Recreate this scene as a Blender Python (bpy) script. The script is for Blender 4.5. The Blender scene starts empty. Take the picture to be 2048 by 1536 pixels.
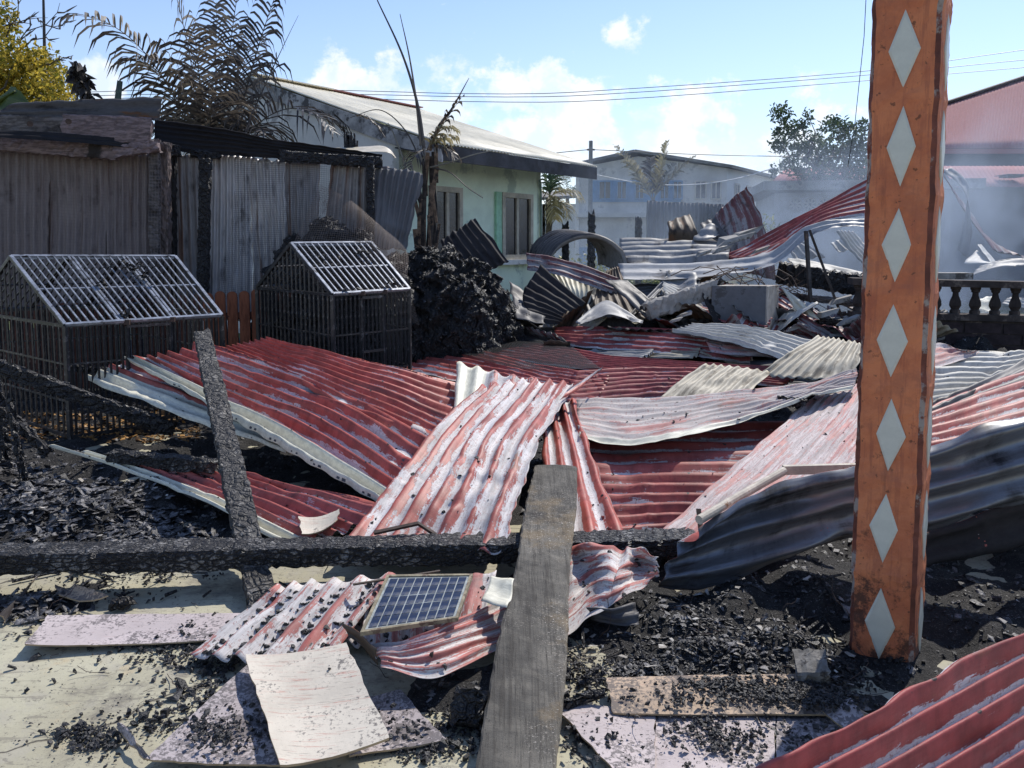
import bpy, math, random
import numpy as np
from mathutils import Vector, Matrix

# ------------------------------------------------------------------ camera, sky, sun, exposure
S = bpy.context.scene
COL = S.collection
F, CX, PPY, HOR, CAMZ = 1600.0, 1024.0, 624.0, 485.0, 1.6
PITCH = math.atan((PPY - HOR) / F)
cam_d = bpy.data.cameras.new('camera')
cam_d.lens = F / 2048 * 36.0
cam_d.sensor_width = 36.0
cam_d.sensor_fit = 'HORIZONTAL'
cam_d.shift_y = (PPY - 768.0) / 2048.0
cam_d.clip_start = 0.05
cam_d.clip_end = 3000
cam = bpy.data.objects.new('camera', cam_d)
cam.location = (0, 0, CAMZ)
cam.rotation_euler = (math.pi / 2 - PITCH, 0, 0)
COL.objects.link(cam)
S.camera = cam

SUN_AZ, SUN_EL = math.radians(37), math.radians(48)
SUNV = Vector((math.sin(SUN_AZ) * math.cos(SUN_EL), math.cos(SUN_AZ) * math.cos(SUN_EL), math.sin(SUN_EL)))
sun_d = bpy.data.lights.new('sun', 'SUN')
sun_d.energy = 3.6
sun_d.angle = math.radians(0.5)
sun_d.color = (1.0, 0.955, 0.88)
sun = bpy.data.objects.new('sun', sun_d)
sun.rotation_euler = SUNV.to_track_quat('Z', 'Y').to_euler()
sun.location = (10, 14, 18)
COL.objects.link(sun)

S.view_settings.view_transform = 'Standard'
S.view_settings.look = 'None'
S.view_settings.exposure = 0.42
S.view_settings.gamma = 1.0
S.view_settings.use_curve_mapping = False
S.render.engine = 'CYCLES'
S.cycles.max_bounces = 6
S.cycles.diffuse_bounces = 3
S.cycles.glossy_bounces = 3
S.cycles.transparent_max_bounces = 12
S.cycles.volume_bounces = 0
S.cycles.sample_clamp_indirect = 4.0


def ray(px, py):
    a, b = (px - CX) / F, (PPY - py) / F
    cp, sp = math.cos(PITCH), math.sin(PITCH)
    return Vector((a, cp + b * sp, -sp + b * cp))


def D(px, py, Y):
    """the point at ground distance Y seen at photo pixel px, py"""
    r = ray(px, py)
    t = Y / r.y
    return Vector((r.x * t, Y, CAMZ + r.z * t))


def H(px, py, z):
    """the point at height z seen at photo pixel px, py"""
    r = ray(px, py)
    t = (z - CAMZ) / r.z
    return Vector((r.x * t, r.y * t, z))


def PT(p):
    if isinstance(p, Vector):
        return p
    return H(*p) if p[2] >= 0 else D(p[0], p[1], -p[2])


class NT:
    """short hand for building node trees"""
    def __init__(s, tree):
        s.t = tree
        s.t.nodes.clear()

    def n(s, typ, props=None, **ins):
        nd = s.t.nodes.new(typ)
        for k, v in (props or {}).items():
            setattr(nd, k, v)
        for k, v in ins.items():
            key = int(k[1:]) if k[0] == '_' and k[1:].isdigit() else k.replace('_', ' ')
            s.put(nd, key, v)
        return nd

    def put(s, nd, key, v):
        if isinstance(v, bpy.types.NodeSocket):
            s.t.links.new(v, nd.inputs[key])
        elif isinstance(v, bpy.types.Node):
            s.t.links.new(v.outputs[0], nd.inputs[key])
        elif v is not None:
            sk = nd.inputs[key]
            if sk.type == 'RGBA' and len(v) == 3:
                v = (*v, 1)
            sk.default_value = v

    def m(s, op, a, b=None, c=None, clamp=False):
        nd = s.n('ShaderNodeMath', {'operation': op, 'use_clamp': clamp})
        for i, v in enumerate((a, b, c)):
            if v is not None:
                s.put(nd, i, v)
        return nd.outputs[0]

    def vm(s, op, a, b=None):
        nd = s.n('ShaderNodeVectorMath', {'operation': op})
        s.put(nd, 0, a)
        if b is not None:
            s.put(nd, 1, b)
        return nd.outputs['Value'] if op in ('DOT_PRODUCT', 'LENGTH') else nd.outputs[0]

    def mix(s, f, a, b, blend='MIX'):
        nd = s.n('ShaderNodeMix', {'data_type': 'RGBA', 'blend_type': blend})
        s.put(nd, 0, f)
        for i, v in ((6, a), (7, b)):
            if isinstance(v, (tuple, list)) and len(v) == 3:
                v = (*v, 1)
            s.put(nd, i, v)
        return nd.outputs[2]

    def noise(s, vec, scale, detail=4, rough=.55, dist=0.0, k=None):
        nd = s.n('ShaderNodeTexNoise', None, Vector=vec, Scale=scale, Detail=detail, Roughness=rough, Distortion=dist)
        k = k or (1.75 if detail >= 5 else 1.35)
        return s.m('ADD', s.m('MULTIPLY', nd.outputs[0], k), .5 - .5 * k)

    def voro(s, vec, scale, feature='F1', out='Distance', rnd=1.0):
        nd = s.n('ShaderNodeTexVoronoi', {'feature': feature}, Vector=vec, Scale=scale, Randomness=rnd)
        return nd.outputs[out]

    def ss(s, v, lo, hi):
        nd = s.n('ShaderNodeMapRange', {'interpolation_type': 'SMOOTHSTEP'}, Value=v)
        nd.inputs[1].default_value, nd.inputs[2].default_value = lo, hi
        return nd.outputs[0]

    def xyz(s, vec):
        nd = s.n('ShaderNodeSeparateXYZ')
        s.put(nd, 0, vec)
        return nd.outputs

    def comb(s, x, y, z):
        nd = s.n('ShaderNodeCombineXYZ')
        for i, v in enumerate((x, y, z)):
            s.put(nd, i, v)
        return nd.outputs[0]

    def bump(s, h, strength, dist=.01):
        nd = s.n('ShaderNodeBump', None, Height=h, Strength=strength, Distance=dist)
        return nd.outputs[0]

    def out(s, color, rough=.6, metal=0.0, spec=.4, normal=None, **kw):
        b = s.n('ShaderNodeBsdfPrincipled')
        s.put(b, 'Base Color', color)
        s.put(b, 'Roughness', rough)
        s.put(b, 'Metallic', metal)
        s.put(b, 'Specular IOR Level', spec)
        if normal is not None:
            s.put(b, 'Normal', normal)
        for k, v in kw.items():
            s.put(b, k.replace('_', ' '), v)
        o = s.n('ShaderNodeOutputMaterial')
        s.t.links.new(b.outputs[0], o.inputs[0])


W = bpy.data.worlds.new('World')
S.world = W
W.use_nodes = True
nt = NT(W.node_tree)
sky = nt.n('ShaderNodeTexSky', {'sky_type': 'NISHITA', 'sun_disc': False, 'sun_elevation': SUN_EL,
                                'sun_rotation': SUN_AZ, 'air_density': 1.0, 'dust_density': 0.15,
                                'ozone_density': 2.0})
dirv = nt.vm('NORMALIZE', nt.n('ShaderNodeTexCoord').outputs['Generated'])
sx, sy, sz = nt.xyz(dirv)
cn = nt.noise(nt.vm('MULTIPLY', dirv, (1.0, 1.0, 1.35)), 13.0, 9, .6, 0, 1.0)
cn2 = nt.noise(dirv, 44.0, 6, .65, 0, 1.0)
tot = None
# cumulus towers standing over the horizon: (pixel x, y, angular radius, weight)
for (px, py, r, w) in ((700, 185, .055, 1.0), (775, 150, .040, 1.0), (815, 200, .05, .85), (1020, 195, .036, 1.0),
                       (1110, 165, .038, 1.0), (1150, 200, .045, .9), (1010, 265, .09, .7), (1150, 270, .09, .68),
                       (1330, 275, .07, .7), (1460, 270, .07, .62), (1245, 85, .030, .62), (1160, 95, .03, .5),
                       (200, 175, .035, .95), (900, 235, .06, .72), (1560, 300, .08, .6), (1850, 250, .06, .6),
                       (2250, 230, .08, .9), (2600, 260, .1, .85), (-250, 210, .08, .9), (-700, 240, .1, .8)):
    c = ray(px, py).normalized()
    ang = nt.m('SUBTRACT', 1.0, nt.vm('DOT_PRODUCT', dirv, tuple(c)))
    f = nt.m('MULTIPLY', nt.ss(nt.m('SQRT', nt.m('MAXIMUM', nt.m('MULTIPLY', ang, 2.0), 0.0)), r * 1.5, 0.0), w)
    tot = f if tot is None else nt.m('MAXIMUM', tot, f)
dens = nt.m('ADD', nt.m('MULTIPLY', tot, .80), nt.m('MULTIPLY', nt.m('SUBTRACT', cn, .5), 1.9))
dens = nt.m('ADD', dens, nt.m('MULTIPLY', nt.m('SUBTRACT', cn2, .5), .45))
cl = nt.m('MULTIPLY', nt.ss(dens, .28, .54), .74)
veil = nt.m('MULTIPLY', nt.ss(sz, .36, -.02), .36)
shade = nt.mix(nt.ss(nt.noise(dirv, 20.0, 6, .6), .35, .65), (4.6, 5.1, 5.7), (5.9, 5.85, 5.75))
skyc = nt.mix(1.0, sky.outputs[0], (.86, .83, .90), 'MULTIPLY')
c1 = nt.mix(veil, skyc, (3.5, 4.1, 4.85))
c2 = nt.mix(cl, c1, shade)
bg = nt.n('ShaderNodeBackground', None, Color=c2, Strength=0.15)
wo = nt.n('ShaderNodeOutputWorld')
nt.t.links.new(bg.outputs[0], wo.inputs[0])

# ------------------------------------------------------------------ helpers
rnd = random.Random(7)
ALL_SHEETS = []


def mat(name):
    m = bpy.data.materials.new(name)
    m.use_nodes = True
    return m, NT(m.node_tree)


def tag(o, label=None, cat=None, group=None, kind=None):
    if label: o['label'] = label
    if cat: o['category'] = cat
    if group: o['group'] = group
    if kind: o['kind'] = kind
    return o


def thing(name, loc, label, cat, group=None):
    o = bpy.data.objects.new(name, None)
    o.empty_display_size = .1
    o.location = loc
    COL.objects.link(o)
    return tag(o, label, cat, group)


def link_mesh(name, verts, faces, mats, parent=None, smooth=False, fmat=None, uv=None, origin=None):
    """verts are world points; the object's origin goes to its middle (or to its parent's)"""
    v = np.asarray([tuple(p) for p in verts] if not isinstance(verts, np.ndarray) else verts, dtype=float)
    wp = Vector((0, 0, 0))
    q = parent
    while q is not None:
        wp = wp + q.location
        q = q.parent
    if origin is None:
        c = (v.min(0) + v.max(0)) / 2
        c[2] = v[:, 2].min()
    else:
        c = np.array(origin, float)
    me = bpy.data.meshes.new(name)
    me.from_pydata((v - c).tolist(), [], [tuple(f) for f in faces] if not isinstance(faces, list) else faces)
    if not isinstance(mats, (list, tuple)):
        mats = [mats]
    for m in mats:
        me.materials.append(m)
    if fmat is not None:
        me.polygons.foreach_set('material_index', np.asarray(fmat, dtype=np.int32))
    if smooth:
        me.polygons.foreach_set('use_smooth', np.ones(len(me.polygons), dtype=bool))
    if uv is not None:
        ul = me.uv_layers.new(name='UVMap')
        li = np.empty(len(me.loops), dtype=np.int32)
        me.loops.foreach_get('vertex_index', li)
        ul.data.foreach_set('uv', np.asarray(uv, dtype=np.float32)[li].ravel())
    me.update()
    o = bpy.data.objects.new(name, me)
    if parent is not None:
        o.parent = parent
    o.location = Vector(c) - wp
    COL.objects.link(o)
    return o


class MB:
    """collects primitive shapes, builds ONE mesh object"""
    def __init__(s):
        s.v, s.f = [], []

    def add(s, vs, fs):
        b = len(s.v)
        s.v += [Vector(p) for p in vs]
        s.f += [tuple(i + b for i in f) for f in fs]
        return s

    def hexa(s, p):
        return s.add(p, [(0, 3, 2, 1), (4, 5, 6, 7), (0, 1, 5, 4), (1, 2, 6, 5), (2, 3, 7, 6), (3, 0, 4, 7)])

    def box(s, lo, hi):
        x0, y0, z0 = lo
        x1, y1, z1 = hi
        return s.hexa([(x0, y0, z0), (x1, y0, z0), (x1, y1, z0), (x0, y1, z0), (x0, y0, z1), (x1, y0, z1), (x1, y1, z1), (x0, y1, z1)])

    def bar(s, a, b, w, h=None, up=Vector((0, 0, 1))):
        a, b = Vector(a), Vector(b)
        h = h or w
        d = (b - a).normalized()
        sd = d.cross(up)
        if sd.length < 1e-3:
            sd = d.cross(Vector((0.3, 1, 0)))
        sd.normalize()
        u = sd.cross(d).normalized()
        sd, u = sd * w / 2, u * h / 2
        return s.hexa([a - sd - u, a + sd - u, a + sd + u, a - sd + u, b - sd - u, b + sd - u, b + sd + u, b - sd + u])

    def tube(s, pts, r, n=6, cap=True):
        pts = [Vector(p) for p in pts]
        rs = r if isinstance(r, (list, tuple)) else [r] * len(pts)
        b = len(s.v)
        ref = Vector((0.12, 0.31, 0.9)).normalized()
        for i, p in enumerate(pts):
            d = (pts[min(i + 1, len(pts) - 1)] - pts[max(i - 1, 0)])
            d = d.normalized() if d.length > 1e-9 else Vector((0, 0, 1))
            sd = d.cross(ref)
            if sd.length < .05:
                sd = d.cross(Vector((1, 0, 0)))
            sd.normalize()
            u = sd.cross(d)
            for k in range(n):
                a = 2 * math.pi * k / n
                s.v.append(p + (sd * math.cos(a) + u * math.sin(a)) * rs[i])
        for i in range(len(pts) - 1):
            for k in range(n):
                k2 = (k + 1) % n
                s.f.append((b + i * n + k, b + i * n + k2, b + (i + 1) * n + k2, b + (i + 1) * n + k))
        if cap:
            s.f.append(tuple(b + k for k in reversed(range(n))))
            s.f.append(tuple(b + (len(pts) - 1) * n + k for k in range(n)))
        return s

    def slab(s, pts, t):
        """a flat or bent plate: polygon pts, thickness t downwards along its normal"""
        pts = [Vector(p) for p in pts]
        nrm = (pts[1] - pts[0]).cross(pts[-1] - pts[0]).normalized()
        n = len(pts)
        return s.add(pts + [p - nrm * t for p in pts],
                     [tuple(range(n)), tuple(reversed(range(n, 2 * n)))] + [(i, i + n, (i + 1) % n + n, (i + 1) % n) for i in range(n)])

    def build(s, name, mats, parent=None, smooth=False, origin=None):
        return link_mesh(name, s.v, s.f, mats, parent, smooth, origin=origin)


def crom(P, t):
    """Catmull-Rom along axis 0 of array P at parameters t in 0..1"""
    n = P.shape[0]
    Q = np.concatenate([(2 * P[:1] - P[1:2]), P, (2 * P[-1:] - P[-2:-1])], 0)
    x = np.clip(t * (n - 1), 0, n - 1 - 1e-9)
    i = x.astype(int)
    f = (x - i).reshape((-1,) + (1,) * (P.ndim - 1))
    a, b, c, d = Q[i], Q[i + 1], Q[i + 2], Q[i + 3]
    return .5 * (2 * b + (c - a) * f + (2 * a - 5 * b + 4 * c - d) * f * f + (3 * b - a - 3 * c + d) * f ** 3)


def wob(u, v, rg, lo, hi, k=7):
    """smooth random field of unit size"""
    o = np.zeros(np.broadcast(u, v).shape)
    for _ in range(k):
        fr = lo * (hi / lo) ** rg.random()
        a = rg.random() * 6.28
        o = o + np.sin((u * math.cos(a) + v * math.sin(a)) * fr + rg.random() * 6.28)
    return o / math.sqrt(k / 2)


PITCHM = .115


def surface(rows, nu, nv):
    P = np.array([[tuple(PT(p)) for p in r] for r in rows], float)       # [R, C, 3]
    A = crom(P, np.linspace(0, 1, nv))                                   # [nv, C, 3]
    return np.transpose(crom(np.transpose(A, (1, 0, 2)), np.linspace(0, 1, nu)), (1, 0, 2))


def sheet(rows, n, label, front, back=None, amp=.016, name='roof_sheet', crumple=.008, bare=None, baremat=None, seed=0,
          group=None, nv=None, ragged=.009, parent=None, cat='metal sheet', per=8, prof=.85, thick=.0016, fold=0.0):
    """a corrugated metal sheet: rows run along the ridges, each row goes across them"""
    rg = np.random.RandomState(seed + 11)
    nu = max(5, int(n * per) + 1)
    G0 = surface(rows, 9, 9)
    wid = np.linalg.norm(np.diff(G0, axis=1), axis=2).sum(1).mean()
    lng = np.linalg.norm(np.diff(G0, axis=0), axis=2).sum(0).mean()
    nv = nv or int(max(12, min(64, lng / .035)))
    G = surface(rows, nu, nv)
    U, V = np.meshgrid(np.linspace(0, 1, nu), np.linspace(0, 1, nv))
    um, vm = U * wid, V * lng
    du = np.gradient(G, axis=1)
    dv = np.gradient(G, axis=0)
    N = np.cross(du, dv)
    N /= np.linalg.norm(N, axis=2, keepdims=True) + 1e-12
    c = np.array([0, 0, CAMZ])
    flip = ((c - G) * N).sum() < 0
    if flip:
        N = -N
    ph = n * U + .018 * wob(um, vm, rg, 1, 4) * min(n, 6) / 3
    sn = np.sin(2 * np.pi * ph)
    pr = sn if prof == 1 else ((.5 + .5 * sn) ** 1.45) * 2 - .86
    crumple, crumple0 = crumple * .5, crumple
    fold = fold or min(.014, crumple0 * 1.0)
    crush = np.ones_like(um)
    if crumple0 > .0045:
        for _ in range(2 + int(lng * 2.2)):
            r_ = rg.uniform(.05, .16)
            crush *= 1 - rg.uniform(.25, .85) * np.exp(-(((um - rg.random() * wid) * rg.uniform(.5, 1.2)) ** 2 + (vm - rg.random() * lng) ** 2) / r_ ** 2)
    h = amp * pr * crush * (1 + .10 * wob(um, vm, rg, 1.5, 7)) + crumple * wob(um, vm, rg, 2.0, 9.0)
    h += crumple * .22 * wob(um, vm, rg, 14, 34)
    for _ in range(int(3 + lng * 3)):                     # dents
        a, b, r = rg.random() * wid, rg.random() * lng, .03 + .07 * rg.random()
        h += -crumple * 1.8 * rg.random() * np.exp(-((um - a) ** 2 + (vm - b) ** 2) / r ** 2)
    if fold:
        for _ in range(4 + int(lng * 2)):
            b, sl = rg.random() * lng, rg.uniform(-.7, .7)
            dd_ = np.abs(vm - b - sl * (um - wid / 2))
            lim = np.exp(-((um - rg.random() * wid) / (wid * (.2 + .5 * rg.random()))) ** 2)
            h += fold * rg.uniform(-1, 1) * np.clip(1 - dd_ / rg.uniform(.02, .07), 0, 1) * lim
    Pn = G + N * h[..., None]
    # ragged ends and edges
    tdir = dv / (np.linalg.norm(dv, axis=2, keepdims=True) + 1e-12)
    sdir = du / (np.linalg.norm(du, axis=2, keepdims=True) + 1e-12)
    e = ragged * wob(um * 1.0, vm * 0 + 3, rg, 6, 60)
    Pn += tdir * (e * np.exp(-np.minimum(V, 1 - V) * lng / .03))[..., None]
    e = ragged * .8 * wob(um * 0 + 1, vm, rg, 4, 40)
    Pn += sdir * (e * np.exp(-np.minimum(U, 1 - U) * wid / .03))[..., None]
    Pb = Pn - N * thick
    k = nu * nv
    verts = np.concatenate([Pn.reshape(-1, 3), Pb.reshape(-1, 3)])
    idx = np.arange(k).reshape(nv, nu)
    a, b, c2, d = idx[:-1, :-1].ravel(), idx[:-1, 1:].ravel(), idx[1:, 1:].ravel(), idx[1:, :-1].ravel()
    fr = np.stack([a, b, c2, d], 1)
    bk = np.stack([d, c2, b, a], 1) + k
    ring = np.concatenate([idx[0, :], idx[1:, -1], idx[-1, -2::-1], idx[-2:0:-1, 0]])
    rn = np.roll(ring, -1)
    rim = np.stack([rn, ring, ring + k, rn + k], 1)
    if flip:
        fr, bk, rim = fr[:, ::-1], bk[:, ::-1], rim[:, ::-1]
    faces = np.concatenate([fr, bk, rim]).tolist()
    fm = np.zeros(len(faces), int)
    if bare is not None:
        uf = (U[:-1, :-1] + .5 / nu).ravel()
        fm[:len(fr)][(uf >= bare[0]) & (uf <= bare[1])] = 2
    fm[len(fr):] = 1
    off = rg.random() * 50
    uv1 = np.stack([(ph + round(off)).ravel(), (vm + off * 1.7).ravel()], 1)
    o = link_mesh(name, verts, faces, [front, back or front, baremat or front], parent, True, fm, np.concatenate([uv1, uv1]))
    if parent is None:
        tag(o, label, cat, group)
    ALL_SHEETS.append((o, Pn, N))
    return o


def rough_beam(a, b, w, h, m, name, label=None, cat=None, parent=None, seg=None, jit=.006, seed=1, up=Vector((0, 0, 1)), taper=None, group=None, nick=.012):
    """a burnt or weathered timber: a bar with uneven faces, rounded arrises and broken ends"""
    a, b = Vector(a), Vector(b)
    rg = np.random.RandomState(seed)
    L = (b - a).length
    seg = seg or max(6, min(90, int(L / .035)))
    d = (b - a).normalized()
    sd = d.cross(up).normalized()
    u = sd.cross(d).normalized()
    prof = []
    K = 4
    for k in range(K): prof.append((-1 + 2 * k / K, -1))
    for k in range(K): prof.append((1, -1 + 2 * k / K))
    for k in range(K): prof.append((1 - 2 * k / K, 1))
    for k in range(K): prof.append((-1, 1 - 2 * k / K))
    n = len(prof)
    vs = []
    ph = rg.random(n) * 6.28
    for i in range(seg + 1):
        t = i / seg
        c = a.lerp(b, t)
        tw = 1.0
        if taper: tw = taper[0] * (1 - t) + taper[1] * t
        wv = 1 + .05 * math.sin(t * L * 5 + seed)
        for k, (x, y) in enumerate(prof):
            cr = .93 if abs(x) == 1 and abs(y) == 1 else 1.0
            j = rg.normal(0, jit, 3)
            e = 0
            if i in (0, seg):
                e = rg.normal(0, nick) * (1 if i else -1)
            vs.append(c + sd * (x * w / 2 * tw * wv * cr + j[0]) + u * (y * h / 2 * tw * wv * cr + j[1]) + d * e)
    fs = [tuple(reversed(range(n)))]
    for i in range(seg):
        for k in range(n):
            k2 = (k + 1) % n
            fs.append((i * n + k, i * n + k2, (i + 1) * n + k2, (i + 1) * n + k))
    fs.append(tuple(seg * n + k for k in range(n)))
    o = link_mesh(name, vs, fs, m, parent)
    if label: tag(o, label, cat, group)
    return o
# ------------------------------------------------------------------ materials
def sheet_vec(t, sx=.115, sy=.22, shift=0.0):
    uv = t.n('ShaderNodeUVMap', {'uv_map': 'UVMap'}).outputs[0]
    x, y, _ = t.xyz(uv)
    crest = t.m('SINE', t.m('ADD', t.m('MULTIPLY', x, 2 * math.pi), shift))
    vec = t.comb(t.m('MULTIPLY', x, sx), t.m('MULTIPLY', y, sy), .3)
    iso = t.comb(t.m('MULTIPLY', x, sx), y, 1.3)
    return vec, iso, crest


def red_metal(name, red=(.30, .056, .045), white=(.74, .72, .75), peel=.5, trough=.1, soot=.35, pink=.0, rough=.5, grime=(.05, .045, .045), shift=0.0):
    """red roofing paint that has chalked and peeled down to the pale zinc; soot in patches"""
    m, t = mat(name)
    vec, iso, crest = sheet_vec(t, .115, .075, shift)
    n1 = t.noise(vec, 19, 9, .68)
    n2 = t.noise(iso, 2.2, 5, .6)
    n3 = t.noise(vec, 70, 7, .74, .4)
    n4 = t.noise(iso, 48, 6, .7)
    v = t.m('ADD', t.m('MULTIPLY', n1, .42), t.m('MULTIPLY', n2, .34))
    v = t.m('ADD', v, t.m('MULTIPLY', n3, .30))
    v = t.m('ADD', v, t.m('MULTIPLY', n4, .14))
    v = t.m('ADD', v, t.m('MULTIPLY', crest, -trough))
    thr = .92 - .62 * peel
    pk = t.ss(v, thr - .012, thr + .014)
    halo = t.ss(v, thr - .22, thr + .02)
    rn = t.noise(iso, 9, 7, .68)
    rc = t.mix(t.ss(rn, .2, .8), tuple(c * .66 for c in red), tuple(min(1, c * 1.22) for c in red))
    rc = t.mix(t.m('MULTIPLY', halo, .12 + pink), rc, (.52, .33, .30))
    fleck = t.m('MULTIPLY', t.ss(t.noise(vec, 120, 4, .7), .76, .84), .7)
    rc = t.mix(fleck, rc, (.62, .55, .54))
    wn = t.noise(vec, 24, 7, .72)
    wc = t.mix(t.ss(wn, .15, .75), tuple(c * .55 for c in white), white)
    n5 = t.noise(vec, 150, 5, .75)
    wc = t.mix(t.m('MULTIPLY', t.ss(n5, .56, .66), .6), wc, tuple(c * .45 for c in white))
    wc = t.mix(t.m('MULTIPLY', t.ss(t.noise(iso, 75, 5, .7), .62, .70), .75), wc, (.33, .16, .14))
    c = t.mix(pk, rc, wc)
    sn = t.noise(iso, 3.1, 8, .72)
    c = t.mix(t.m('MULTIPLY', t.ss(sn, .80 - .42 * soot, 1.0 - .35 * soot), min(1, soot * 1.5)), c, grime)
    sp = t.noise(iso, 105, 3, .7)
    c = t.mix(t.m('MULTIPLY', t.ss(sp, .74, .80), .7), c, (.05, .045, .045))
    ru = t.m('ADD', t.m('MULTIPLY', t.noise(vec, 9, 8, .72), .6), t.m('MULTIPLY', t.noise(iso, 4.2, 5, .6), .4))
    c = t.mix(t.m('MULTIPLY', t.ss(ru, .66, .78), .65), c, (.23, .095, .04))
    st = t.noise(t.comb(t.xyz(vec)[0], t.m('MULTIPLY', t.xyz(vec)[1], .4), .9), 17, 6, .7)
    c = t.mix(t.m('MULTIPLY', t.ss(st, .66, .84), .5), c, (.075, .06, .058))
    nx_, ny_, _z = t.xyz(t.n('ShaderNodeUVMap', {'uv_map': 'UVMap'}).outputs[0])
    hd = t.vm('LENGTH', t.comb(t.m('MULTIPLY', t.m('SUBTRACT', t.m('FRACT', t.m('MULTIPLY', nx_, .5)), .125), .23), t.m('SUBTRACT', t.m('FRACT', ny_), .35), 0.0))
    c = t.mix(t.ss(hd, .011, .007), c, (.03, .022, .02))
    hb = t.m('ADD', t.m('MULTIPLY', pk, -.6), t.m('MULTIPLY', n3, .6))
    t.out(c, t.m('ADD', rough, t.m('MULTIPLY', pk, .2)), 0, .35, t.bump(hb, .4, .004))
    return m


def zinc_metal(name, light=(.52, .52, .54), dark=(.03, .028, .03), soot=.5, rough=.42, metal=.45, rust=.0, rustc=(.16, .075, .035), streak=.2, bump=.2, spec=.35):
    """bare zinc sheet, sooted and rusted in streaks"""
    m, t = mat(name)
    vec, iso, crest = sheet_vec(t, .115, streak)
    n1 = t.noise(vec, 11, 8, .66)
    n2 = t.noise(iso, 3.0, 6, .65)
    n3 = t.noise(vec, 60, 6, .7)
    v = t.m('ADD', t.m('MULTIPLY', n1, .42), t.m('ADD', t.m('MULTIPLY', n2, .42), t.m('MULTIPLY', n3, .24)))
    v = t.m('ADD', v, t.m('MULTIPLY', crest, -.03))
    k = t.ss(v, .85 - .55 * soot, 1.0 - .45 * soot)
    fine = t.mix(t.ss(n3, .3, .7), tuple(c * .78 for c in light), light)
    c = t.mix(k, fine, dark)
    if rust:
        rnz = t.noise(vec, 7, 8, .7)
        c = t.mix(t.m('MULTIPLY', t.ss(rnz, .7 - .35 * rust, .85 - .3 * rust), .85), c, rustc)
    mt = t.m('MULTIPLY', t.m('SUBTRACT', 1.0, k), metal)
    t.out(c, t.m('ADD', rough, t.m('MULTIPLY', k, .2)), mt, spec, t.bump(n3, bump, .004))
    return m


RED_A = red_metal('red_paint_half_peeled', red=(.35, .085, .066), white=(.66, .63, .62), peel=.56, trough=.12, soot=.12)
RED_D = red_metal('red_paint_mostly_whole', red=(.39, .088, .066), white=(.68, .65, .65), peel=.43, trough=.22, soot=.12)
RED_E = red_metal('red_paint_sooted', red=(.37, .095, .08), peel=.36, trough=.1, soot=.5)
RED_F = red_metal('red_paint_striped', red=(.34, .076, .06), white=(.66, .62, .60), peel=.45, trough=.18, soot=.2)
PINK_G = red_metal('red_paint_chalked_pink', red=(.46, .17, .145), white=(.66, .58, .55), peel=.56, trough=.03, soot=.25, pink=.45, rough=.65)
PINK_H = red_metal('red_paint_worn_grey', red=(.42, .155, .128), white=(.63, .565, .52), peel=.64, trough=.02, soot=.2, pink=.5, rough=.65, grime=(.2, .17, .15))
RED_N = red_metal('red_paint_torn', red=(.36, .085, .068), white=(.66, .62, .59), peel=.57, trough=.05, soot=.42, pink=.2, rough=.6)
RED_K = red_metal('red_paint_glossy', red=(.30, .055, .05), white=(.70, .68, .72), peel=.48, trough=.28, soot=.16, rough=.55, shift=-.6)  # shift paints the pale peel towards the sunlit rib slopes
RED_J = red_metal('red_paint_far', red=(.30, .068, .062), white=(.64, .60, .59), peel=.46, trough=.32, soot=.4)
RED_DULL = red_metal('red_paint_burnt_dull', red=(.13, .035, .04), white=(.34, .33, .34), peel=.52, trough=.05, soot=.55)
CREAM = zinc_metal('cream_sheet_paint', light=(.72, .69, .56), dark=(.40, .36, .27), soot=.32, rough=.5, metal=0, streak=.3)
TAN = zinc_metal('tan_sheet', light=(.50, .445, .34), dark=(.17, .145, .11), soot=.58, rough=.6, metal=0)
PALE = zinc_metal('pale_zinc', light=(.56, .54, .49), dark=(.15, .14, .13), soot=.46, rough=.6, metal=0)
ZINC = zinc_metal('grey_zinc', light=(.30, .295, .29), dark=(.05, .046, .045), soot=.54, rough=.55, metal=.1)
DARKZ = zinc_metal('sooted_zinc', light=(.11, .105, .105), dark=(.02, .018, .02), soot=.60, rough=.55, metal=.2)
BLACKZ = zinc_metal('burnt_black_zinc', light=(.035, .032, .033), dark=(.012, .010, .011), soot=.55, rough=.75, metal=0, spec=.18)
BROWNZ = zinc_metal('burnt_brown_zinc', light=(.10, .075, .055), dark=(.02, .016, .015), soot=.5, rough=.6, metal=.1, rust=.4)
BLUEZ = zinc_metal('blued_zinc', light=(.20, .21, .23), dark=(.016, .015, .016), soot=.62, rough=.33, metal=.55, streak=.05, rust=.36, rustc=(.06, .042, .03), bump=.12)
WALLZ = zinc_metal('smoked_sun_streaked_zinc', light=(.52, .50, .50), dark=(.09, .085, .085), soot=.50, rough=.38, metal=.2, rust=.18, rustc=(.14, .09, .07), streak=.06)  # besides smoke, the streak contrast stands in for sun grazing the ribs
WALLR = zinc_metal('rusted_wall_zinc', light=(.30, .285, .285), dark=(.07, .06, .058), soot=.55, rough=.45, metal=.2, rust=.45, rustc=(.15, .075, .045), streak=.05)
TINF = zinc_metal('dull_fence_tin', light=(.15, .15, .155), dark=(.07, .068, .07), soot=.4, rough=.7, metal=0, spec=.2, streak=.06)
SOOTZ = zinc_metal('sooted_shed_roof', light=(.03, .028, .03), dark=(.011, .010, .010), soot=.5, rough=.85, metal=0, spec=.1)
WALLB = zinc_metal('brown_wall_zinc', light=(.25, .21, .205), dark=(.085, .066, .062), soot=.5, rough=.6, metal=.1, rust=.35, rustc=(.12, .075, .06), streak=.06)


def objvec(t):
    return t.n('ShaderNodeTexCoord').outputs['Object']


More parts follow.
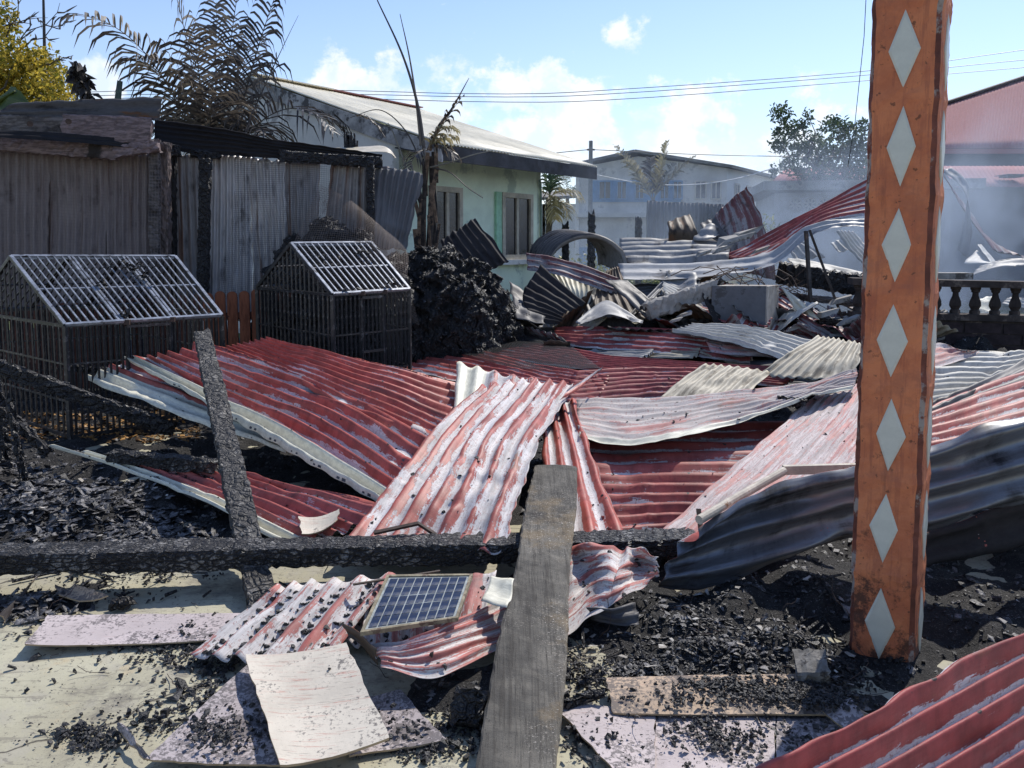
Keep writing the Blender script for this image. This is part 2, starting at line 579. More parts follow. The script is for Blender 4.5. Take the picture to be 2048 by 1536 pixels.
def plain(name, col, rough=.6, var=.25, scale=6, metal=0, bump=.2, spec=.35, fine=60, stain=None, stain_amt=.0, stain_scale=3):
    m, t = mat(name)
    v = objvec(t)
    n = t.noise(v, scale, 7, .65)
    f = t.noise(v, fine, 4, .6)
    c = t.mix(t.ss(n, .3, .72), tuple(x * (1 - var) for x in col), tuple(min(1, x * (1 + var * .5)) for x in col))
    c = t.mix(t.m('MULTIPLY', t.ss(f, .55, .75), var * .6), c, tuple(x * .55 for x in col))
    if stain:
        s = t.noise(v, stain_scale, 8, .7)
        c = t.mix(t.ss(s, .72 - .4 * stain_amt, .82 - .35 * stain_amt), c, stain)
    t.out(c, rough, metal, spec, t.bump(f, bump, .006))
    return m


def char_mat(name, base=(.018, .016, .016), ash=(.16, .155, .15), amt=.5, cell=26, stretch=(1, .45, 1), rough=.5):
    """alligatored charcoal: cracked cells with a silvery ash bloom"""
    m, t = mat(name)
    v = objvec(t)
    vs = t.vm('MULTIPLY', v, stretch)
    wv = t.vm('ADD', vs, t.vm('MULTIPLY', t.n('ShaderNodeTexNoise', None, Vector=v, Scale=9.0, Detail=3.0).outputs[1], (.03, .03, .03)))
    e = t.voro(wv, cell, 'DISTANCE_TO_EDGE')
    e2 = t.voro(wv, cell * 2.3, 'DISTANCE_TO_EDGE')
    h = t.m('ADD', t.ss(e, 0.0, .16), t.m('MULTIPLY', t.ss(e2, 0, .2), .4))
    a = t.noise(v, 8, 8, .7)
    g = t.noise(v, 70, 4, .7)
    k = t.m('MULTIPLY', t.ss(t.m('ADD', a, t.m('MULTIPLY', t.m('SUBTRACT', g, .5), .7)), .72 - .4 * amt, .95 - .35 * amt), t.ss(e, .02, .2))
    c = t.mix(k, base, ash)
    t.out(c, rough, 0, .5, t.bump(t.m('ADD', h, t.m('MULTIPLY', g, .25)), .9, .012))
    return m


CHAR = char_mat('charred_wood', stretch=(1, 1, 1), amt=.42)
CHARB = char_mat('charred_beam_wood', ash=(.22, .21, .20), stretch=(.42, 1, 1), cell=42, amt=.62)
CHARP = char_mat('charred_post_wood', base=(.03, .027, .025), ash=(.20, .185, .165), stretch=(1, 1, 1), cell=20, amt=.62, rough=.6)
CHARD = char_mat('dead_black_char', amt=.12, cell=18, stretch=(1, 1, 1))


def wood_mat(name, a, b, rough=.7, axis=0, soot=.0):
    m, t = mat(name)
    v = objvec(t)
    st = [9, 9, 9]
    st[axis] = 1.2
    g = t.noise(t.vm('MULTIPLY', v, tuple(st)), 5, 8, .65)
    l = t.noise(v, 3, 5, .6)
    c = t.mix(t.ss(g, .32, .7), a, b)
    if soot:
        c = t.mix(t.ss(l, .75 - .45 * soot, .9 - .4 * soot), c, (.025, .02, .02))
    t.out(c, rough, 0, .3, t.bump(g, .35, .005))
    return m


PURPLE_WOOD = wood_mat('smoked_red_wood', (.11, .08, .08), (.235, .175, .175), soot=.35)
GREY_WOOD = wood_mat('smoked_grey_wood', (.065, .056, .053), (.16, .14, .135), soot=.5)
POST_WOOD = wood_mat('smoked_post_wood', (.055, .042, .038), (.16, .12, .11), axis=2, soot=.3)
PICKET = wood_mat('orange_picket_paint', (.17, .055, .028), (.29, .10, .05), axis=2, soot=.32)


def plank_mat():
    m, t = mat('ash_stained_board')
    v = objvec(t)
    a = t.noise(v, 3.2, 8, .7)
    g = t.noise(t.vm('MULTIPLY', v, (34, 1.6, 1)), 2.2, 8, .68, .5)
    g2 = t.noise(t.vm('MULTIPLY', v, (70, 2.5, 1)), 2.6, 5, .7)
    f = t.noise(t.vm('MULTIPLY', v, (1.0, 1.9, 1)), 105, 5, .72)
    c = t.mix(t.ss(a, .25, .75), (.075, .069, .06), (.17, .155, .13))
    c = t.mix(t.m('MULTIPLY', t.ss(g, .45, .72), .65), c, (.05, .044, .037))
    c = t.mix(t.m('MULTIPLY', t.ss(g2, .66, .80), .8), c, (.018, .016, .014))
    c = t.mix(t.m('MULTIPLY', t.ss(t.noise(v, 2.1, 6, .7), .58, .76), .5), c, (.23, .165, .09))
    c = t.mix(t.m('MULTIPLY', t.ss(t.noise(v, 1.4, 7, .7), .62, .82), .8), c, (.03, .027, .025))
    zone = t.ss(t.noise(v, 1.9, 5, .6), .40, .66)
    c = t.mix(t.m('MULTIPLY', t.m('MULTIPLY', t.ss(f, .66, .74), zone), .85), c, (.56, .51, .44))
    c = t.mix(t.ss(t.noise(v, 150, 3, .6), .68, .76), c, (.04, .036, .032))
    t.out(c, .8, 0, .25, t.bump(t.m('ADD', t.m('MULTIPLY', g, .8), t.m('MULTIPLY', f, .5)), .6, .005))
    return m


PLANK = plank_mat()


def board_mat(name, base, scr=(.42, .12, .09), ash=.3, scratch=.3):
    """ceiling board, pale, scratched, with ash dust lying on it"""
    m, t = mat(name)
    v = objvec(t)
    n = t.noise(v, 3, 7, .65)
    f = t.noise(v, 70, 5, .7)
    c = t.mix(t.ss(n, .3, .7), tuple(x * .82 for x in base), base)
    rot = t.n('ShaderNodeMapping', None, Vector=v, Rotation=(0, 0, .9), Scale=(4, 55, 4)).outputs[0]
    s = t.noise(rot, 1.6, 7, .75, .6)
    c = t.mix(t.m('MULTIPLY', t.ss(s, .74 - .2 * scratch, .80 - .2 * scratch), .55), c, scr)
    s2 = t.noise(rot, 3.1, 5, .7, .4)
    c = t.mix(t.m('MULTIPLY', t.ss(s2, .68, .74), .5), c, (.10, .08, .07))
    d = t.noise(v, 5.5, 8, .78)
    dd = t.m('ADD', d, t.m('MULTIPLY', t.m('SUBTRACT', f, .5), .9))
    c = t.mix(t.m('MULTIPLY', t.ss(dd, .80 - .6 * ash, 1.0 - .6 * ash), .8), c, (.085, .075, .075))
    t.out(c, .7, 0, .3, t.bump(f, .25, .003))
    return m


BOARD_W = board_mat('white_ceiling_board', (.63, .565, .465), ash=.22, scratch=.5)
BOARD_P = board_mat('pink_ceiling_board', (.53, .455, .44), ash=.46, scratch=.1)
BOARD_P2 = board_mat('pink_board_ashy', (.47, .41, .40), ash=.70, scratch=.1)
BOARD_O = board_mat('scorched_board', (.50, .37, .26), ash=.66, scratch=.2)
CARD_EDGE = plain('board_edge', (.38, .28, .17), .8)


def concrete_mat():
    m, t = mat('pale_concrete')
    v = objvec(t)
    n = t.noise(v, 1.1, 8, .62)
    n2 = t.noise(v, 5.5, 8, .7)
    f = t.noise(v, 110, 4, .7)
    c = t.mix(t.ss(n, .32, .7), (.36, .33, .235), (.47, .44, .32))
    c = t.mix(t.m('MULTIPLY', t.ss(n2, .52, .72), .5), c, (.36, .33, .27))
    c = t.mix(t.m('MULTIPLY', t.ss(t.noise(v, 2.4, 7, .7), .6, .72), .5), c, (.46, .36, .22))
    mp = t.n('ShaderNodeMapping', None, Vector=v, Rotation=(0, 0, .5), Scale=(5, 26, 1)).outputs[0]
    st = t.noise(mp, 1.3, 7, .75, .8)
    c = t.mix(t.m('MULTIPLY', t.ss(st, .60, .70), .55), c, (.17, .15, .125))
    so = t.noise(v, 1.7, 9, .74)
    c = t.mix(t.m('MULTIPLY', t.ss(so, .56, .80), .7), c, (.13, .115, .10))
    sp = t.noise(v, 48, 5, .8)
    c = t.mix(t.m('MULTIPLY', t.ss(sp, .64, .70), .7), c, (.10, .09, .08))
    w = t.vm('ADD', v, t.vm('MULTIPLY', t.n('ShaderNodeTexNoise', None, Vector=v, Scale=3.0, Detail=5.0).outputs[1], (.35, .35, .2)))
    cr = t.voro(w, .55, 'DISTANCE_TO_EDGE')
    ck = t.ss(cr, .006, .0)
    c = t.mix(ck, c, (.07, .06, .05))
    t.out(c, .82, 0, .25, t.bump(t.m('ADD', f, t.m('MULTIPLY', ck, -2)), .25, .004))
    return m


CONC = concrete_mat()


def ash_mat():
    m, t = mat('burnt_ash_soil')
    v = objvec(t)
    n = t.noise(v, 4.5, 9, .74)
    f = t.noise(v, 42, 7, .75)
    g = t.noise(v, 150, 3, .7)
    c = t.mix(t.ss(n, .38, .68), (.009, .008, .008), (.026, .024, .023))
    c = t.mix(t.m('MULTIPLY', t.ss(f, .62, .78), .6), c, (.095, .088, .085))
    c = t.mix(t.m('MULTIPLY', t.ss(g, .64, .72), .6), c, (.30, .28, .27))
    t.out(c, .75, 0, .4, t.bump(t.m('ADD', f, t.m('MULTIPLY', g, .5)), .9, .02))
    return m


ASH = ash_mat()


def soil_mat():
    m, t = mat('far_ground_soil')
    v = objvec(t)
    n = t.noise(v, .35, 8, .65)
    f = t.noise(v, 9, 6, .7)
    c = t.mix(t.ss(n, .4, .6), (.10, .085, .05), (.075, .10, .035))
    c = t.mix(t.ss(f, .55, .7), c, (.16, .15, .07))
    t.out(c, .9, 0, .2)
    return m


SOIL = soil_mat()


def chunk_mat(name, a, b, rough=.5, spec=.5):
    m, t = mat(name)
    v = objvec(t)
    n = t.noise(v, 23, 4, .7)
    f = t.noise(v, 120, 3, .7)
    c = t.mix(t.ss(n, .42, .68), a, b)
    t.out(c, rough, 0, spec, t.bump(f, .6, .006))
    return m


COAL = chunk_mat('charcoal', (.012, .011, .011), (.05, .046, .045))
FLAKE = chunk_mat('burnt_flake', (.018, .017, .018), (.19, .18, .18), .45, .55)
PALEBIT = chunk_mat('pale_rubble', (.30, .27, .23), (.56, .53, .48), .8, .3)


def column_mat():
    m, t = mat('orange_column_paint')
    v = objvec(t)
    x, y, z = t.xyz(v)
    n = t.noise(v, 5, 8, .68)
    st = t.noise(t.vm('MULTIPLY', v, (26, 26, 2.2)), 1.5, 7, .7)
    f = t.noise(v, 75, 5, .7)
    c = t.mix(t.ss(n, .3, .7), (.50, .155, .072), (.63, .22, .098))
    c = t.mix(t.m('MULTIPLY', t.ss(st, .5, .7), .45), c, (.33, .10, .06))
    c = t.mix(t.m('MULTIPLY', t.ss(t.noise(v, 3.1, 7, .72), .55, .7), .45), c, (.36, .13, .075))
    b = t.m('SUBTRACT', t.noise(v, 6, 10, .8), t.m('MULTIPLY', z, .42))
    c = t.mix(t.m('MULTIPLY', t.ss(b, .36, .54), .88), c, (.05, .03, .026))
    ch_ = t.noise(v, 16, 6, .75)
    c = t.mix(t.m('MULTIPLY', t.ss(ch_, .72, .80), .6), c, (.24, .085, .05))
    sv = t.noise(t.vm('MULTIPLY', v, (14, 14, 1.1)), 1.3, 7, .72)
    c = t.mix(t.m('MULTIPLY', t.ss(sv, .60, .85), .4), c, (.15, .06, .04))
    sp = t.noise(v, 34, 3, .6)
    c = t.mix(t.m('MULTIPLY', t.ss(sp, .70, .75), .7), c, (.09, .045, .03))
    t.out(c, .72, 0, .3, t.bump(t.m('ADD', f, t.m('MULTIPLY', n, 1.2)), .4, .006))
    return m


COLUMN = column_mat()
COL_EDGE = plain('brown_arris_paint', (.16, .05, .032), .75, .35, 9, stain=(.30, .26, .23), stain_amt=.45, stain_scale=5)
TILE = plain('grey_white_tile', (.60, .60, .52), .38, .10, 5, bump=.05, spec=.5, stain=(.40, .40, .37), stain_amt=.38, stain_scale=4)
CAGE = plain('black_cage_paint', (.045, .043, .045), .36, .3, 20, .3, bump=.1, spec=.6, stain=(.16, .15, .15), stain_amt=.3, stain_scale=15)
CAGE_TOP = plain('sky_lit_cage_paint', (.30, .32, .36), .34, .35, 14, .35, bump=.1, spec=.6, stain=(.05, .045, .045), stain_amt=.34, stain_scale=9)  # roof bars painted paler for the sky they reflect
BLACK = plain('soot_black', (.016, .015, .016), .6, .3)
STEEL = plain('dark_steel', (.05, .042, .04), .5, .3, 12, .3, stain=(.13, .07, .045), stain_amt=.35)
WIRE = plain('black_wire', (.02, .02, .022), .5, .1)
NETM = plain('burnt_net_wire', (.035, .03, .03), .5, .1)
PIPE = plain('rusty_pale_pipe', (.55, .49, .40), .6, .3, 8, stain=(.26, .13, .06), stain_amt=.42, stain_scale=7)
RUSTY = plain('rusted_flat_bar', (.07, .045, .036), .7, .4, 20)
SOLARF = plain('scorched_frame', (.30, .255, .17), .7, .35, 22, stain=(.14, .1, .07), stain_amt=.4, stain_scale=18)
GREENW = plain('mint_wall_paint', (.80, .91, .72), .75, .10, 1.5, bump=.05, stain=(.50, .60, .50), stain_amt=.3, stain_scale=1.2)
GREEND = plain('green_trim_paint', (.40, .68, .46), .7, .15)
WHITEW = plain('white_wall_paint', (.74, .73, .69), .75, .12, 1.0, bump=.05, stain=(.40, .38, .36), stain_amt=.35, stain_scale=1.5)
FASC = plain('weathered_fascia', (.065, .063, .068), .75, .45, 3, stain=(.05, .045, .045), stain_amt=.45, stain_scale=4)
BARGE = plain('grey_barge_board', (.42, .41, .40), .75, .4, 3, stain=(.10, .095, .095), stain_amt=.45, stain_scale=4)
ROOFC = zinc_metal('cream_roof', light=(.90, .83, .66), dark=(.78, .71, .57), soot=.12, rough=.5, metal=0, streak=.05)
GLASSD = plain('dark_window_glass', (.028, .026, .028), .12, .3, 2, bump=0, spec=.6)
FRAMEW = plain('cream_window_frame', (.52, .46, .36), .6, .2)
GREYB = plain('grey_render', (.60, .57, .52), .8, .18, .8, bump=.05, stain=(.38, .36, .33), stain_amt=.25, stain_scale=.8)
WHITEB = plain('white_render', (.66, .645, .59), .8, .1, .8, bump=.05)
BLUEP = plain('blue_paint', (.17, .30, .46), .6, .2, 2)
ROOFG = plain('grey_roof_edge', (.20, .19, .19), .7, .2)
ROOFR = zinc_metal('red_tin_roof', light=(.40, .19, .185), dark=(.36, .165, .165), soot=.4, rough=.85, metal=0, streak=.05, spec=.1)
DARKWALL = plain('dark_slate_wall_paint', (.085, .09, .11), .8, .2, 1)  # even dark slate tone of the upper wall
BLUEWALL = plain('slate_wall_paint', (.20, .215, .245), .8, .15, 1)
LOWW = plain('grey_block_render', (.30, .305, .32), .85, .15, 1, stain=(.22, .22, .22), stain_amt=.4)
SLABC = plain('stained_slab', (.25, .235, .21), .85, .3, 3, stain=(.12, .11, .1), stain_amt=.4)
BALU = plain('scorched_cement', (.055, .042, .037), .85, .4, 7, bump=.3, stain=(.14, .11, .09), stain_amt=.3, stain_scale=6)
BRICKM = plain('scorched_brick', (.045, .03, .03), .85, .4, 9, bump=.3)
ASHBLOCK = plain('ash_dusted_cement', (.20, .19, .175), .9, .4, 14, bump=.6, stain=(.05, .045, .042), stain_amt=.5, stain_scale=12)
CEMENT = plain('grey_cement_lump', (.34, .32, .29), .85, .25, 7, bump=.4, stain=(.10, .09, .08), stain_amt=.4)
APPL = plain('scorched_grey_enamel', (.13, .135, .15), .5, .2, 3, stain=(.07, .07, .075), stain_amt=.4)
APPLS = plain('cream_enamel_side', (.44, .40, .35), .6, .25, 5, stain=(.2, .13, .09), stain_amt=.4)
POLE = plain('grey_utility_pole', (.20, .20, .20), .8, .2)


def leaf_mat(name, a, b, tr=.35, sc=3.0):
    m, t = mat(name)
    g = t.n('ShaderNodeNewGeometry').outputs['Random Per Island']
    v = objvec(t)
    n = t.noise(v, sc, 3, .6)
    c = t.mix(t.ss(t.m('ADD', t.m('MULTIPLY', g, .7), t.m('MULTIPLY', n, .6)), .3, .95), a, b)
    bs = t.n('ShaderNodeBsdfPrincipled', None, Roughness=.5)
    t.put(bs, 'Base Color', c)
    bs.inputs['Specular IOR Level'].default_value = .35
    tl = t.n('ShaderNodeBsdfTranslucent', None, Color=c)
    mx = t.n('ShaderNodeMixShader', None, _0=tr)
    t.t.links.new(bs.outputs[0], mx.inputs[1])
    t.t.links.new(tl.outputs[0], mx.inputs[2])
    o = t.n('ShaderNodeOutputMaterial')
    t.t.links.new(mx.outputs[0], o.inputs[0])
    return m


LEAFY = leaf_mat('yellow_green_leaves', (.13, .14, .02), (.58, .44, .07), .55, .8)
LEAFT = leaf_mat('dark_green_leaves', (.035, .065, .035), (.10, .14, .065), .35)
LEAFH = leaf_mat('weed_leaves', (.07, .10, .025), (.30, .30, .10), .45)
LEAFB = leaf_mat('burnt_palm_leaf', (.06, .052, .05), (.27, .225, .175), .2)
LEAFK = leaf_mat('black_palm_leaf', (.025, .022, .022), (.11, .095, .085), .1)
LEAFG = leaf_mat('dry_palm_leaf', (.22, .19, .10), (.42, .36, .20), .4)
LEAFGR = leaf_mat('grey_palm_leaf', (.13, .13, .11), (.36, .34, .28), .3)
BANANA = leaf_mat('banana_leaf', (.05, .09, .02), (.14, .18, .04), .45)
BARK = plain('burnt_bark', (.06, .048, .04), .85, .5, 9, bump=.5, stain=(.02, .018, .017), stain_amt=.5, stain_scale=4)
BARKP = plain('peeling_sheath', (.22, .15, .10), .8, .5, 12, bump=.4, stain=(.03, .026, .025), stain_amt=.55, stain_scale=5)
TWIG = plain('grey_twig', (.12, .10, .085), .8, .3)
# ------------------------------------------------------------------ ground
def grid_sheet(name, x0, x1, y0, y1, nx, ny, zf, m, kind='structure', smooth=True, label=None):
    X, Y = np.meshgrid(np.linspace(x0, x1, nx), np.linspace(y0, y1, ny))
    Z = zf(X, Y)
    v = np.stack([X, Y, Z], 2).reshape(-1, 3)
    i = np.arange(nx * ny).reshape(ny, nx)
    f = np.stack([i[:-1, :-1].ravel(), i[:-1, 1:].ravel(), i[1:, 1:].ravel(), i[1:, :-1].ravel()], 1).tolist()
    o = link_mesh(name, v, f, m, None, smooth)
    return tag(o, label, None, None, kind)


grid_sheet('ground', -900, 900, -300, 1500, 3, 3, lambda x, y: x * 0 - .03, SOIL, label='bare soil and grass stretching behind the burnt lot')
grid_sheet('concrete_yard', -9, 9, -4, 9.2, 60, 44, lambda x, y: .002 * np.sin(x * 1.3) * np.cos(y * .9), CONC,
           label='pale stained concrete yard under the fallen roof')

RG = np.random.RandomState(5)
PILES = []          # x, y, rx, ry, height


def pile(px, py, rx, ry, h):
    c = H(px, py, 0.02)
    PILES.append((c.x, c.y, rx, ry, h))


pile(150, 1010, 1.0, .50, .13); pile(360, 1030, .45, .26, .08); pile(-150, 1000, 1.0, .7, .16); pile(30, 930, .7, .5, .10)
pile(520, 985, .8, .6, .04); pile(250, 935, .9, .5, .07)
pile(30, 1195, .36, .13, .05); pile(-150, 1190, .35, .2, .06); pile(170, 1165, .22, .07, .03)
pile(1380, 1240, .34, .24, .13); pile(1480, 1285, .5, .28, .085); pile(1300, 1290, .36, .2, .06); pile(1250, 1330, .3, .16, .04)
pile(1640, 1200, .7, .5, .09); pile(1800, 1230, .7, .5, .08); pile(1560, 1130, 1.2, .7, .08); pile(1980, 1260, .7, .7, .09); pile(1700, 1380, .35, .2, .05)
pile(930, 1385, .34, .17, .035); pile(880, 1350, .25, .12, .03); pile(1970, 1115, .9, .5, .06); pile(1800, 1345, .62, .30, .055); pile(1630, 1330, .3, .16, .035); pile(1000, 1330, .22, .18, .03); pile(920, 1400, .2, .12, .03)
# the burnt bed under the fallen roofing, rising towards the heap at the back
PILES += [(.5, 6.2, 3.5, 1.6, .10), (-.5, 8.35, 1.0, .8, .34), (2.0, 10.2, 3.2, 1.7, .55), (.6, 9.6, 1.7, 1.2, .30), (5.0, 9.5, 2.5, 2.2, .45), (-1.2, 8.8, 1.2, 1.0, .15),
          (3.4, 7.6, 2.0, 1.4, .15), (5.0, 5.6, 2.2, 1.6, .10), (2.0, 4.6, 1.0, .6, .03), (1.5, 3.35, 1.3, .8, .055), (2.6, 3.4, 1.2, .9, .06), (0, 9.5, 9, 4.2, .09), (3, 11.5, 6, 2.5, .3)]


def mound(x, y):
    z = np.zeros_like(x)
    for (a, b, rx, ry, h) in PILES:
        z = np.maximum(z, h * np.exp(-(((x - a) / rx) ** 2 + ((y - b) / ry) ** 2)))
    n = wob(x, y, np.random.RandomState(3), 4, 40, 14)
    n2 = wob(x, y, np.random.RandomState(4), 1.5, 6, 8)
    return z * (1 + .16 * n + .15 * n2) - .024 - .006 * n2 + .012 * n * np.clip(z * 14, 0, 1)


def wobbled(x, y):
    return mound(np.array([[x]]), np.array([[y]]))[0, 0]


ash = grid_sheet('ash_bed', -7.5, 8.2, 2.2, 13.2, 330, 250, mound, ASH, 'stuff', label='black bed of ash and cinders under the collapsed roofing')
ash['category'] = 'ash'

# ------------------------------------------------------------------ vegetation builders


def leaf_cloud(mb_v, mb_f, centre, r, n, size, rg, flat=1.0, droop=0.0):
    """n small bent leaves spread through a clump"""
    for _ in range(n):
        d = rg.normal(0, 1, 3)
        d /= np.linalg.norm(d) + 1e-9
        p = np.array(centre) + d * r * rg.random() ** .45 * np.array([1, 1, flat])
        a = rg.normal(0, 1, 3); a[2] -= droop
        a /= np.linalg.norm(a)
        b = np.cross(a, rg.normal(0, 1, 3)); b /= np.linalg.norm(b) + 1e-9
        s = size * (.6 + .8 * rg.random())
        k = len(mb_v)
        nn = np.cross(a, b) * s * .16
        mb_v += [p, p + a * s * .5 + b * s * .24 - nn, p + a * s, p + a * s * .5 - b * s * .24 - nn]
        mb_f.append((k, k + 1, k + 2, k + 3))


def frond(base, dirv, length, droop, nl, leaf, rg, rib=.012, hang=.5, missing=.0, tipbare=0.0, lw=.018):
    """a palm frond: a curved rib with two ranks of hanging leaflets"""
    dirv = Vector(dirv).normalized()
    pts, p, d = [], Vector(base), Vector(dirv)
    steps = 22
    for i in range(steps + 1):
        pts.append(p.copy())
        p = p + d * length / steps
        d = (d + Vector((0, 0, -droop / steps * (0.4 + 1.6 * i / steps)))).normalized()
    mb = MB()
    mb.tube(pts, [rib * (1 - .85 * i / steps) for i in range(steps + 1)], 4)
    side0 = dirv.cross(Vector((0, 0, 1)))
    if side0.length < .1:
        side0 = Vector((1, 0, 0))
    for i in range(nl):
        t = .13 + .87 * (i + .5) / nl
        if t > 1 - tipbare: continue
        x = t * steps
        k = min(int(x), steps - 1)
        q = pts[k].lerp(pts[k + 1], x - k)
        dd = (pts[k + 1] - pts[k]).normalized()
        sd = dd.cross(Vector((0, 0, 1)))
        sd = sd.normalized() if sd.length > .08 else side0.normalized()
        upv = sd.cross(dd).normalized()
        ll = leaf * (math.sin(math.pi * min(1, .22 + .74 * t)) ** .7) * (.8 + .4 * rg.random())
        if rg.random() < .12: ll *= .45
        for s in (-1, 1):
            if rg.random() < missing: continue
            a = (sd * s * (.8 + .2 * rg.random()) + dd * (.55 + .3 * rg.random()) + upv * (.25 + rg.normal(0, .16))).normalized()
            w = lw * (.7 + .6 * rg.random())
            wv = dd * w
            mid = [q + a * ll * f + Vector((0, 0, -ll * hang * h)) for f, h in ((.3, .02), (.58, .11), (.80, .30), (.93, .58))]
            p0 = q
            mb.add([p0 - wv * .7, p0 + wv * .7, mid[0] + wv, mid[0] - wv, mid[1] + wv * .95, mid[1] - wv * .95, mid[2] + wv * .7, mid[2] - wv * .7, mid[3]],
                   [(0, 1, 2, 3), (3, 2, 4, 5), (5, 4, 6, 7), (7, 6, 8)])
    return mb


def limb(mb, a, b, r0, r1, rg, wig=.06, n=7):
    a, b = Vector(a), Vector(b)
    L = (b - a).length
    pts = [a.lerp(b, i / n) + Vector(rg.normal(0, wig * L * math.sin(math.pi * i / n) / 2, 3)) for i in range(n + 1)]
    mb.tube(pts, [r0 + (r1 - r0) * i / n for i in range(n + 1)], 6)
    return pts


# ------------------------------------------------------------------ far houses
def house_sheet(rows, n, m, parent, amp=.012, name='roof', nv=3, per=6, seed=0, back=None, thick=.01):
    return sheet(rows, n, None, m, back or m, amp, name, crumple=.004, seed=seed, nv=nv, ragged=.0, parent=parent, per=per, prof=.9, thick=thick)


def quadpart(pts, m, parent, name='wall', t=.12):
    return MB().slab(pts, t).build(name, m, parent)


def window(parent, o, ax, up, w, h, frame=.05, panes=2, nrm=None, fm=None, gm=None, depth=.06):
    """a framed window: o lower corner on the wall, ax along it"""
    ax, up, o = Vector(ax).normalized(), Vector(up).normalized(), Vector(o)
    nr = Vector(nrm).normalized()
    mb = MB()
    P = lambda a, b, c: o + ax * a + up * b + nr * c
    def blk(a0, a1, b0, b1, c0, c1):
        mb.hexa([P(a0, b0, c0), P(a1, b0, c0), P(a1, b0, c1), P(a0, b0, c1), P(a0, b1, c0), P(a1, b1, c0), P(a1, b1, c1), P(a0, b1, c1)])
    blk(0, frame, 0, h, 0, depth); blk(w - frame, w, 0, h, 0, depth)
    blk(frame, w - frame, 0, frame, 0, depth); blk(frame, w - frame, h - frame, h, 0, depth)
    for i in range(1, panes):
        x = frame + (w - 2 * frame) * i / panes
        blk(x - frame * .4, x + frame * .4, frame, h - frame, 0, depth * .8)
    f = mb.build('window', fm or FRAMEW, parent)
    iw = (w - 2 * frame) / panes
    for i in range(panes):
        g = MB()
        a0 = frame + iw * i + (frame * .4 if i else 0)
        a1 = frame + iw * (i + 1) - (frame * .4 if i < panes - 1 else 0)
        mb2 = MB()
        mb2.hexa([P(a0, frame, .004), P(a1, frame, .004), P(a1, frame, .016), P(a0, frame, .016),
                  P(a0, h - frame, .004), P(a1, h - frame, .004), P(a1, h - frame, .016), P(a0, h - frame, .016)])
        mb2.build('pane', gm or GLASSD, f)
    return f


def vz(p, z):
    return Vector((p.x, p.y, z))


# the mint green house
gh = thing('green_house', (0.0, 13.4, 0), 'mint green house with cream tin roof and two burnt-out windows', 'house')
w0 = D(800, 485, 12.0); w0.z = 0; ax = Vector((.59, .81, 0)).normalized(); per_ = Vector((.81, -.59, 0)).normalized()
w1 = w0 + ax * 3.75
zt = 3.02
quadpart([vz(w0, -.05), vz(w1, -.05), vz(w1, zt), vz(w0, zt)], GREENW, gh)
g1 = w0 - per_ * 7.0
gm_ = w0 - per_ * 3.5
quadpart([vz(g1, -.05), vz(w0, -.05), vz(w0, zt), vz(gm_, zt + 1.2), vz(g1, zt)], WHITEW, gh)
g2 = w1 - per_ * 7.0
quadpart([vz(w1, -.05), vz(g2, -.05), vz(g2, zt), vz(w1 - per_ * 3.5, zt + 1.2), vz(w1, zt)], GREENW, gh)
c0 = D(886, 300, 11.47); c1 = D(1194, 349, 14.95)
ec = Vector((c0.x, c0.y, 2.93)); ef = Vector((c1.x, c1.y, 2.93))
ra = ec - per_ * 4.4 + Vector((0, 0, 1.46)); rb = ef - per_ * 4.4 + Vector((0, 0, 1.46))
ea2 = ec - per_ * 8.8; eb2 = ef - per_ * 8.8
house_sheet([[ec + Vector((0, 0, .07)), ef + Vector((0, 0, .07))], [ra + Vector((0, 0, .07)), rb + Vector((0, 0, .07))]], 54, ROOFC, gh, .014, nv=10, thick=.012)
house_sheet([[ra + Vector((0, 0, .066)), rb + Vector((0, 0, .066))], [ea2, eb2]], 54, ROOFC, gh, .014, nv=4, seed=3, thick=.012)
q1_, q2_ = ra.lerp(rb, .42), rb
MB().bar(q1_ + Vector((0, 0, .10)), q2_ + Vector((0, 0, .10)), .2, .02).build('ridge_cap', ROOFR, gh)
MB().bar(ra + Vector((0, 0, .10)), q1_ + Vector((0, 0, .10)), .26, .02).build('ridge_cap', ROOFC, gh)
up_ = Vector((0, 0, 1))
MB().hexa([ec + per_ * .0 + up_ * -.17, ef + up_ * -.17, ef - per_ * .03 + up_ * -.17, ec - per_ * .03 + up_ * -.17,
           ec + up_ * .045, ef + up_ * .045, ef - per_ * .03 + up_ * .045, ec - per_ * .03 + up_ * .045]).build('fascia_board', FASC, gh)
MB().hexa([ec + up_ * -.2 - ax * .03, ra + up_ * -.2 - ax * .03, ra + up_ * -.2, ec + up_ * -.2,
           ec + up_ * .04 - ax * .03, ra + up_ * .04 - ax * .03, ra + up_ * .04, ec + up_ * .04]).build('barge_board', BARGE, gh)
MB().hexa([ra + up_ * -.2 - ax * .031, ea2 + up_ * -.2 - ax * .031, ea2 + up_ * -.2, ra + up_ * -.2,
           ra + up_ * .04 - ax * .031, ea2 + up_ * .04 - ax * .031, ea2 + up_ * .04, ra + up_ * .04]).build('barge_board', BARGE, gh)
# soffit between wall and fascia
quadpart([vz(w0, zt - .02) - ax * .08, ec + up_ * -.1, ef + up_ * -.1, vz(w1, zt - .02) + ax * .3], FASC, gh, 'soffit', .02)


def wallx(px):      # distance along the mint wall at photo column px
    k = (px - CX) / F
    return (k * w0.y - w0.x) / (ax.x - k * ax.y)


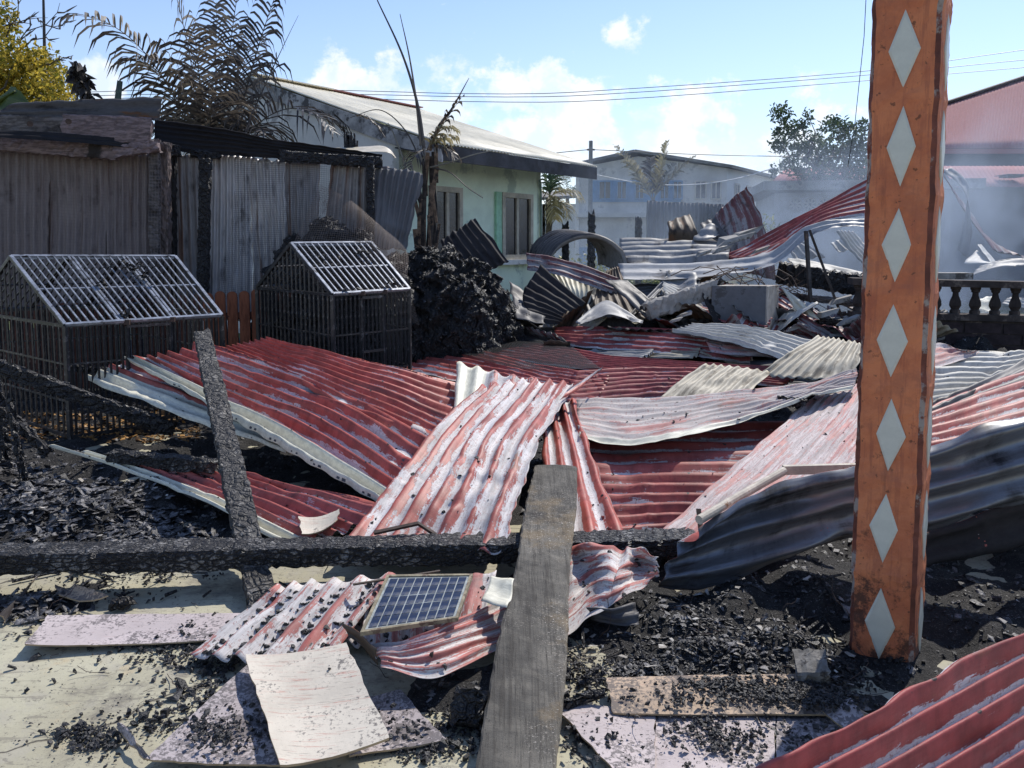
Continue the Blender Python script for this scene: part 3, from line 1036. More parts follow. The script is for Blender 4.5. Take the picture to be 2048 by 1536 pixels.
for pa, pb, zlo, zhi in ((862, 921, 1.18, 2.48), (1000, 1061, 1.30, 2.47)):
    a0, a1 = wallx(pa), wallx(pb)
    fw = window(gh, w0 + ax * a0 + per_ * .003 + up_ * zlo, ax, up_, a1 - a0, zhi - zlo, .085, 2, per_)
    MB().hexa([w0 + ax * (a0 - .06) + per_ * .003 + up_ * (zlo - .09), w0 + ax * (a1 + .06) + per_ * .003 + up_ * (zlo - .09),
               w0 + ax * (a1 + .06) + per_ * .12 + up_ * (zlo - .09), w0 + ax * (a0 - .06) + per_ * .12 + up_ * (zlo - .09),
               w0 + ax * (a0 - .06) + per_ * .003 + up_ * (zlo - .003), w0 + ax * (a1 + .06) + per_ * .003 + up_ * (zlo - .003),
               w0 + ax * (a1 + .06) + per_ * .12 + up_ * (zlo - .003), w0 + ax * (a0 - .06) + per_ * .12 + up_ * (zlo - .003)]).build('window_sill', WHITEW, gh)
    if pa > 950:
        MB().hexa([w0 + ax * (a0 - .16) + per_ * .002 + up_ * (zlo - .1), w0 + ax * (a0 - .003) + per_ * .002 + up_ * (zlo - .1),
                   w0 + ax * (a0 - .003) + per_ * .05 + up_ * (zlo - .1), w0 + ax * (a0 - .16) + per_ * .05 + up_ * (zlo - .1),
                   w0 + ax * (a0 - .16) + per_ * .002 + up_ * zhi, w0 + ax * (a0 - .003) + per_ * .002 + up_ * zhi,
                   w0 + ax * (a0 - .003) + per_ * .05 + up_ * zhi, w0 + ax * (a0 - .16) + per_ * .05 + up_ * zhi]).build('window_surround', GREEND, gh)
MB().hexa([w0 + ax * .02 + per_ * .002 + up_ * .0, w1 + per_ * .002, w1 + per_ * .03, w0 + ax * .02 + per_ * .03,
           w0 + ax * .02 + per_ * .002 + up_ * .55, w1 + per_ * .002 + up_ * .55, w1 + per_ * .03 + up_ * .55, w0 + ax * .02 + per_ * .03 + up_ * .55]).build('wall_base', GREEND, gh)
# conduit and burnt service cable on the far corner
pq = [w0 + ax * (wallx(1078) + d) + per_ * (.03 + e) + up_ * z for d, e, z in
      ((-.03, 0, 2.75), (0, 0, 2.7), (.02, .0, 2.1), (.02, 0, 1.4), (-.02, .02, 1.1))]
MB().tube(pq, .022, 6).build('conduit', plain('grey_green_conduit', (.25, .33, .27)), gh)
cv = [w0 + ax * (wallx(1084) + .04 * math.sin(i * .8)) + per_ * (.06 + .03 * math.cos(i * .8)) + up_ * (2.6 - 1.5 * i / 40) for i in range(41)]
for i in range(26):
    a = i / 26 * 6.28 * 2.4
    cv.append(w0 + ax * (wallx(1082) + .02 + .08 * math.cos(a)) + per_ * (.08 + .02 * i / 26) + up_ * (1.08 - .004 * i + .07 * math.sin(a)))
MB().tube(cv, .009, 5).build('service_cable', WIRE, gh)
st_ = D(845, 236, 16.6)
m_ = MB(); m_.bar(st_ + Vector((-.18, 0, .02)), st_ + Vector((.18, 0, -.02)), .16, .02); m_.bar(st_ + Vector((.14, 0, -.3)), st_ + Vector((.14, 0, 0)), .05)
m_.build('roof_vent', RUSTY, gh)

# two-storey grey block far behind
def boxhouse(parent, pts, z0, z1, m, name='wall'):
    """four walls standing on the ground corners pts"""
    n = len(pts)
    for i in range(n):
        a, b = Vector(pts[i]), Vector(pts[(i + 1) % n])
        quadpart([vz(a, z0), vz(b, z0), vz(b, z1), vz(a, z1)], m, parent, name, .15)


th = thing('apartment_house', (9, 38, 0), 'grey two-storey house with blue upper windows in the smoke', 'house')
A = D(1152, 400, 34.0); B = D(1452, 400, 34.0); Cc = D(1575, 400, 42.0)
A.z = B.z = Cc.z = 0
bk = (Cc - B)
Dd = A + bk
zE = 4.72
boxhouse(th, [A, B, Cc, Dd], 0, zE, GREYB)
mid = A.lerp(B, .41); mid.z = 5.2
quadpart([vz(A, zE + .003), vz(B, zE + .003), mid], GREYB, th, 'gable', .14)
dirw = (B - A).normalized(); dirb = bk.normalized()
ov = .35
e1 = A - dirw * ov - dirb * ov; e2 = B + dirw * ov - dirb * ov
e1.z = e2.z = zE - .02
rp = mid - dirb * ov + Vector((0, 0, .14))
L_ = bk.length + .7
rq = rp + dirb * L_ - Vector((0, 0, .45))
quadpart([e1, e1 + dirb * L_, rq, rp], ROOFG, th, 'roof', .12)
quadpart([rp, rq, e2 + dirb * L_, e2], plain('pale_roof_edge', (.25, .24, .22)), th, 'roof', .12)
nf = Vector((0, -1, 0))
fr = A - Vector((0, .003, 0))
def onf(px, z):
    p = D(px, 400, 34.0); return Vector((p.x, p.y - .004, z))
MB().hexa([onf(1180, 3.3), onf(1362, 3.3), onf(1362, 3.3) + nf * .05, onf(1180, 3.3) + nf * .05,
           onf(1180, 4.2), onf(1362, 4.2), onf(1362, 4.2) + nf * .05, onf(1180, 4.2) + nf * .05]).build('blue_panel_and_haze', BLUEP, th)
for px, w_ in ((1196, .55), (1232, .45), (1268, .42), (1318, .42), (1344, .42), (1388, .5), (1420, .45)):
    window(th, onf(px, 3.4) + nf * .055, (1, 0, 0), up_, w_, .78, .05, 2, nf, BLUEP if px < 1380 else FRAMEW, GLASSD)
MB().hexa([onf(1152, 2.65), onf(1452, 2.65), onf(1452, 2.65) + nf * .5, onf(1152, 2.65) + nf * .5,
           onf(1152, 2.82), onf(1452, 2.82), onf(1452, 2.82) + nf * .5, onf(1152, 2.82) + nf * .5]).build('floor_ledge', GREYB, th)
MB().hexa([onf(1156, .2), onf(1260, .2), onf(1260, .2) + nf * .05, onf(1156, .2) + nf * .05,
           onf(1156, 1.4), onf(1260, 1.4), onf(1260, 1.4) + nf * .05, onf(1156, 1.4) + nf * .05]).build('blue_panel_and_haze', BLUEP, th)  # this lower panel paints the bluish tint of the smoke
sdn = Vector((dirb.y, -dirb.x, 0))
quadpart([vz(B + sdn * .02, 0), vz(Cc + sdn * .02, 0), vz(Cc + sdn * .02, zE - .003), vz(B + sdn * .02, zE - .003)], WHITEB, th, 'side_cladding', .015)
for s_ in (1.0, 2.6, 4.6, 6.3):
    window(th, B + dirb * s_ + sdn * .025 + up_ * 3.2, dirb, up_, .6, .95, .06, 2, sdn, FRAMEW, GLASSD)

# low block building with rosette vents
lb = thing('block_building', (9, 24, 0), 'low grey block building with flat slab and rosette vents', 'building')
A = D(1550, 400, 22.0); B = D(1905, 400, 21.0); A.z = B.z = 0
bkv = Vector((1.0, 5, 0))
boxhouse(lb, [A, B, B + bkv, A + bkv], 0, 2.95, LOWW)
p = [A + Vector((-.5, -.6, 0)), B + Vector((.5, -.6, 0)), B + bkv + Vector((.5, .4, 0)), A + bkv + Vector((-.5, .4, 0))]
quadpart([vz(q, 3.22) for q in p], SLABC, lb, 'roof_slab', .24)
wd = (B - A).normalized(); wn_ = Vector((wd.y, -wd.x, 0))
for px in (1586, 1615, 1644, 1673, 1702):
    k = (px - CX) / F
    s_ = (k * A.y - A.x) / (wd.x - k * wd.y)
    c_ = A + wd * s_ + wn_ * .01
    c_.z = 2.62
    m_ = MB()
    R1, R0 = .19, .155
    for i in range(20):
        a, b = 6.2832 * i / 20, 6.2832 * (i + 1) / 20
        q = []
        for dn in (0, .05):
            for rr, aa in ((R0, a), (R1, a), (R1, b), (R0, b)):
                q.append(c_ + wd * rr * math.cos(aa) + up_ * rr * math.sin(aa) + wn_ * dn)
        m_.hexa(q)
    for i in range(8):
        a = 6.2832 * (i + .5) / 8
        d_ = wd * math.cos(a) + up_ * math.sin(a)
        m_.bar(c_ + d_ * .04 + wn_ * .022, c_ + d_ * R0 + wn_ * .022, .045, .04, wn_)
    f_ = m_.build('vent_block', SLABC, lb)
    MB().tube([c_ + wn_ * .001, c_ + wn_ * .012], .15, 20).build('opening', GLASSD, f_)

# the red-roofed house on the right
rh = thing('red_roof_house', (16, 26, 0), 'big slate-walled house with red tin roofs behind the smoke', 'house')
A = D(1870, 300, 24.0); B = D(2420, 300, 24.0); A.z = B.z = 0
def DZ(px, py, Y): return D(px, py, Y)
boxhouse(rh, [A + Vector((0, 0, 0)), B, B + Vector((2, 9, 0)), A + Vector((2, 9, 0))], 0, 4.42, DARKWALL)
e0 = DZ(1862, 296, 23.4); e1 = DZ(2500, 296, 23.4)
t0 = DZ(1870, 222, 26.5) + Vector((0, 0, 0)); t1 = DZ(2080, 150, 29.0); t2 = DZ(2500, 150, 29.0)
house_sheet([[e0, DZ(2140, 296, 23.4)], [DZ(1866, 216, 26.6), DZ(2150, 122, 30.2)]], 44, ROOFR, rh, .006, nv=10)
house_sheet([[DZ(2141, 296, 23.4), e1], [DZ(2151, 122, 30.2), DZ(2500, 122, 30.2)]], 40, ROOFR, rh, .012, nv=4)
quadpart([DZ(1866, 216, 26.6) + up_ * .01, DZ(1862, 296, 23.4) + up_ * .01, DZ(1840, 296, 30), DZ(1860, 216, 30)], ROOFR, rh, 'roof', .03)
MB().bar(DZ(1864, 214, 26.6), DZ(2152, 119, 30.2), .22, .07).build('hip_cap', RUSTY, rh)
MB().hexa([e0 + up_ * -.16, e1 + up_ * -.16, e1 + up_ * -.16 + Vector((0, .05, 0)), e0 + up_ * -.16 + Vector((0, .05, 0)),
           e0 + up_ * -.02, e1 + up_ * -.02, e1 + up_ * -.02 + Vector((0, .05, 0)), e0 + up_ * -.02 + Vector((0, .05, 0))]).build('gutter', ROOFR, rh)
pe0, pe1 = DZ(1912, 373, 20.5), DZ(2420, 373, 20.5)
pt0, pt1 = DZ(1880, 332, 22.6), DZ(2420, 332, 22.6)
house_sheet([[pe0, pe1], [pt0, pt1]], 60, ROOFR, rh, .008, nv=5, seed=4)
quadpart([Vector((pe0.x - .1, 21.4, 0)), Vector((pe1.x, 21.4, 0)), Vector((pe1.x, 21.4, pe0.z + .05)), Vector((pe0.x - .1, 21.4, pe0.z + .05))], BLUEWALL, rh, 'porch_wall', .15)
m_ = MB(); q_ = DZ(2022, 360, 20.9) + Vector((0, 0, .06))
m_.box(q_ + Vector((-.2, -.2, 0)), q_ + Vector((.2, .2, .05))); m_.box(q_ + Vector((-.28, -.28, .052)), q_ + Vector((.28, .28, .07)))
m_.build('roof_vent', ROOFG, rh)

# small pink roof behind the block building
sr = thing('pink_roof_house', (9.5, 33, 0), 'small house behind the block building, faded pink roof showing', 'house')
A = D(1560, 400, 31); B = D(1740, 400, 31); A.z = B.z = 0
boxhouse(sr, [A, B, B + Vector((1, 5, 0)), A + Vector((1, 5, 0))], 0, 3.7, WHITEB)
house_sheet([[DZ(1540, 366, 30.6), DZ(1760, 366, 30.6)], [DZ(1570, 338, 33.5), DZ(1760, 330, 33.5)]], 20, ROOFR, sr, .02, nv=3)

# white building far left of the pole
wb = thing('white_house', (3.5, 44, 0), 'white low house beyond the utility pole', 'house')
A = D(1085, 400, 42); B = D(1180, 400, 42); A.z = B.z = 0
boxhouse(wb, [A, B, B + Vector((0, 5, 0)), A + Vector((0, 5, 0))], 0, 3.6, WHITEB)
quadpart([DZ(1075, 395, 41.5), DZ(1188, 388, 41.5), DZ(1188, 378, 45), DZ(1075, 384, 45)], SLABC, wb, 'roof', .15)
window(wb, Vector((DZ(1148, 400, 42).x, 41.84, 1.3)), (1, 0, 0), up_, .9, 1.0, .07, 2, nf)

# far tree line that closes the horizon
rgv = np.random.RandomState(77)
v_, f_ = [], []
for i in range(260):
    a = -1.15 + 2.3 * i / 260
    dist = 150 + 20 * rgv.random()
    hh = 3 + 3.2 * rgv.random()
    leaf_cloud(v_, f_, (math.sin(a) * dist, math.cos(a) * dist, hh * .5), hh * .75, 26, 2.4, rgv)
tag(link_mesh('treeline', v_, f_, LEAFT), 'dark line of far trees on the horizon', 'trees', None, 'stuff')

# utility poles and wires
up = thing('utility_pole', D(1180, 485, 25) * 1.0, 'thin grey utility pole beyond the green house', 'pole')
pb_ = D(1180, 485, 25); pb_.z = 0.0
up.location = pb_
MB().tube([pb_, vz(pb_, 2.5), vz(pb_, 4.72)], [.085, .075, .06], 8).build('shaft', POLE, up)
MB().bar(vz(pb_, 4.45) - Vector((.12, 0, 0)), vz(pb_, 4.45) + Vector((.12, 0, 0)), .05).build('bracket', RUSTY, up)


def wire(px, label, r=.012, sag=True):
    pts = [D(*p) for p in px]
    P = crom(np.array([tuple(p) for p in pts]), np.linspace(0, 1, 24))
    o = MB().tube([Vector(p) for p in P], r, 4).build('overhead_wire', WIRE)
    tag(o, label, 'wire')


for ys, lab in (((205, 178, 188, 178, 142, 100, 62), 'topmost of the three overhead power lines crossing the sky'),
                ((212, 186, 194, 186, 150, 120, 92), 'middle one of the three overhead power lines crossing the sky'),
                ((219, 193, 204, 198, 161, 135, 106), 'lowest of the three overhead power lines crossing the sky')):
    wire([(x, y, 44) for x, y in zip((-400, 420, 980, 1250, 1735, 2048, 2400), ys)], lab, .019)
wire([(1060, 312, 25), (1120, 305, 25), (1180, 299, 25)], 'short cable from the green house eave to the grey pole', .013)
wire([(1180, 299, 25), (1400, 309, 25.5), (1600, 313, 26), (1800, 312, 26)], 'cable from the grey pole towards the tree', .013)
o = MB().tube([Vector(q) for q in crom(np.array([tuple(D(*q)) for q in ((1194, 350, 25), (1280, 366, 25), (1370, 370, 25), (1460, 360, 25), (1550, 336, 25.5))]), np.linspace(0, 1, 20))], .016, 4).build('overhead_wire', plain('white_cable', (.6, .6, .6)))
tag(o, 'white sagging cable below the grey pole', 'wire')

# ------------------------------------------------------------------ trees and palms
def tree(name, base, top, label, cat, leafm, clumps, limbs, trunk_r, size, n, seed, flat=.8, bare=()):
    rg = np.random.RandomState(seed)
    t = thing(name, base, label, cat)
    mb = MB()
    spine = limb(mb, base, top, trunk_r, trunk_r * .55, rg)
    for c, r in clumps:
        limb(mb, spine[3 + rg.randint(0, 4)], c, trunk_r * .4, trunk_r * .08, rg, .12)
    mb.build('trunk', TWIG, t)
    if bare:
        mb = MB()
        for pts in bare:
            mb.tube(pts, [.017 * (1 - .8 * i / (len(pts) - 1)) for i in range(len(pts))], 5)
        mb.build('bare_branch', TWIG, t)
    v, f = [], []
    for c, r in clumps:
        leaf_cloud(v, f, tuple(c), r, int(n * r * r), size, rg, flat, .3)
    link_mesh('crown', v, f, leafm, t)
    return t


def twigs(px0, py0, px1, py1, Y, rg, depth=3):
    """a forked bare branch, as polylines"""
    out = []
    a, b = D(px0, py0, Y), D(px1, py1, Y)
    L = (b - a).length
    pts = [a.lerp(b, i / 6) + Vector(rg.normal(0, .025 * L, 3)) for i in range(7)]
    out.append(pts)
    if depth > 0:
        for i in (2, 3, 4, 5):
            d = (pts[i] - pts[i - 1]).normalized()
            s = Vector(rg.normal(0, .5, 3)); s.y *= .4
            q = [pts[i] + (d + s).normalized() * L * (.1 + .12 * rg.random()) * k / 3 for k in range(4)]
            for k in range(1, 4): q[k] = q[k] + Vector(rg.normal(0, .012 * L, 3))
            out.append(q)
            if depth > 1:
                s = Vector(rg.normal(0, .6, 3))
                out.append([q[2], q[2] + (d + s).normalized() * L * .09, q[2] + (d + s).normalized() * L * .16 + Vector(rg.normal(0, .02 * L, 3))])
    return out


rgt = np.random.RandomState(21)
cl_ = []
for (px, py, r) in ((-60, 160, .75), (10, 170, .62), (60, 150, .55), (100, 175, .46), (120, 190, .30), (30, 115, .50), (85, 125, .36), (-20, 110, .6),
                    (115, 150, .25), (60, 200, .5), (-120, 90, .9), (0, 205, .5), (10, 60, .22), (-20, 30, .5)):
    cl_.append((D(px, py, 14.5 + rgt.normal(0, .35)), r))
bare = twigs(0, 120, 130, 10, 14.2, rgt) + twigs(10, 95, 60, -30, 14.4, rgt) + twigs(30, 100, 140, 40, 14.0, rgt) + twigs(-10, 60, 90, 30, 14.3, rgt) + twigs(90, 130, 145, 110, 14.2, rgt, 2)
tree('yellow_tree', Vector((-10.2, 14.8, 0)), D(-60, 170, 14.8), 'yellow-green leafy tree with bare twigs behind the burnt shed', 'tree', LEAFY, cl_, 5, .14, .10, 2100, 31, .8, bare)

cl_ = []
for (px, py, r) in ((1560, 225, .42), (1580, 260, .45), (1560, 290, .4), (1605, 245, .3), (1575, 325, .35), (1600, 300, .45), (1625, 285, .5), (1640, 320, .6),
                    (1665, 300, .55), (1660, 250, .42), (1690, 265, .45), (1700, 300, .5), (1725, 255, .35), (1690, 340, .6), (1640, 355, .6), (1730, 320, .6),
                    (1740, 355, .6), (1600, 340, .4), (1550, 340, .25), (1555, 265, .22), (1770, 300, .6), (1615, 228, .18), (1720, 290, .5), (1680, 250, .3)):
    cl_.append((D(px, py, 27 + rgt.normal(0, .6)), r))
tree('leafy_tree', Vector((10.9, 27.5, 0)), D(1660, 350, 27.5), 'dark green bushy tree behind the block building', 'tree', LEAFT, cl_, 5, .13, .16, 900, 33, .85)

# burnt coconut palm behind the shed
def palm(name, base, label, cat, fr, leafm, trunk=None, seed=0, nl=46, leaf=.42, hang=.55, ribm=None):
    rg = np.random.RandomState(seed)
    t = thing(name, vz(base, 0), label, cat)
    if trunk:
        mb = MB()
        n = 14
        pts = [vz(base, 0).lerp(base, i / n) + Vector(rg.normal(0, .012, 3)) for i in range(n + 1)]
        mb.tube(pts, [trunk * (1.15 - .4 * i / n) * (1 + .06 * (i % 2)) for i in range(n + 1)], 9)
        mb.build('trunk', BARK, t)
    for i, f in enumerate(fr):
        tip, L, dr = f[0], f[1], f[2]
        k = f[3] if len(f) > 3 else {}
        b = k.get('base', base) + Vector(rg.normal(0, .03, 3))
        mb = frond(b, tip, L, dr, k.get('nl', nl), k.get('leaf', leaf), rg, k.get('rib', .016), k.get('hang', hang), k.get('missing', .12), k.get('tip', 0))
        mb.build('frond', k.get('m', leafm), t)
    return t


pbase = D(425, 330, 11.5)
frs = []
for (px, py, Y, L, dr, k) in ((318, 100, 11.0, 2.7, 1.75, {}), (368, 10, 11.4, 2.5, .9, {}), (425, -60, 11.9, 2.4, .35, {}),
                              (470, -40, 11.3, 2.5, .40, {}), (530, -10, 11.2, 2.5, .35, {'m': 0}), (575, 60, 11.6, 2.3, .12, {'m': 0, 'missing': .35, 'tip': .3}),
                              (400, 50, 10.8, 2.0, 1.0, {}), (500, 30, 12.2, 2.1, .6, {}), (350, 140, 11.0, 1.9, 1.5, {}),
                              (560, 170, 11.0, 2.3, 1.7, {'m': 0, 'missing': .3}), (430, 130, 10.7, 1.4, 1.0, {}), (510, 200, 10.9, 1.3, 1.3, {'m': 0}), (385, 200, 10.7, 1.1, 1.3, {})):
    kk = dict(k)
    if kk.get('m') == 0: kk['m'] = LEAFK
    bs = pbase + Vector((((px - 425) * .0016), 0, 0))
    kk['base'] = bs
    frs.append((D(px, py, Y) - bs, L, dr, kk))
palm('burnt_palm', pbase, 'big scorched coconut palm with curled grey fronds behind the shed', 'palm', frs, LEAFB, .13, 41, 33, .84, 1.15)

# slender burnt palm in front of the green house
pb2 = D(855, 300, 11.0)
sp = thing('slender_palm', vz(D(850, 485, 11.0), 0), 'thin burnt palm with two bare whip stalks before the green house', 'palm')
rgp = np.random.RandomState(8)
mb = MB()
for (x0, x1, xr, ww) in ((843, 848, .05, 1), (856, 862, .06, 1), (868, 866, .04, 1)):
    a, b = D(x0 + 4, 485, 11.0), D(x1, 300 + 20 * rgp.random(), 11.0 + rgp.normal(0, .05))
    a.z = 0
    limb(mb, a, b, xr * 1.2, xr * .6, rgp, .015)
mb.build('trunk', BARK, sp)
mb = MB()
for i in range(16):
    x = 838 + 40 * rgp.random()
    y0 = 300 + 180 * rgp.random()
    a, b = D(x, y0 + 60, 10.93), D(x + rgp.normal(0, 9), y0 - 20, 10.9)
    mb.bar(a, b, .035 + .03 * rgp.random(), .012, Vector((0, 1, .2)))
mb.build('leaf_sheath', BARKP, sp)
def whip(pts, r0, r1, name, m):
    P = crom(np.array([tuple(D(*p)) for p in pts]), np.linspace(0, 1, 26))
    MB().tube([Vector(p) for p in P], [r0 + (r1 - r0) * i / 25 for i in range(26)], 5).build(name, m, sp)
whip([(848, 300, 11), (835, 210, 11), (805, 110, 10.9), (752, -5, 10.8)], .028, .008, 'stalk', LEAFK)
whip([(842, 290, 11.05), (832, 200, 11.1), (818, 110, 11.1), (800, 28, 11.2)], .022, .005, 'stalk', LEAFB)
whip([(858, 300, 11), (880, 250, 10.9), (905, 215, 10.8), (938, 156, 10.7)], .035, .004, 'stalk', BARKP)
whip([(862, 335, 10.9), (900, 345, 10.7), (935, 375, 10.6), (966, 396, 10.5)], .012, .006, 'stalk', LEAFK)
whip([(860, 335, 10.9), (900, 325, 10.7), (945, 310, 10.6), (986, 301, 10.5)], .012, .005, 'stalk', LEAFGR)
whip([(845, 330, 11), (810, 260, 10.9), (760, 220, 10.8), (700, 235, 10.7)], .012, .004, 'stalk', LEAFK)
whip([(812, 336, 10.9), (800, 300, 10.9), (785, 262, 10.9), (776, 246, 10.9)], .014, .006, 'stalk', LEAFGR)
for (px, py, L, dr, m, ms) in ((935, 165, .9, .2, LEAFB, .2), (905, 245, .5, 1.0, LEAFG, .1), (880, 250, .7, 1.4, LEAFG, .2), (915, 270, .5, 1.8, LEAFB, .2), (830, 300, .5, 1.9, LEAFB, .3)):
    frond(pb2, D(px, py, 10.8) - pb2, L, dr, 12, .25, rgp, .01, 1.2, ms).build('frond', m, sp)
frond(D(770, 275, 10.9), D(740, 225, 10.9) - D(770, 275, 10.9), .5, 1.2, 14, .16, rgp, .008, .7, .1).build('frond', LEAFB, sp)

# palms further back
pb3 = D(1305, 400, 20.5)
frs = [(D(px, py, Y) - pb3, L, dr, {'hang': h, 'm': m}) for px, py, Y, L, dr, h, m in
       ((1245, 300, 20, 1.75, .25, .5, LEAFGR), (1330, 285, 20.6, 1.6, .12, .3, LEAFG), (1372, 320, 20.2, 1.5, .3, .45, LEAFGR), (1300, 300, 21, 1.2, .1, .4, LEAFB),
        (1270, 330, 20.3, 1.3, .4, .5, LEAFG), (1340, 330, 20.8, 1.2, .3, .4, LEAFGR))]
palm('young_palm', pb3, 'young palm with upright pale fronds beside the grey tin fence', 'palm', frs, LEAFGR, .09, 43, 40, .42, .4)
pb4 = D(1098, 395, 18.0)
frs = [(D(px, py, Y) - pb4, L, dr, {'hang': .9, 'm': m}) for px, py, Y, L, dr, m in
       ((1130, 370, 17.8, .9, 1.8, LEAFG), (1120, 340, 18.3, 1.0, 1.0, LEAFG), (1085, 345, 18, .8, .8, LEAFT), (1105, 330, 18.2, .9, 1.0, LEAFT), (1135, 400, 17.7, .8, 2.0, LEAFG),
        (1110, 410, 17.6, .7, 2.4, LEAFG), (1075, 380, 17.9, .8, 2.0, LEAFG))]
palm('dry_palm', pb4, 'small palm with yellowed drooping fronds at the green house corner', 'palm', frs, LEAFG, .08, 45, 30, .38, .9)
pb5 = D(1135, 385, 48.0)
frs = [(Vector((math.cos(a) * .9, .3 * math.sin(2 * a), .45)), 1.5, 1.6, {'hang': .8}) for a in (0, .8, 1.6, 2.4, 3.2, 4.2, 5.3)]
palm('coconut_palm', pb5, 'dark coconut palm far off beyond the white house', 'palm', frs, LEAFT, .13, 47, 24, .55, .8)

# burnt banana remains standing over the shed roof
bn = thing('banana_plant', vz(D(170, 400, 10.6), 0), 'charred drooping banana leaf standing over the shed roof', 'banana plant')
rgb_ = np.random.RandomState(4)
mb = MB()
mb.tube([vz(D(178, 400, 10.6), 0), D(180, 260, 10.6), D(172, 170, 10.5), D(150, 122, 10.4)], [.09, .07, .05, .02], 7)
mb.build('stem', BARK, bn)
v_, f_ = [], []
for i in range(46):
    t_ = rgb_.random()
    c_ = D(150 + 26 * t_ + rgb_.normal(0, 6), 125 + 68 * t_ + rgb_.normal(0, 5), 10.5)
    leaf_cloud(v_, f_, tuple(c_), .04, 2, .17, rgb_, 1, 1.5)
link_mesh('leaf', v_, f_, LEAFK, bn)
sb = thing('burnt_stump', vz(D(237, 400, 10.4), 0), 'slim scorched stump sticking up above the grey roof sheet', 'stump')
MB().tube([vz(D(234, 400, 10.4), 0), D(234, 230, 10.4), D(236, 195, 10.4), D(240, 162, 10.4)], [.06, .045, .04, .035], 8).build('trunk', plain('mossy_bark', (.09, .12, .10), .8, .4), sb)
bg_ = thing('green_banana_leaf', vz(D(30, 400, 10.0), 0), 'broad green banana leaf bent over the shed roof corner', 'banana plant')
MB().tube([vz(D(-30, 400, 10), 0), D(-20, 260, 10), D(0, 200, 9.9), D(30, 182, 9.8)], [.08, .06, .03, .012], 7).build('stem', BANANA, bg_)
sheet([[D(-30, 230, 10.0), D(20, 172, 10.0)], [D(10, 225, 9.7), D(35, 178, 9.8)], [D(62, 222, 9.5), D(66, 212, 9.6)]], 2, None, BANANA, BANANA, .01, 'leaf', .02, parent=bg_, nv=14, seed=2)
tp = thing('thin_pole', vz(D(88, 400, 16), 0), 'thin dark mast rising past the yellow-green tree', 'pole')
MB().tube([vz(D(90, 400, 16), 0), D(89, 95, 16), D(86, -40, 16)], [.035, .03, .02], 6).build('shaft', STEEL, tp)

# weeds behind the lot
rgw = np.random.RandomState(50)
v_, f_ = [], []
for i in range(320):
    px = 1065 + 260 * rgw.random()
    Y = 14.5 + 6 * rgw.random()
    p_ = D(px, 500, Y)
    h_ = .55 + 1.05 * rgw.random() * (1 if px > 1180 else .85)
    leaf_cloud(v_, f_, (p_.x, p_.y, h_ * .55), .36, 26, .11, rgw, h_ * 1.4)
for i in range(60):
    p_ = D(1505 + 40 * rgw.random(), 480, 17 + rgw.random())
    leaf_cloud(v_, f_, (p_.x, p_.y, 1.1 + .9 * rgw.random()), .25, 14, .10, rgw, 1)
w_ = link_mesh('weeds', v_, f_, LEAFH)
tag(w_, 'yellowed weeds growing behind the burnt lot', 'weeds', None, 'stuff')
for px, Y, y0, y1, lab in ((1183, 13.0, 430, 545, 'charred fence post in front of the utility pole'), (1277, 14.0, 438, 500, 'charred fence post right of the curled roofing arch'),
                           (1131, 14.2, 450, 500, 'weathered fence post among the weeds by the green house')):
    a = D(px, y1, Y); a.z = 0
    rough_beam(a, D(px, y0, Y), .11, .11, CHARD, 'fence_post', lab, 'post', seed=px, jit=.008, nick=.03)
rough_beam(D(1065, 492, 14.0), D(1135, 490, 14.2), .07, .05, GREY_WOOD, 'fence_rail', 'grey rail joined to a post in the weeds', 'rail', seed=5)

# grey tin fence
tf = thing('tin_fence', vz(D(1370, 485, 19), 0), 'tall grey corrugated tin fence beside the young palm', 'fence')
for i in range(4):
    x0, x1 = 1294 + i * 38, 1294 + (i + 1) * 38 + 2
    a, b = D(x0, 401 + 2 * i, 19 + .2 * i), D(x1, 401 + 2 * (i + .7), 19 + .2 * (i + 1))
    sheet([[a, b], [vz(a, 0), vz(b, 0)]], 5, None, TINF, TINF, .012, 'tin_panel', .004, parent=tf, nv=8, seed=60 + i)
# ------------------------------------------------------------------ the burnt shed on the left
shed = thing('burnt_shed', (-4.2, 9.0, 0), 'burnt shed of smoked corrugated sheets and scorched timber behind the cages', 'shed')


def wsheet(x0, x1, yt0, yt1, yb0, yb1, Y0, Y1, n, m, seed, amp=.014, lean=0.0, bx0=None, bx1=None, crumple=.012):
    a, b = D(x0, yt0, Y0), D(x1, yt1, Y1)
    c, d_ = D(bx0 if bx0 is not None else x0, yb0, Y0 + lean), D(bx1 if bx1 is not None else x1, yb1, Y1 + lean)
    mida, midb = a.lerp(c, .5), b.lerp(d_, .5)
    rg = np.random.RandomState(seed)
    mida.y += rg.normal(0, .02); midb.y += rg.normal(0, .02)
    return sheet([[a, a.lerp(b, .5), b], [mida, mida.lerp(midb, .5), midb], [c, c.lerp(d_, .5), d_]], n, None, m, m, amp, 'wall_sheet', crumple, seed=seed, parent=shed, nv=36, ragged=.012)


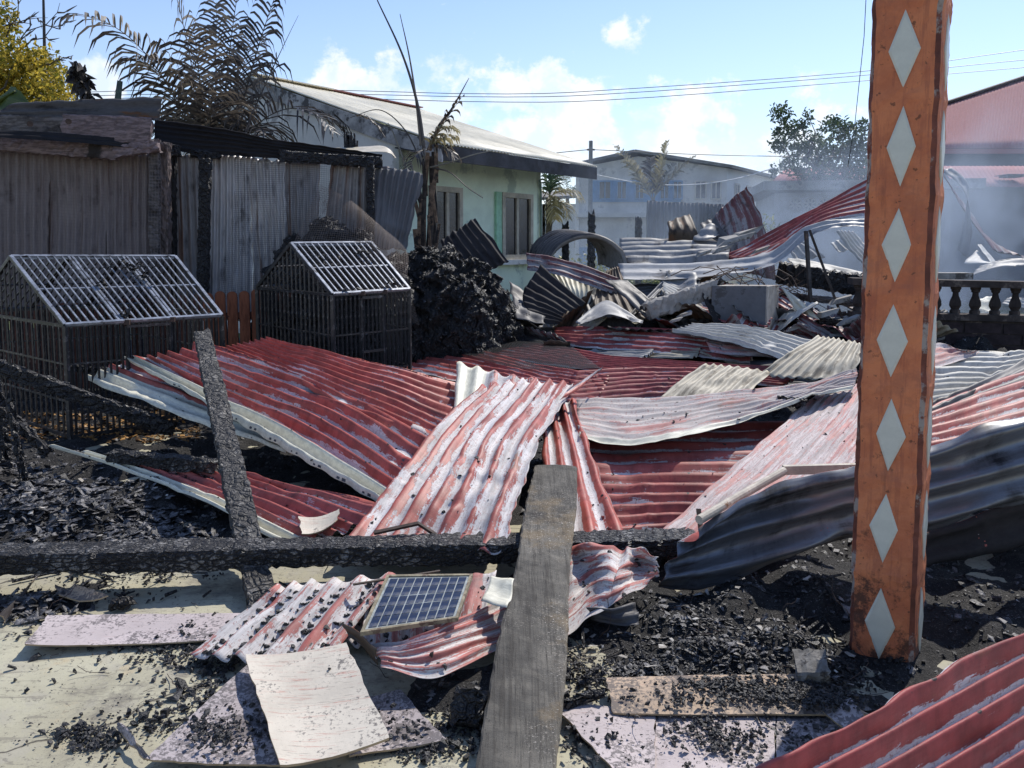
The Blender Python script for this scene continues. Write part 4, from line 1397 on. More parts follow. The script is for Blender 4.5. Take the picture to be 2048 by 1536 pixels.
wsheet(-200, -20, 290, 292, 640, 640, 8.4, 8.5, 9, WALLB, 1, .019)
wsheet(-35, 98, 296, 300, 640, 640, 8.5, 8.55, 8, WALLB, 2, .019)
wsheet(78, 212, 300, 304, 640, 640, 8.56, 8.62, 8, WALLB, 3, .019)
wsheet(198, 318, 304, 308, 640, 640, 8.64, 8.7, 8, WALLB, 4, .019)
wsheet(346, 408, 308, 311, 640, 640, 9.05, 9.1, 4.5, WALLR, 5, .019, bx0=350, bx1=425)
wsheet(416, 500, 306, 310, 640, 640, 9.1, 9.15, 7, WALLZ, 6, .019, bx0=408, bx1=505)
wsheet(496, 570, 314, 318, 640, 640, 9.2, 9.24, 5.5, WALLZ, 7, .019, bx0=508, bx1=580)
wsheet(566, 640, 318, 322, 640, 640, 9.24, 9.28, 5.5, WALLR, 17, .019, bx0=572, bx1=636)
wsheet(664, 738, 325, 332, 560, 560, 9.35, 9.4, 6, WALLR, 8, .019, bx0=630, bx1=738)
wsheet(742, 848, 332, 346, 500, 500, 9.3, 9.5, 8, TINF, 9, .019, lean=-.25, bx0=732, bx1=812, crumple=.02)
wsheet(755, 792, 330, 336, 480, 500, 9.45, 9.5, 2.5, WALLB, 10, .012, lean=-.1, bx0=745, bx1=770)


def post(px, y0, y1, Y, w, m, label=None, seed=0, dx=0, name='post', jit=.005):
    a, b = D(px + dx, y1, Y), D(px, y0, Y)
    return rough_beam(a, b, w, w * .8, m, name, parent=shed, seed=seed, jit=jit, up=Vector((0, 1, 0)))


post(310, 280, 640, 8.55, .10, GREY_WOOD, seed=2)
post(329, 285, 640, 8.62, .12, POST_WOOD, seed=3)
post(344, 300, 640, 8.9, .09, BLACK, seed=4)
post(411, 318, 640, 8.85, .115, CHARD, seed=5, dx=-6)
post(741, 322, 520, 9.1, .085, CHARD, seed=6)
post(500, 500, 640, 9.2, .02, CHARD, seed=7)
rough_beam(D(-60, 280, 8.3), D(236, 302, 8.4), .14, .19, PURPLE_WOOD, 'beam', parent=shed, seed=8, jit=.006)
rough_beam(D(232, 303, 8.36), D(318, 292, 8.45), .12, .13, PURPLE_WOOD, 'beam', parent=shed, seed=9, jit=.006)
rough_beam(D(-60, 247, 8.2), D(135, 255, 8.3), .05, .20, GREY_WOOD, 'fascia_board', parent=shed, seed=10, jit=.003)
rough_beam(D(125, 253, 8.28), D(303, 262, 8.4), .05, .26, PURPLE_WOOD, 'fascia_board', parent=shed, seed=11, jit=.003)
rough_beam(D(-60, 262, 8.5), D(310, 290, 8.6), .1, .09, CHARD, 'beam', parent=shed, seed=12)
rough_beam(D(300, 300, 8.8), D(362, 302, 8.9), .12, .12, CHARD, 'beam', parent=shed, seed=13)
rough_beam(D(380, 306, 9.0), D(440, 312, 9.0), .07, .07, CHARD, 'beam', parent=shed, seed=14)
rough_beam(D(560, 312, 9.1), D(763, 325, 9.3), .08, .12, CHARD, 'beam', parent=shed, seed=15)
sheet([[D(22, 206, 8.28), D(-30, 236, 8.22)], [D(150, 200, 8.38), D(150, 236, 8.32)], [D(322, 194, 8.48), D(318, 240, 8.42)]], 2, None, zinc_metal('smoky_lead_sheet', light=(.10, .095, .097), dark=(.035, .032, .032), soot=.55, rough=.85, metal=0, spec=.1, rust=.3), BLACKZ, .012, 'roof_sheet', .015, parent=shed, seed=15, nv=30)
sheet([[D(-80, 262, 8.0), D(-80, 275, 7.9)], [D(120, 268, 8.2), D(120, 284, 8.1)], [D(300, 280, 8.45), D(300, 296, 8.4)]], 2, None, SOOTZ, SOOTZ, .01, 'roof_sheet', .012, parent=shed, seed=16, nv=30)
sheet([[D(308, 240, 9.02), D(308, 268, 8.98), D(312, 300, 8.9)], [D(450, 258, 9.1), D(445, 283, 9.07), D(440, 310, 9.0)], [D(560, 280, 9.2), D(552, 298, 9.17), D(548, 316, 9.1)],
       [D(680, 296, 9.3), D(676, 311, 9.27), D(672, 326, 9.2)], [D(762, 314, 9.4), D(762, 321, 9.37), D(766, 330, 9.3)]], 6, None, SOOTZ, SOOTZ, .014, 'roof_sheet', .02, parent=shed, seed=17, nv=60)
sheet([[D(668, 297, 9.9), D(690, 312, 9.4)], [D(730, 293, 9.9), D(730, 304, 9.5)], [D(772, 294, 9.9), D(775, 306, 9.6)], [D(792, 318, 9.9), D(788, 314, 9.7)]], 1.2, None, zinc_metal('curled_buff_sheet', light=(.66, .58, .44), dark=(.34, .27, .18), soot=.4, metal=0), TAN, .006, 'roof_sheet', .01, parent=shed, seed=18, nv=30)
for i, (x, y) in enumerate(((60, 248), (137, 243))):
    MB().tube([D(x, y, 8.16), D(x, y, 8.10)], .03, 8).build('bolt', RUSTY, shed)
mb = MB()
for i in range(9):
    x = 690 + 3 * i
    mb.bar(D(x, 300, 9.9), D(x + rnd.uniform(-3, 3), 262 + rnd.uniform(0, 20), 9.9), .02, .02)
mb.build('charred_stub', CHARD, shed)


def net(fn, nu, nv, w, label, m=NETM, sub=1, name='wire_netting', cat='netting'):
    """a wire net: thin crossing strips over the surface fn(u, v)"""
    P = np.array([[tuple(fn(i / nu, j / nv)) for i in range(nu + 1)] for j in range(nv + 1)])
    du = np.gradient(P, axis=1); dv = np.gradient(P, axis=0)
    du /= np.linalg.norm(du, axis=2, keepdims=True) + 1e-9
    dv /= np.linalg.norm(dv, axis=2, keepdims=True) + 1e-9
    N = np.cross(du, dv)
    N /= np.linalg.norm(N, axis=2, keepdims=True) + 1e-9
    v, f = [], []
    k = (nu + 1) * (nv + 1)
    A, B = P - dv * w / 2, P + dv * w / 2
    Cc_, Dd_ = P - du * w / 2 + N * .0012, P + du * w / 2 + N * .0012
    verts = np.concatenate([A.reshape(-1, 3), B.reshape(-1, 3), Cc_.reshape(-1, 3), Dd_.reshape(-1, 3)])
    id_ = np.arange(k).reshape(nv + 1, nu + 1)
    a, b = id_[:, :-1].ravel(), id_[:, 1:].ravel()
    f1 = np.stack([a, b, b + k, a + k], 1)
    a, b = id_[:-1, :].ravel(), id_[1:, :].ravel()
    f2 = np.stack([a + 2 * k, b + 2 * k, b + 3 * k, a + 3 * k], 1)
    o = link_mesh(name, verts, np.concatenate([f1, f2]).tolist(), m)
    return tag(o, label, cat)


def bil(c, bulge=None):
    a, b, d_, e = [PT(q) for q in c]       # top-left, top-right, bottom-left, bottom-right
    def fn(u, v):
        p = a.lerp(b, u).lerp(d_.lerp(e, u), v)
        if bulge: p = p + bulge(u, v)
        return p
    return fn


NETW = plain('smoked_wall_net', (.17, .14, .14), .7, .1)
net(bil([(-40, 296, -8.42), (322, 308, -8.5), (-40, 640, -8.42), (322, 640, -8.5)], lambda u, v: Vector((.01 * math.sin(9 * v), .015 * math.sin(5 * u + 3 * v), .02 * math.sin(6 * u)))), 60, 54, .0022, 'fine smoked netting hung over the brown wall sheets', NETW)
net(bil([(470, 318, -8.95), (660, 330, -9.0), (440, 600, -8.9), (680, 600, -8.6)], lambda u, v: Vector((.03 * math.sin(5 * v + 2 * u), .04 * math.sin(7 * u + 3 * v), .05 * math.sin(4 * u) * v))), 58, 66, .0020, 'torn black netting hanging over the grey wall sheets')
nb = [[D(640, 370, 8.9), D(700, 400, 8.8), D(760, 450, 8.7)], [D(610, 440, 8.7), D(720, 450, 8.5), D(812, 500, 8.4)], [D(590, 500, 8.5), D(720, 520, 8.2), D(815, 560, 8.0)], [D(640, 580, 8.3), D(740, 590, 8.1), D(838, 650, 7.8)]]
nbs = surface(nb, 57, 49)
net(lambda u, v: nbs[min(48, int(round(v * 48))), min(56, int(round(u * 56)))], 56, 48, .0035, 'rusty netting draped over the burnt heap behind the small cage', plain('rusty_net', (.20, .15, .12), .7))

# ------------------------------------------------------------------ picket fence behind the cages
pf = thing('picket_fence', vz(D(300, 485, 8.2), 0), 'orange round-topped picket fence scorched behind the cages', 'fence')


def picket(px, yt, Y, w, m):
    t = D(px, yt, Y)
    x, z1 = t.x, t.z
    vs = []
    z0 = .06
    zz = [(w / 2, z0), (w / 2, z1 - w * .45)] + [(w / 2 * math.cos(a), z1 - w * .45 + w * .45 * math.sin(a)) for a in (.5, 1.05, 1.57, 2.1, 2.65)] + [(-w / 2, z1 - w * .45), (-w / 2, z0)]
    n = len(zz)
    pts = [Vector((x + a, Y, z)) for a, z in zz]
    mb = MB()
    mb.slab(pts, .018)
    mb.build('picket', m, pf)


PICK_DARK = wood_mat('scorched_picket', (.05, .02, .016), (.12, .045, .03), axis=2, soot=.4)
for i in range(40):
    px = -190 + i * 24.2
    y = 617 - .072 * (px + 20) + rnd.uniform(-2, 2)
    Y = 8.28 + .0005 * px
    if 530 < px < 560: continue
    picket(px, y if px < 540 else y + 10, Y + rnd.uniform(-.01, .01), .108, PICKET if 395 < px < 520 else PICK_DARK)
for z in (.30, .82):
    a, b = D(-200, 600, 8.21), D(760, 600, 8.7)
    a.z = b.z = z
    rough_beam(a, b, .035, .07, PICK_DARK, 'rail', parent=pf, seed=int(z * 10), jit=.002)

# ------------------------------------------------------------------ cages
def cage(name, label, FL, FR, RL, RR, nf, ns, panels, per_panel, z0, barw=.0135, mids=(.33, .66)):
    o = thing(name, vz((FL + FR) / 2, 0), label, 'cage')
    hl, hr = Vector((RL.x - FL.x, RL.y - FL.y, 0)), Vector((RR.x - FR.x, RR.y - FR.y, 0))
    BL, BR = FL + hl * 2, FR + hr * 2
    dn = lambda p, t=0.0: Vector((p.x, p.y, z0 + (p.z - z0) * t))
    crn = [FL, FR, BR, BL]
    for c in crn:
        MB().bar(dn(c), c, .032, .032).build('post', CAGE, o)
    for i in range(4):
        a, b = crn[i], crn[(i + 1) % 4]
        for t in (0.02, 1.0) + mids:
            MB().bar(dn(a, t), dn(b, t), .014 if 0.1 < t < .9 else .026).build('rail', CAGE, o)
        n = nf if i % 2 == 0 else ns
        for k in range(1, n):
            t = k / n
            p, q = dn(a).lerp(dn(b), t), a.lerp(b, t)
            MB().bar(p, q, barw).build('bar', CAGE, o)
    for (a, b, r) in ((FL, BL, RL), (FR, BR, RR)):
        MB().bar(a, r, .028).build('gable_rail', CAGE, o)
        MB().bar(b, r, .028).build('gable_rail', CAGE, o)
        for k in range(1, ns):
            t = k / ns
            p = a.lerp(b, t)
            top = a.lerp(r, t * 2) if t <= .5 else r.lerp(b, t * 2 - 1)
            MB().bar(p, top, barw).build('bar', CAGE, o)
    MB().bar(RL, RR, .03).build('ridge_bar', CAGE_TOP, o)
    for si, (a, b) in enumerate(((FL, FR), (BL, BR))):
        m = CAGE_TOP if si == 0 else CAGE  # front slope coloured as sky-lit, back slope as shaded
        rp = MB()
        nrm = (b - a).cross(RL - a).normalized()
        if nrm.z < 0: nrm = -nrm
        off = nrm * .014
        A_, B_, C_, D_ = a + off, b + off, RR + off, RL + off
        fw = .026
        for p, q in ((A_, B_), (B_, C_), (C_, D_), (D_, A_)):
            rp.bar(p, q, fw, .02, nrm)
        for k in range(1, panels):
            t = k / panels
            for e in (-.014, .014):
                rp.bar(A_.lerp(B_, t + e / (b - a).length), D_.lerp(C_, t + e / (b - a).length), .018, .018, nrm)
        f = rp.build('roof_panel', m, o)
        for k in range(panels * (per_panel + 1)):
            if k % (per_panel + 1) == 0: continue
            t = k / (panels * (per_panel + 1))
            MB().bar(A_.lerp(B_, t), D_.lerp(C_, t), .0115, .0115, nrm).build('roof_bar', m, f)
        mb = MB(); mb.bar(A_.lerp(D_, .5) - off * .5, B_.lerp(C_, .5) - off * .5, .016, .012, nrm)
        mb.build('cross_rail', m, f)
    # door on the front
    if nf > 10:
        t0, t1 = .38, .66
        mb = MB()
        P_ = lambda t, z: dn(FL, z).lerp(dn(FR, z), t) - Vector((.012, .016, 0))
        for (p, q) in ((P_(t0, .08), P_(t0, .96)), (P_(t1, .08), P_(t1, .96)), (P_(t0, .08), P_(t1, .08)), (P_(t0, .96), P_(t1, .96)), (P_(t0, .5), P_(t1, .5))):
            mb.bar(p, q, .024)
        d_ = mb.build('door', CAGE, o)
    for t in (.37, .66):
        MB().box(a_ := FL.lerp(FR, t) + Vector((-.03, -.03, -.02)), a_ + Vector((.06, .03, .04))).build('latch', RUSTY, o)
    return o


cage('dog_cage', 'large black gabled wire cage with three-panel roof, further left', D(130, 652, 6.30), D(443, 632, 7.1), D(22, 515, 6.95), D(350, 515, 7.75), 27, 19, 3, 6, .03)
cage('dog_cage', 'smaller black gabled wire cage standing before the burnt heap', D(665, 590, 7.2), D(818, 580, 7.8), D(582, 489, 7.75), D(742, 487, 8.4), 18, 18, 1, 12, .03)
c_ = sheet([[H(585, 645, .62), H(630, 620, .70)], [H(600, 640, .62), H(640, 616, .70)]], 1, 'small pale scrap caught inside the smaller cage', PALE, PALE, .004, 'scrap', nv=8, cat='scrap')

# ------------------------------------------------------------------ heaps of burnt stuff
HEAPS = []


def heap(name, label, blobs, seed, m, res=46, rough=.042):
    """a burnt heap: one lumpy crusted surface over several rounded swellings"""
    rg = np.random.RandomState(seed)
    xs = [b[0].x for b in blobs]; ys = [b[0].y for b in blobs]
    x0, x1 = min(b[0].x - b[1] for b in blobs), max(b[0].x + b[1] for b in blobs)
    y0, y1 = min(b[0].y - b[1] for b in blobs), max(b[0].y + b[1] for b in blobs)
    nx = int((x1 - x0) / .0095); ny = int((y1 - y0) / .0125)
    X, Y = np.meshgrid(np.linspace(x0, x1, nx), np.linspace(y0, y1, ny))
    Z = np.zeros_like(X)
    for c, r, h in blobs:
        d = np.sqrt((X - c.x) ** 2 + (Y - c.y) ** 2) / r
        Z = np.maximum(Z, h * np.clip(1 - d ** 1.9, 0, 1) ** .85)
    w = wob(X, Y, rg, 10, 26, 10); w2 = wob(X, Y, rg, 30, 90, 16)
    k = np.clip(Z * 4, 0, 1)
    Z = Z + k * (rough * (1 - np.abs(w)) + rough * .5 * (1 - np.abs(w2) * 1.2)) - .03
    Z = Z + k * rough * .28 * wob(X, Y, rg, 90, 220, 14)
    X = X + k * rough * .55 * wob(Y * .8, Z * 1.6, rg, 12, 60, 12)
    Y = Y + k * rough * .55 * wob(X, Z * 1.6, rg, 12, 60, 12)
    v = np.stack([X, Y, Z], 2).reshape(-1, 3)
    i = np.arange(nx * ny).reshape(ny, nx)
    f = np.stack([i[:-1, :-1].ravel(), i[:-1, 1:].ravel(), i[1:, 1:].ravel(), i[1:, :-1].ravel()], 1)
    keep = (Z.reshape(-1)[f].max(1) > -.02)
    HEAPS.append(v[Z.reshape(-1) > .05])
    o = link_mesh(name, v, f[keep].tolist(), m, None, True)
    return tag(o, label, 'burnt heap')


def hb(px, py, Y, r):
    p = D(px, py, Y)
    return (Vector((p.x, p.y, 0)), r, p.z)


CRUST = char_mat('burnt_crust', base=(.018, .016, .015), ash=(.15, .142, .135), amt=.36, cell=22, stretch=(1, 1, 1), rough=.5)
heap('burnt_heap', 'rounded black burnt heap behind the smaller cage', [hb(655, 436, 9.0, .8), hb(720, 462, 8.9, .62), hb(590, 470, 8.95, .6), hb(770, 520, 8.7, .6)], 3, CRUST)
heap('burnt_heap', 'tall black crusted burnt heap against the green house', [hb(848, 490, 9.2, .60), hb(900, 496, 9.2, .62), hb(950, 522, 9.15, .60), hb(880, 530, 8.85, .55), hb(985, 560, 9.0, .45), hb(800, 505, 9.1, .5), hb(930, 560, 8.7, .5)], 4, CRUST, rough=.05)

# ------------------------------------------------------------------ twisted roofing in the middle distance
sheet([[D(880, 482, 9.5), D(950, 436, 9.7)], [D(905, 520, 9.3), D(985, 478, 9.5)], [D(940, 560, 9.2), D(1018, 522, 9.3)]], 6, 'black sheet leaning on the heap under the green house window', BLACKZ, BLACKZ, .014, crumple=.012, seed=101)
# curled arch
rows = []
for i in range(9):
    a = math.pi * (1.02 - 1.06 * i / 8)
    c_ = D(1176, 540, 10.6)
    r = .53
    px = Vector((math.cos(a) * r, 0, math.sin(a) * r * .86))
    rows.append([c_ + px + Vector((0, -.05, 0)), c_ + px * .98 + Vector((-.12, .45, .06)), c_ + px * .94 + Vector((-.26, .95, .1))])
sheet(rows, 8, 'roofing sheet curled into an arch in front of the weeds', ZINC, DARKZ, .032, crumple=.01, seed=102, nv=46)
sheet([[D(1240, 484, 12.3), D(1240, 505, 11.5), D(1242, 530, 10.7)], [D(1350, 480, 12.3), D(1350, 500, 11.5), D(1350, 526, 10.7)], [D(1462, 478, 12.3), D(1460, 498, 11.5), D(1455, 520, 10.7)]], 5, 'flat grey ridged sheet right of the arch, white-lit edges', ZINC, DARKZ, .05, crumple=.02, seed=103)
sheet([[D(1430, 428, 12.2), D(1462, 398, 12.2), D(1494, 372, 12.2)], [D(1436, 475, 12.1), D(1480, 450, 12.1), D(1524, 445, 12.2)], [D(1448, 535, 11.9), D(1495, 545, 11.9), D(1556, 560, 12.0)]], 6, 'tall dull red sheet standing on edge before the tin fence', RED_DULL, BLACKZ, .016, crumple=.02, seed=104)
sheet([[D(1333, 445, 12.2), D(1378, 428, 12.4)], [D(1337, 463, 12.0), D(1390, 455, 12.1)], [D(1336, 482, 12.1), D(1398, 478, 12.0)]], 3, 'curled brown burnt sheet before the tin fence', BROWNZ, BLACKZ, .012, crumple=.02, seed=105)
sheet([[D(1384, 478, 11.9), D(1408, 452, 12.1)], [D(1405, 482, 11.7), D(1425, 448, 12.0)], [D(1430, 474, 11.8), D(1448, 462, 12.1)]], 2, 'small torn bright scrap between the brown and red standing sheets', ZINC, BROWNZ, .01, crumple=.03, seed=106)
sheet([[D(1400, 450, 12.1), D(1432, 436, 12.2)], [D(1415, 470, 11.9), D(1450, 465, 12.0)], [D(1445, 490, 11.8), D(1475, 484, 11.9)]], 2.5, 'dark twisted sheet at the foot of the tall red one', DARKZ, BLACKZ, .012, crumple=.03, seed=107)
# long buckled sheet
sheet([[D(1235, 527, 10.4), D(1237, 560, 9.9)], [D(1390, 524, 10.3), D(1400, 552, 9.9)], [D(1528, 506, 10.1), D(1536, 534, 9.8)], [D(1618, 452, 10.1), D(1622, 470, 9.9)], [D(1700, 437, 10.1), D(1700, 452, 9.9)], [D(1765, 440, 10.1), D(1765, 455, 9.9)]], 2, 'long pale buckled gutter sheet running up behind the column', zinc_metal('bluish_pale_zinc', light=(.40, .40, .40), dark=(.12, .11, .11), soot=.48, metal=.1, rough=.5), RED_DULL, .016, crumple=.012, seed=108)
sheet([[D(1440, 515, 11.4), D(1470, 520, 11.0), D(1540, 512, 10.5)], [D(1530, 470, 11.3), D(1560, 478, 11.0), D(1600, 470, 10.5)], [D(1635, 415, 11.2), D(1645, 425, 10.9), D(1660, 440, 10.5)], [D(1760, 345, 11.2), D(1765, 385, 10.9), D(1770, 425, 10.5)]], 6, 'dark red ridged sheet fanning up to the column above the buckled one', RED_J, DARKZ, .022, crumple=.012, seed=109)
sheet([[D(1055, 505, 10.0), D(1052, 540, 9.8)], [D(1130, 520, 9.9), D(1125, 555, 9.7)], [D(1240, 556, 9.8), D(1232, 590, 9.6)]], 3, 'dull red and grey sheet lying under the arch', RED_DULL, DARKZ, .015, crumple=.02, seed=110)
sheet([[D(1082, 528, 9.6), D(1046, 590, 9.3), D(1065, 650, 8.9)], [D(1118, 562, 9.5), D(1085, 606, 9.2), D(1090, 650, 8.9)], [D(1172, 606, 9.2), D(1130, 628, 9.0), D(1120, 650, 8.9)]], 8, 'black ridged sheet curled up beside the crusted heap', BLACKZ, BLACKZ, .012, crumple=.015, seed=111)
sheet([[D(1104, 546, 9.9), D(1140, 548, 9.95), D(1184, 552, 9.9)], [D(1125, 575, 9.7), D(1150, 580, 9.7), D(1183, 588, 9.7)], [D(1140, 602, 9.6), D(1158, 608, 9.6), D(1176, 612, 9.6)]], 7, 'small sunlit cream ridged sheet beside the black curled one', CREAM, DARKZ, .014, crumple=.01, seed=112)
sheet([[D(1212, 540, 10.0), D(1236, 532, 10.0)], [D(1190, 590, 9.6), D(1258, 580, 9.7)], [D(1185, 632, 9.2), D(1300, 640, 9.2)]], 6, 'brown-black ridged sheet under the end of the buckled gutter sheet', BROWNZ, BLACKZ, .013, crumple=.015, seed=113)
sheet([[D(1240, 570, 10.2), D(1236, 612, 9.5)], [D(1300, 566, 10.2), D(1300, 608, 9.5)], [D(1400, 560, 10.0), D(1404, 590, 9.4)]], 6, 'dark ridged sheet in shadow below the buckled gutter sheet', DARKZ, BLACKZ, .016, crumple=.02, seed=114)
sheet([[D(1318, 548, 10.2), D(1322, 592, 9.6)], [D(1352, 552, 10.1), D(1350, 595, 9.6)], [D(1392, 545, 10.0), D(1396, 580, 9.5)]], 3, 'crumpled pale torn sheet above the fallen slab', ZINC, DARKZ, .014, crumple=.05, seed=115, fold=.04)
sheet([[D(1150, 645, 8.7), D(1160, 650, 8.6)], [D(1180, 618, 9.0), D(1190, 640, 8.7)], [D(1213, 601, 9.2), D(1215, 630, 8.7)], [D(1250, 622, 9.0), D(1248, 640, 8.7)], [D(1286, 644, 8.8), D(1282, 650, 8.6)]], 2, 'grey sheet bent into a low tent below the brown one', ZINC, DARKZ, .012, crumple=.02, seed=116)
sheet([[D(1020, 560, 9.6), D(1030, 640, 8.9)], [D(1080, 600, 9.5), D(1090, 650, 8.8)]], 3, 'dark flat scrap at the foot of the curled black sheet', DARKZ, BLACKZ, .012, crumple=.03, seed=117)
sheet([[H(1030, 645, .52), H(1032, 660, .48)], [H(1180, 640, .56), H(1180, 655, .52)], [H(1290, 642, .58), H(1285, 657, .54)]], 4, 'narrow cream ridged sheet lying in front of the grey tent', CREAM, DARKZ, .022, crumple=.02, seed=118)
sheet([[D(1210, 560, 9.5), D(1255, 560, 9.6)], [D(1300, 640, 9.0), D(1330, 620, 9.1)]], 2, 'dark strip of sheet lying diagonal behind the fallen slab', DARKZ, BLACKZ, .01, crumple=.02, seed=119)
sheet([[D(1330, 555, 10.0), D(1390, 545, 10.2)], [D(1250, 640, 9.2), D(1330, 600, 9.6)]], 4, 'greyish strip of sheet lit along one edge above the slab', ZINC, DARKZ, .015, crumple=.03, seed=120)

# fallen slab, appliance box, posts
a, b = D(1296, 622, 9.0), D(1432, 575, 9.3)
rough_beam(a, b, .12, .20, CEMENT, 'fallen_lintel', 'pale cement lintel lying tilted against the grey enamel box', 'lintel', seed=31, jit=.007)
rough_beam(D(1285, 616, 9.05), D(1440, 560, 9.35), .12, .06, CHARD, 'charred_batten', 'charred batten lying along the top of the tilted lintel', 'batten', seed=32)
ab = thing('enamel_box', vz(D(1490, 660, 9.1), .3), 'scorched grey enamel appliance box standing in the debris', 'appliance')
f0, f1, f2 = D(1424, 572, 9.2), D(1532, 572, 9.05), D(1558, 570, 9.5)
zb = .30
MB().hexa([vz(f0, zb), vz(f1, zb), vz(f1, zb) + Vector((0.02, .03, 0)), vz(f0, zb) + Vector((.02, .03, 0)), f0, f1, f1 + Vector((.02, .03, 0)), f0 + Vector((.02, .03, 0))]).build('front_panel', APPL, ab)
MB().hexa([vz(f1, zb) + Vector((.022, .002, 0)), vz(f2, zb), vz(f2, zb) + Vector((-.6, .1, 0)), vz(f0, zb) + Vector((.03, .04, 0)),
           f1 + Vector((.022, .002, -.005)), f2, f2 + Vector((-.6, .1, 0)), f0 + Vector((.03, .04, -.005))]).build('side_panel', APPLS, ab)
MB().bar(f0 + Vector((.08, -.008, -.03)), f0 + Vector((.17, -.011, -.03)), .01, .022).build('badge', APPLS, ab)
sheet([[H(1530, 600, .75), H(1560, 575, .95)], [H(1540, 640, .55), H(1570, 640, .52)], [H(1590, 680, .42), H(1625, 665, .46)]], 1, 'curled cream strip peeling off the side of the enamel box', APPLS, APPLS, .004, crumple=.01, seed=121, cat='metal strip')
for (x0, y0, x1, y1, Y, lab) in ((1612, 462, 1625, 668, 9.4, 'upright dark steel prop under the buckled gutter sheet'), (1619, 460, 1686, 640, 9.5, 'slanted dark steel prop meeting the upright one at the top')):
    MB().bar(D(x1, y1, Y), D(x0, y0, Y + .15), .042, .03).build('steel_prop', STEEL)
    tag(bpy.context.scene.collection.objects[-1], lab, 'steel post')
# twisted reinforcing mesh
rgm = np.random.RandomState(61)
mb = MB()
for i in range(17):
    x0 = 1425 + 130 * rgm.random(); y0 = 535 + 20 * rgm.random()
    p = D(x0, y0, 9.3 + .3 * rgm.random())
    q = [p]
    for k in range(4):
        q.append(q[-1] + Vector((rgm.normal(.09 * (1 if i % 2 else -1), .05), rgm.normal(0, .04), rgm.normal(-.05, .05))))
    mb.tube(q, .006, 4)
for i in range(14):
    p = D(1560 + 60 * rgm.random(), 520 + 60 * rgm.random(), 9.7)
    mb.tube([p, p + Vector((rgm.normal(0, .12), 0, -.12)), p + Vector((rgm.normal(0, .2), 0, -.3))], .004, 4)
tag(mb.build('rebar_tangle', RUSTY), 'tangle of bent rusty reinforcing wire above the enamel box', 'wire mesh')
# beams behind
rough_beam(D(1555, 545, 10.2), D(1860, 590, 9.6), .3, .26, CHARD, 'charred_beam', 'thick charred beam running behind the column towards the balustrade', 'beam', seed=33, jit=.014)
rough_beam(D(1560, 590, 9.9), D(1860, 622, 9.5), .2, .08, GREY_WOOD, 'grey_plank', 'scorched grey plank lying under the thick charred beam', 'plank', seed=34)
rough_beam(D(1640, 640, 9.2), D(1760, 655, 9.1), .12, .08, CHARD, 'charred_beam', 'short charred beam in the rubble left of the column', 'beam', seed=35)
CHUNKL = ('large cement chunk on the buckled sheet, left one of the pair', 'large tilted cement chunk under the tall red standing sheet', 'cement lump at the left end of the fanned red sheet',
          'small cement chunk where the fanned red sheet meets the buckled one', 'flat cement bit on the grey ridged sheet', 'small cement lump before the tilted lintel', 'lowest cement lump at the foot of the tilted lintel',
          'cement chunk beside the column edge in the rubble', 'cement chunk between the two steel props', 'low cement chunk left of the upright steel prop', 'cement chunk behind the slanted steel prop')
for i, (x, y, Y, s) in enumerate(((1470, 478, 10.6, .28), (1490, 466, 10.7, .26), (1445, 498, 10.5, .16), (1520, 500, 10.4, .14), (1408, 505, 10.5, .14), (1370, 628, 8.9, .1), (1352, 640, 8.8, .08), (1700, 640, 8.9, .16), (1655, 625, 9.1, .14), (1590, 655, 8.9, .12), (1680, 600, 9.5, .16))):
    rg = np.random.RandomState(70 + i)
    mb = MB()
    c_ = D(x, y, Y)
    q = []
    for sx_, sy_, sz_ in ((-1, -1, -1), (1, -1, -1), (1, 1, -1), (-1, 1, -1), (-1, -1, 1), (1, -1, 1), (1, 1, 1), (-1, 1, 1)):
        q.append(c_ + Vector((sx_ * s * (.5 + .3 * rg.random()) + sz_ * s * .15, sy_ * s * .5 * (.6 + .5 * rg.random()), sz_ * s * .22 * (.6 + .6 * rg.random()) + sx_ * s * .18)))
    mb.hexa(q)
    tag(mb.build('cement_chunk', CEMENT), CHUNKL[i], 'rubble', 'broken cement chunks in the far debris')
# flakes and torn sheets right of the box, before and behind the column
sheet([[D(1560, 570, 9.6), D(1600, 600, 9.3)], [D(1590, 620, 9.3), D(1640, 640, 9.0)]], 2, 'cream board scrap leaning by the steel props', CREAM, TAN, .008, crumple=.02, seed=122)
sheet([[D(1540, 600, 9.8), D(1560, 570, 10)], [D(1620, 650, 9.2), D(1640, 625, 9.4)]], 4, 'small red ridged scrap right of the enamel box', RED_J, DARKZ, .014, crumple=.01, seed=123)
sheet([[H(1560, 650, .62), H(1570, 668, .55)], [H(1680, 655, .62), H(1690, 672, .55)]], 3, 'pale flat scrap in the rubble below the steel props', PALE, DARKZ, .012, crumple=.04, seed=124, fold=.03)
sheet([[D(1660, 490, 12.5), D(1690, 470, 12.6)], [D(1680, 505, 12.3), D(1712, 495, 12.4)]], 3, 'curled pale scrap behind the charred beam', PALE, ZINC, .012, crumple=.03, seed=125)
sheet([[D(1672, 462, 12.2), D(1710, 462, 12.4)], [D(1700, 500, 12.0), D(1745, 500, 12.1)], [D(1740, 540, 11.6), D(1790, 540, 11.6)]], 5, 'pale ridged sheet tilted behind the column', PALE, DARKZ, .018, crumple=.02, seed=126)
sheet([[D(1570, 490, 12.6), D(1600, 478, 12.6)], [D(1590, 520, 12.3), D(1650, 515, 12.3)]], 3, 'dull curled sheet below the fanned red one', ZINC, DARKZ, .015, crumple=.03, seed=127)
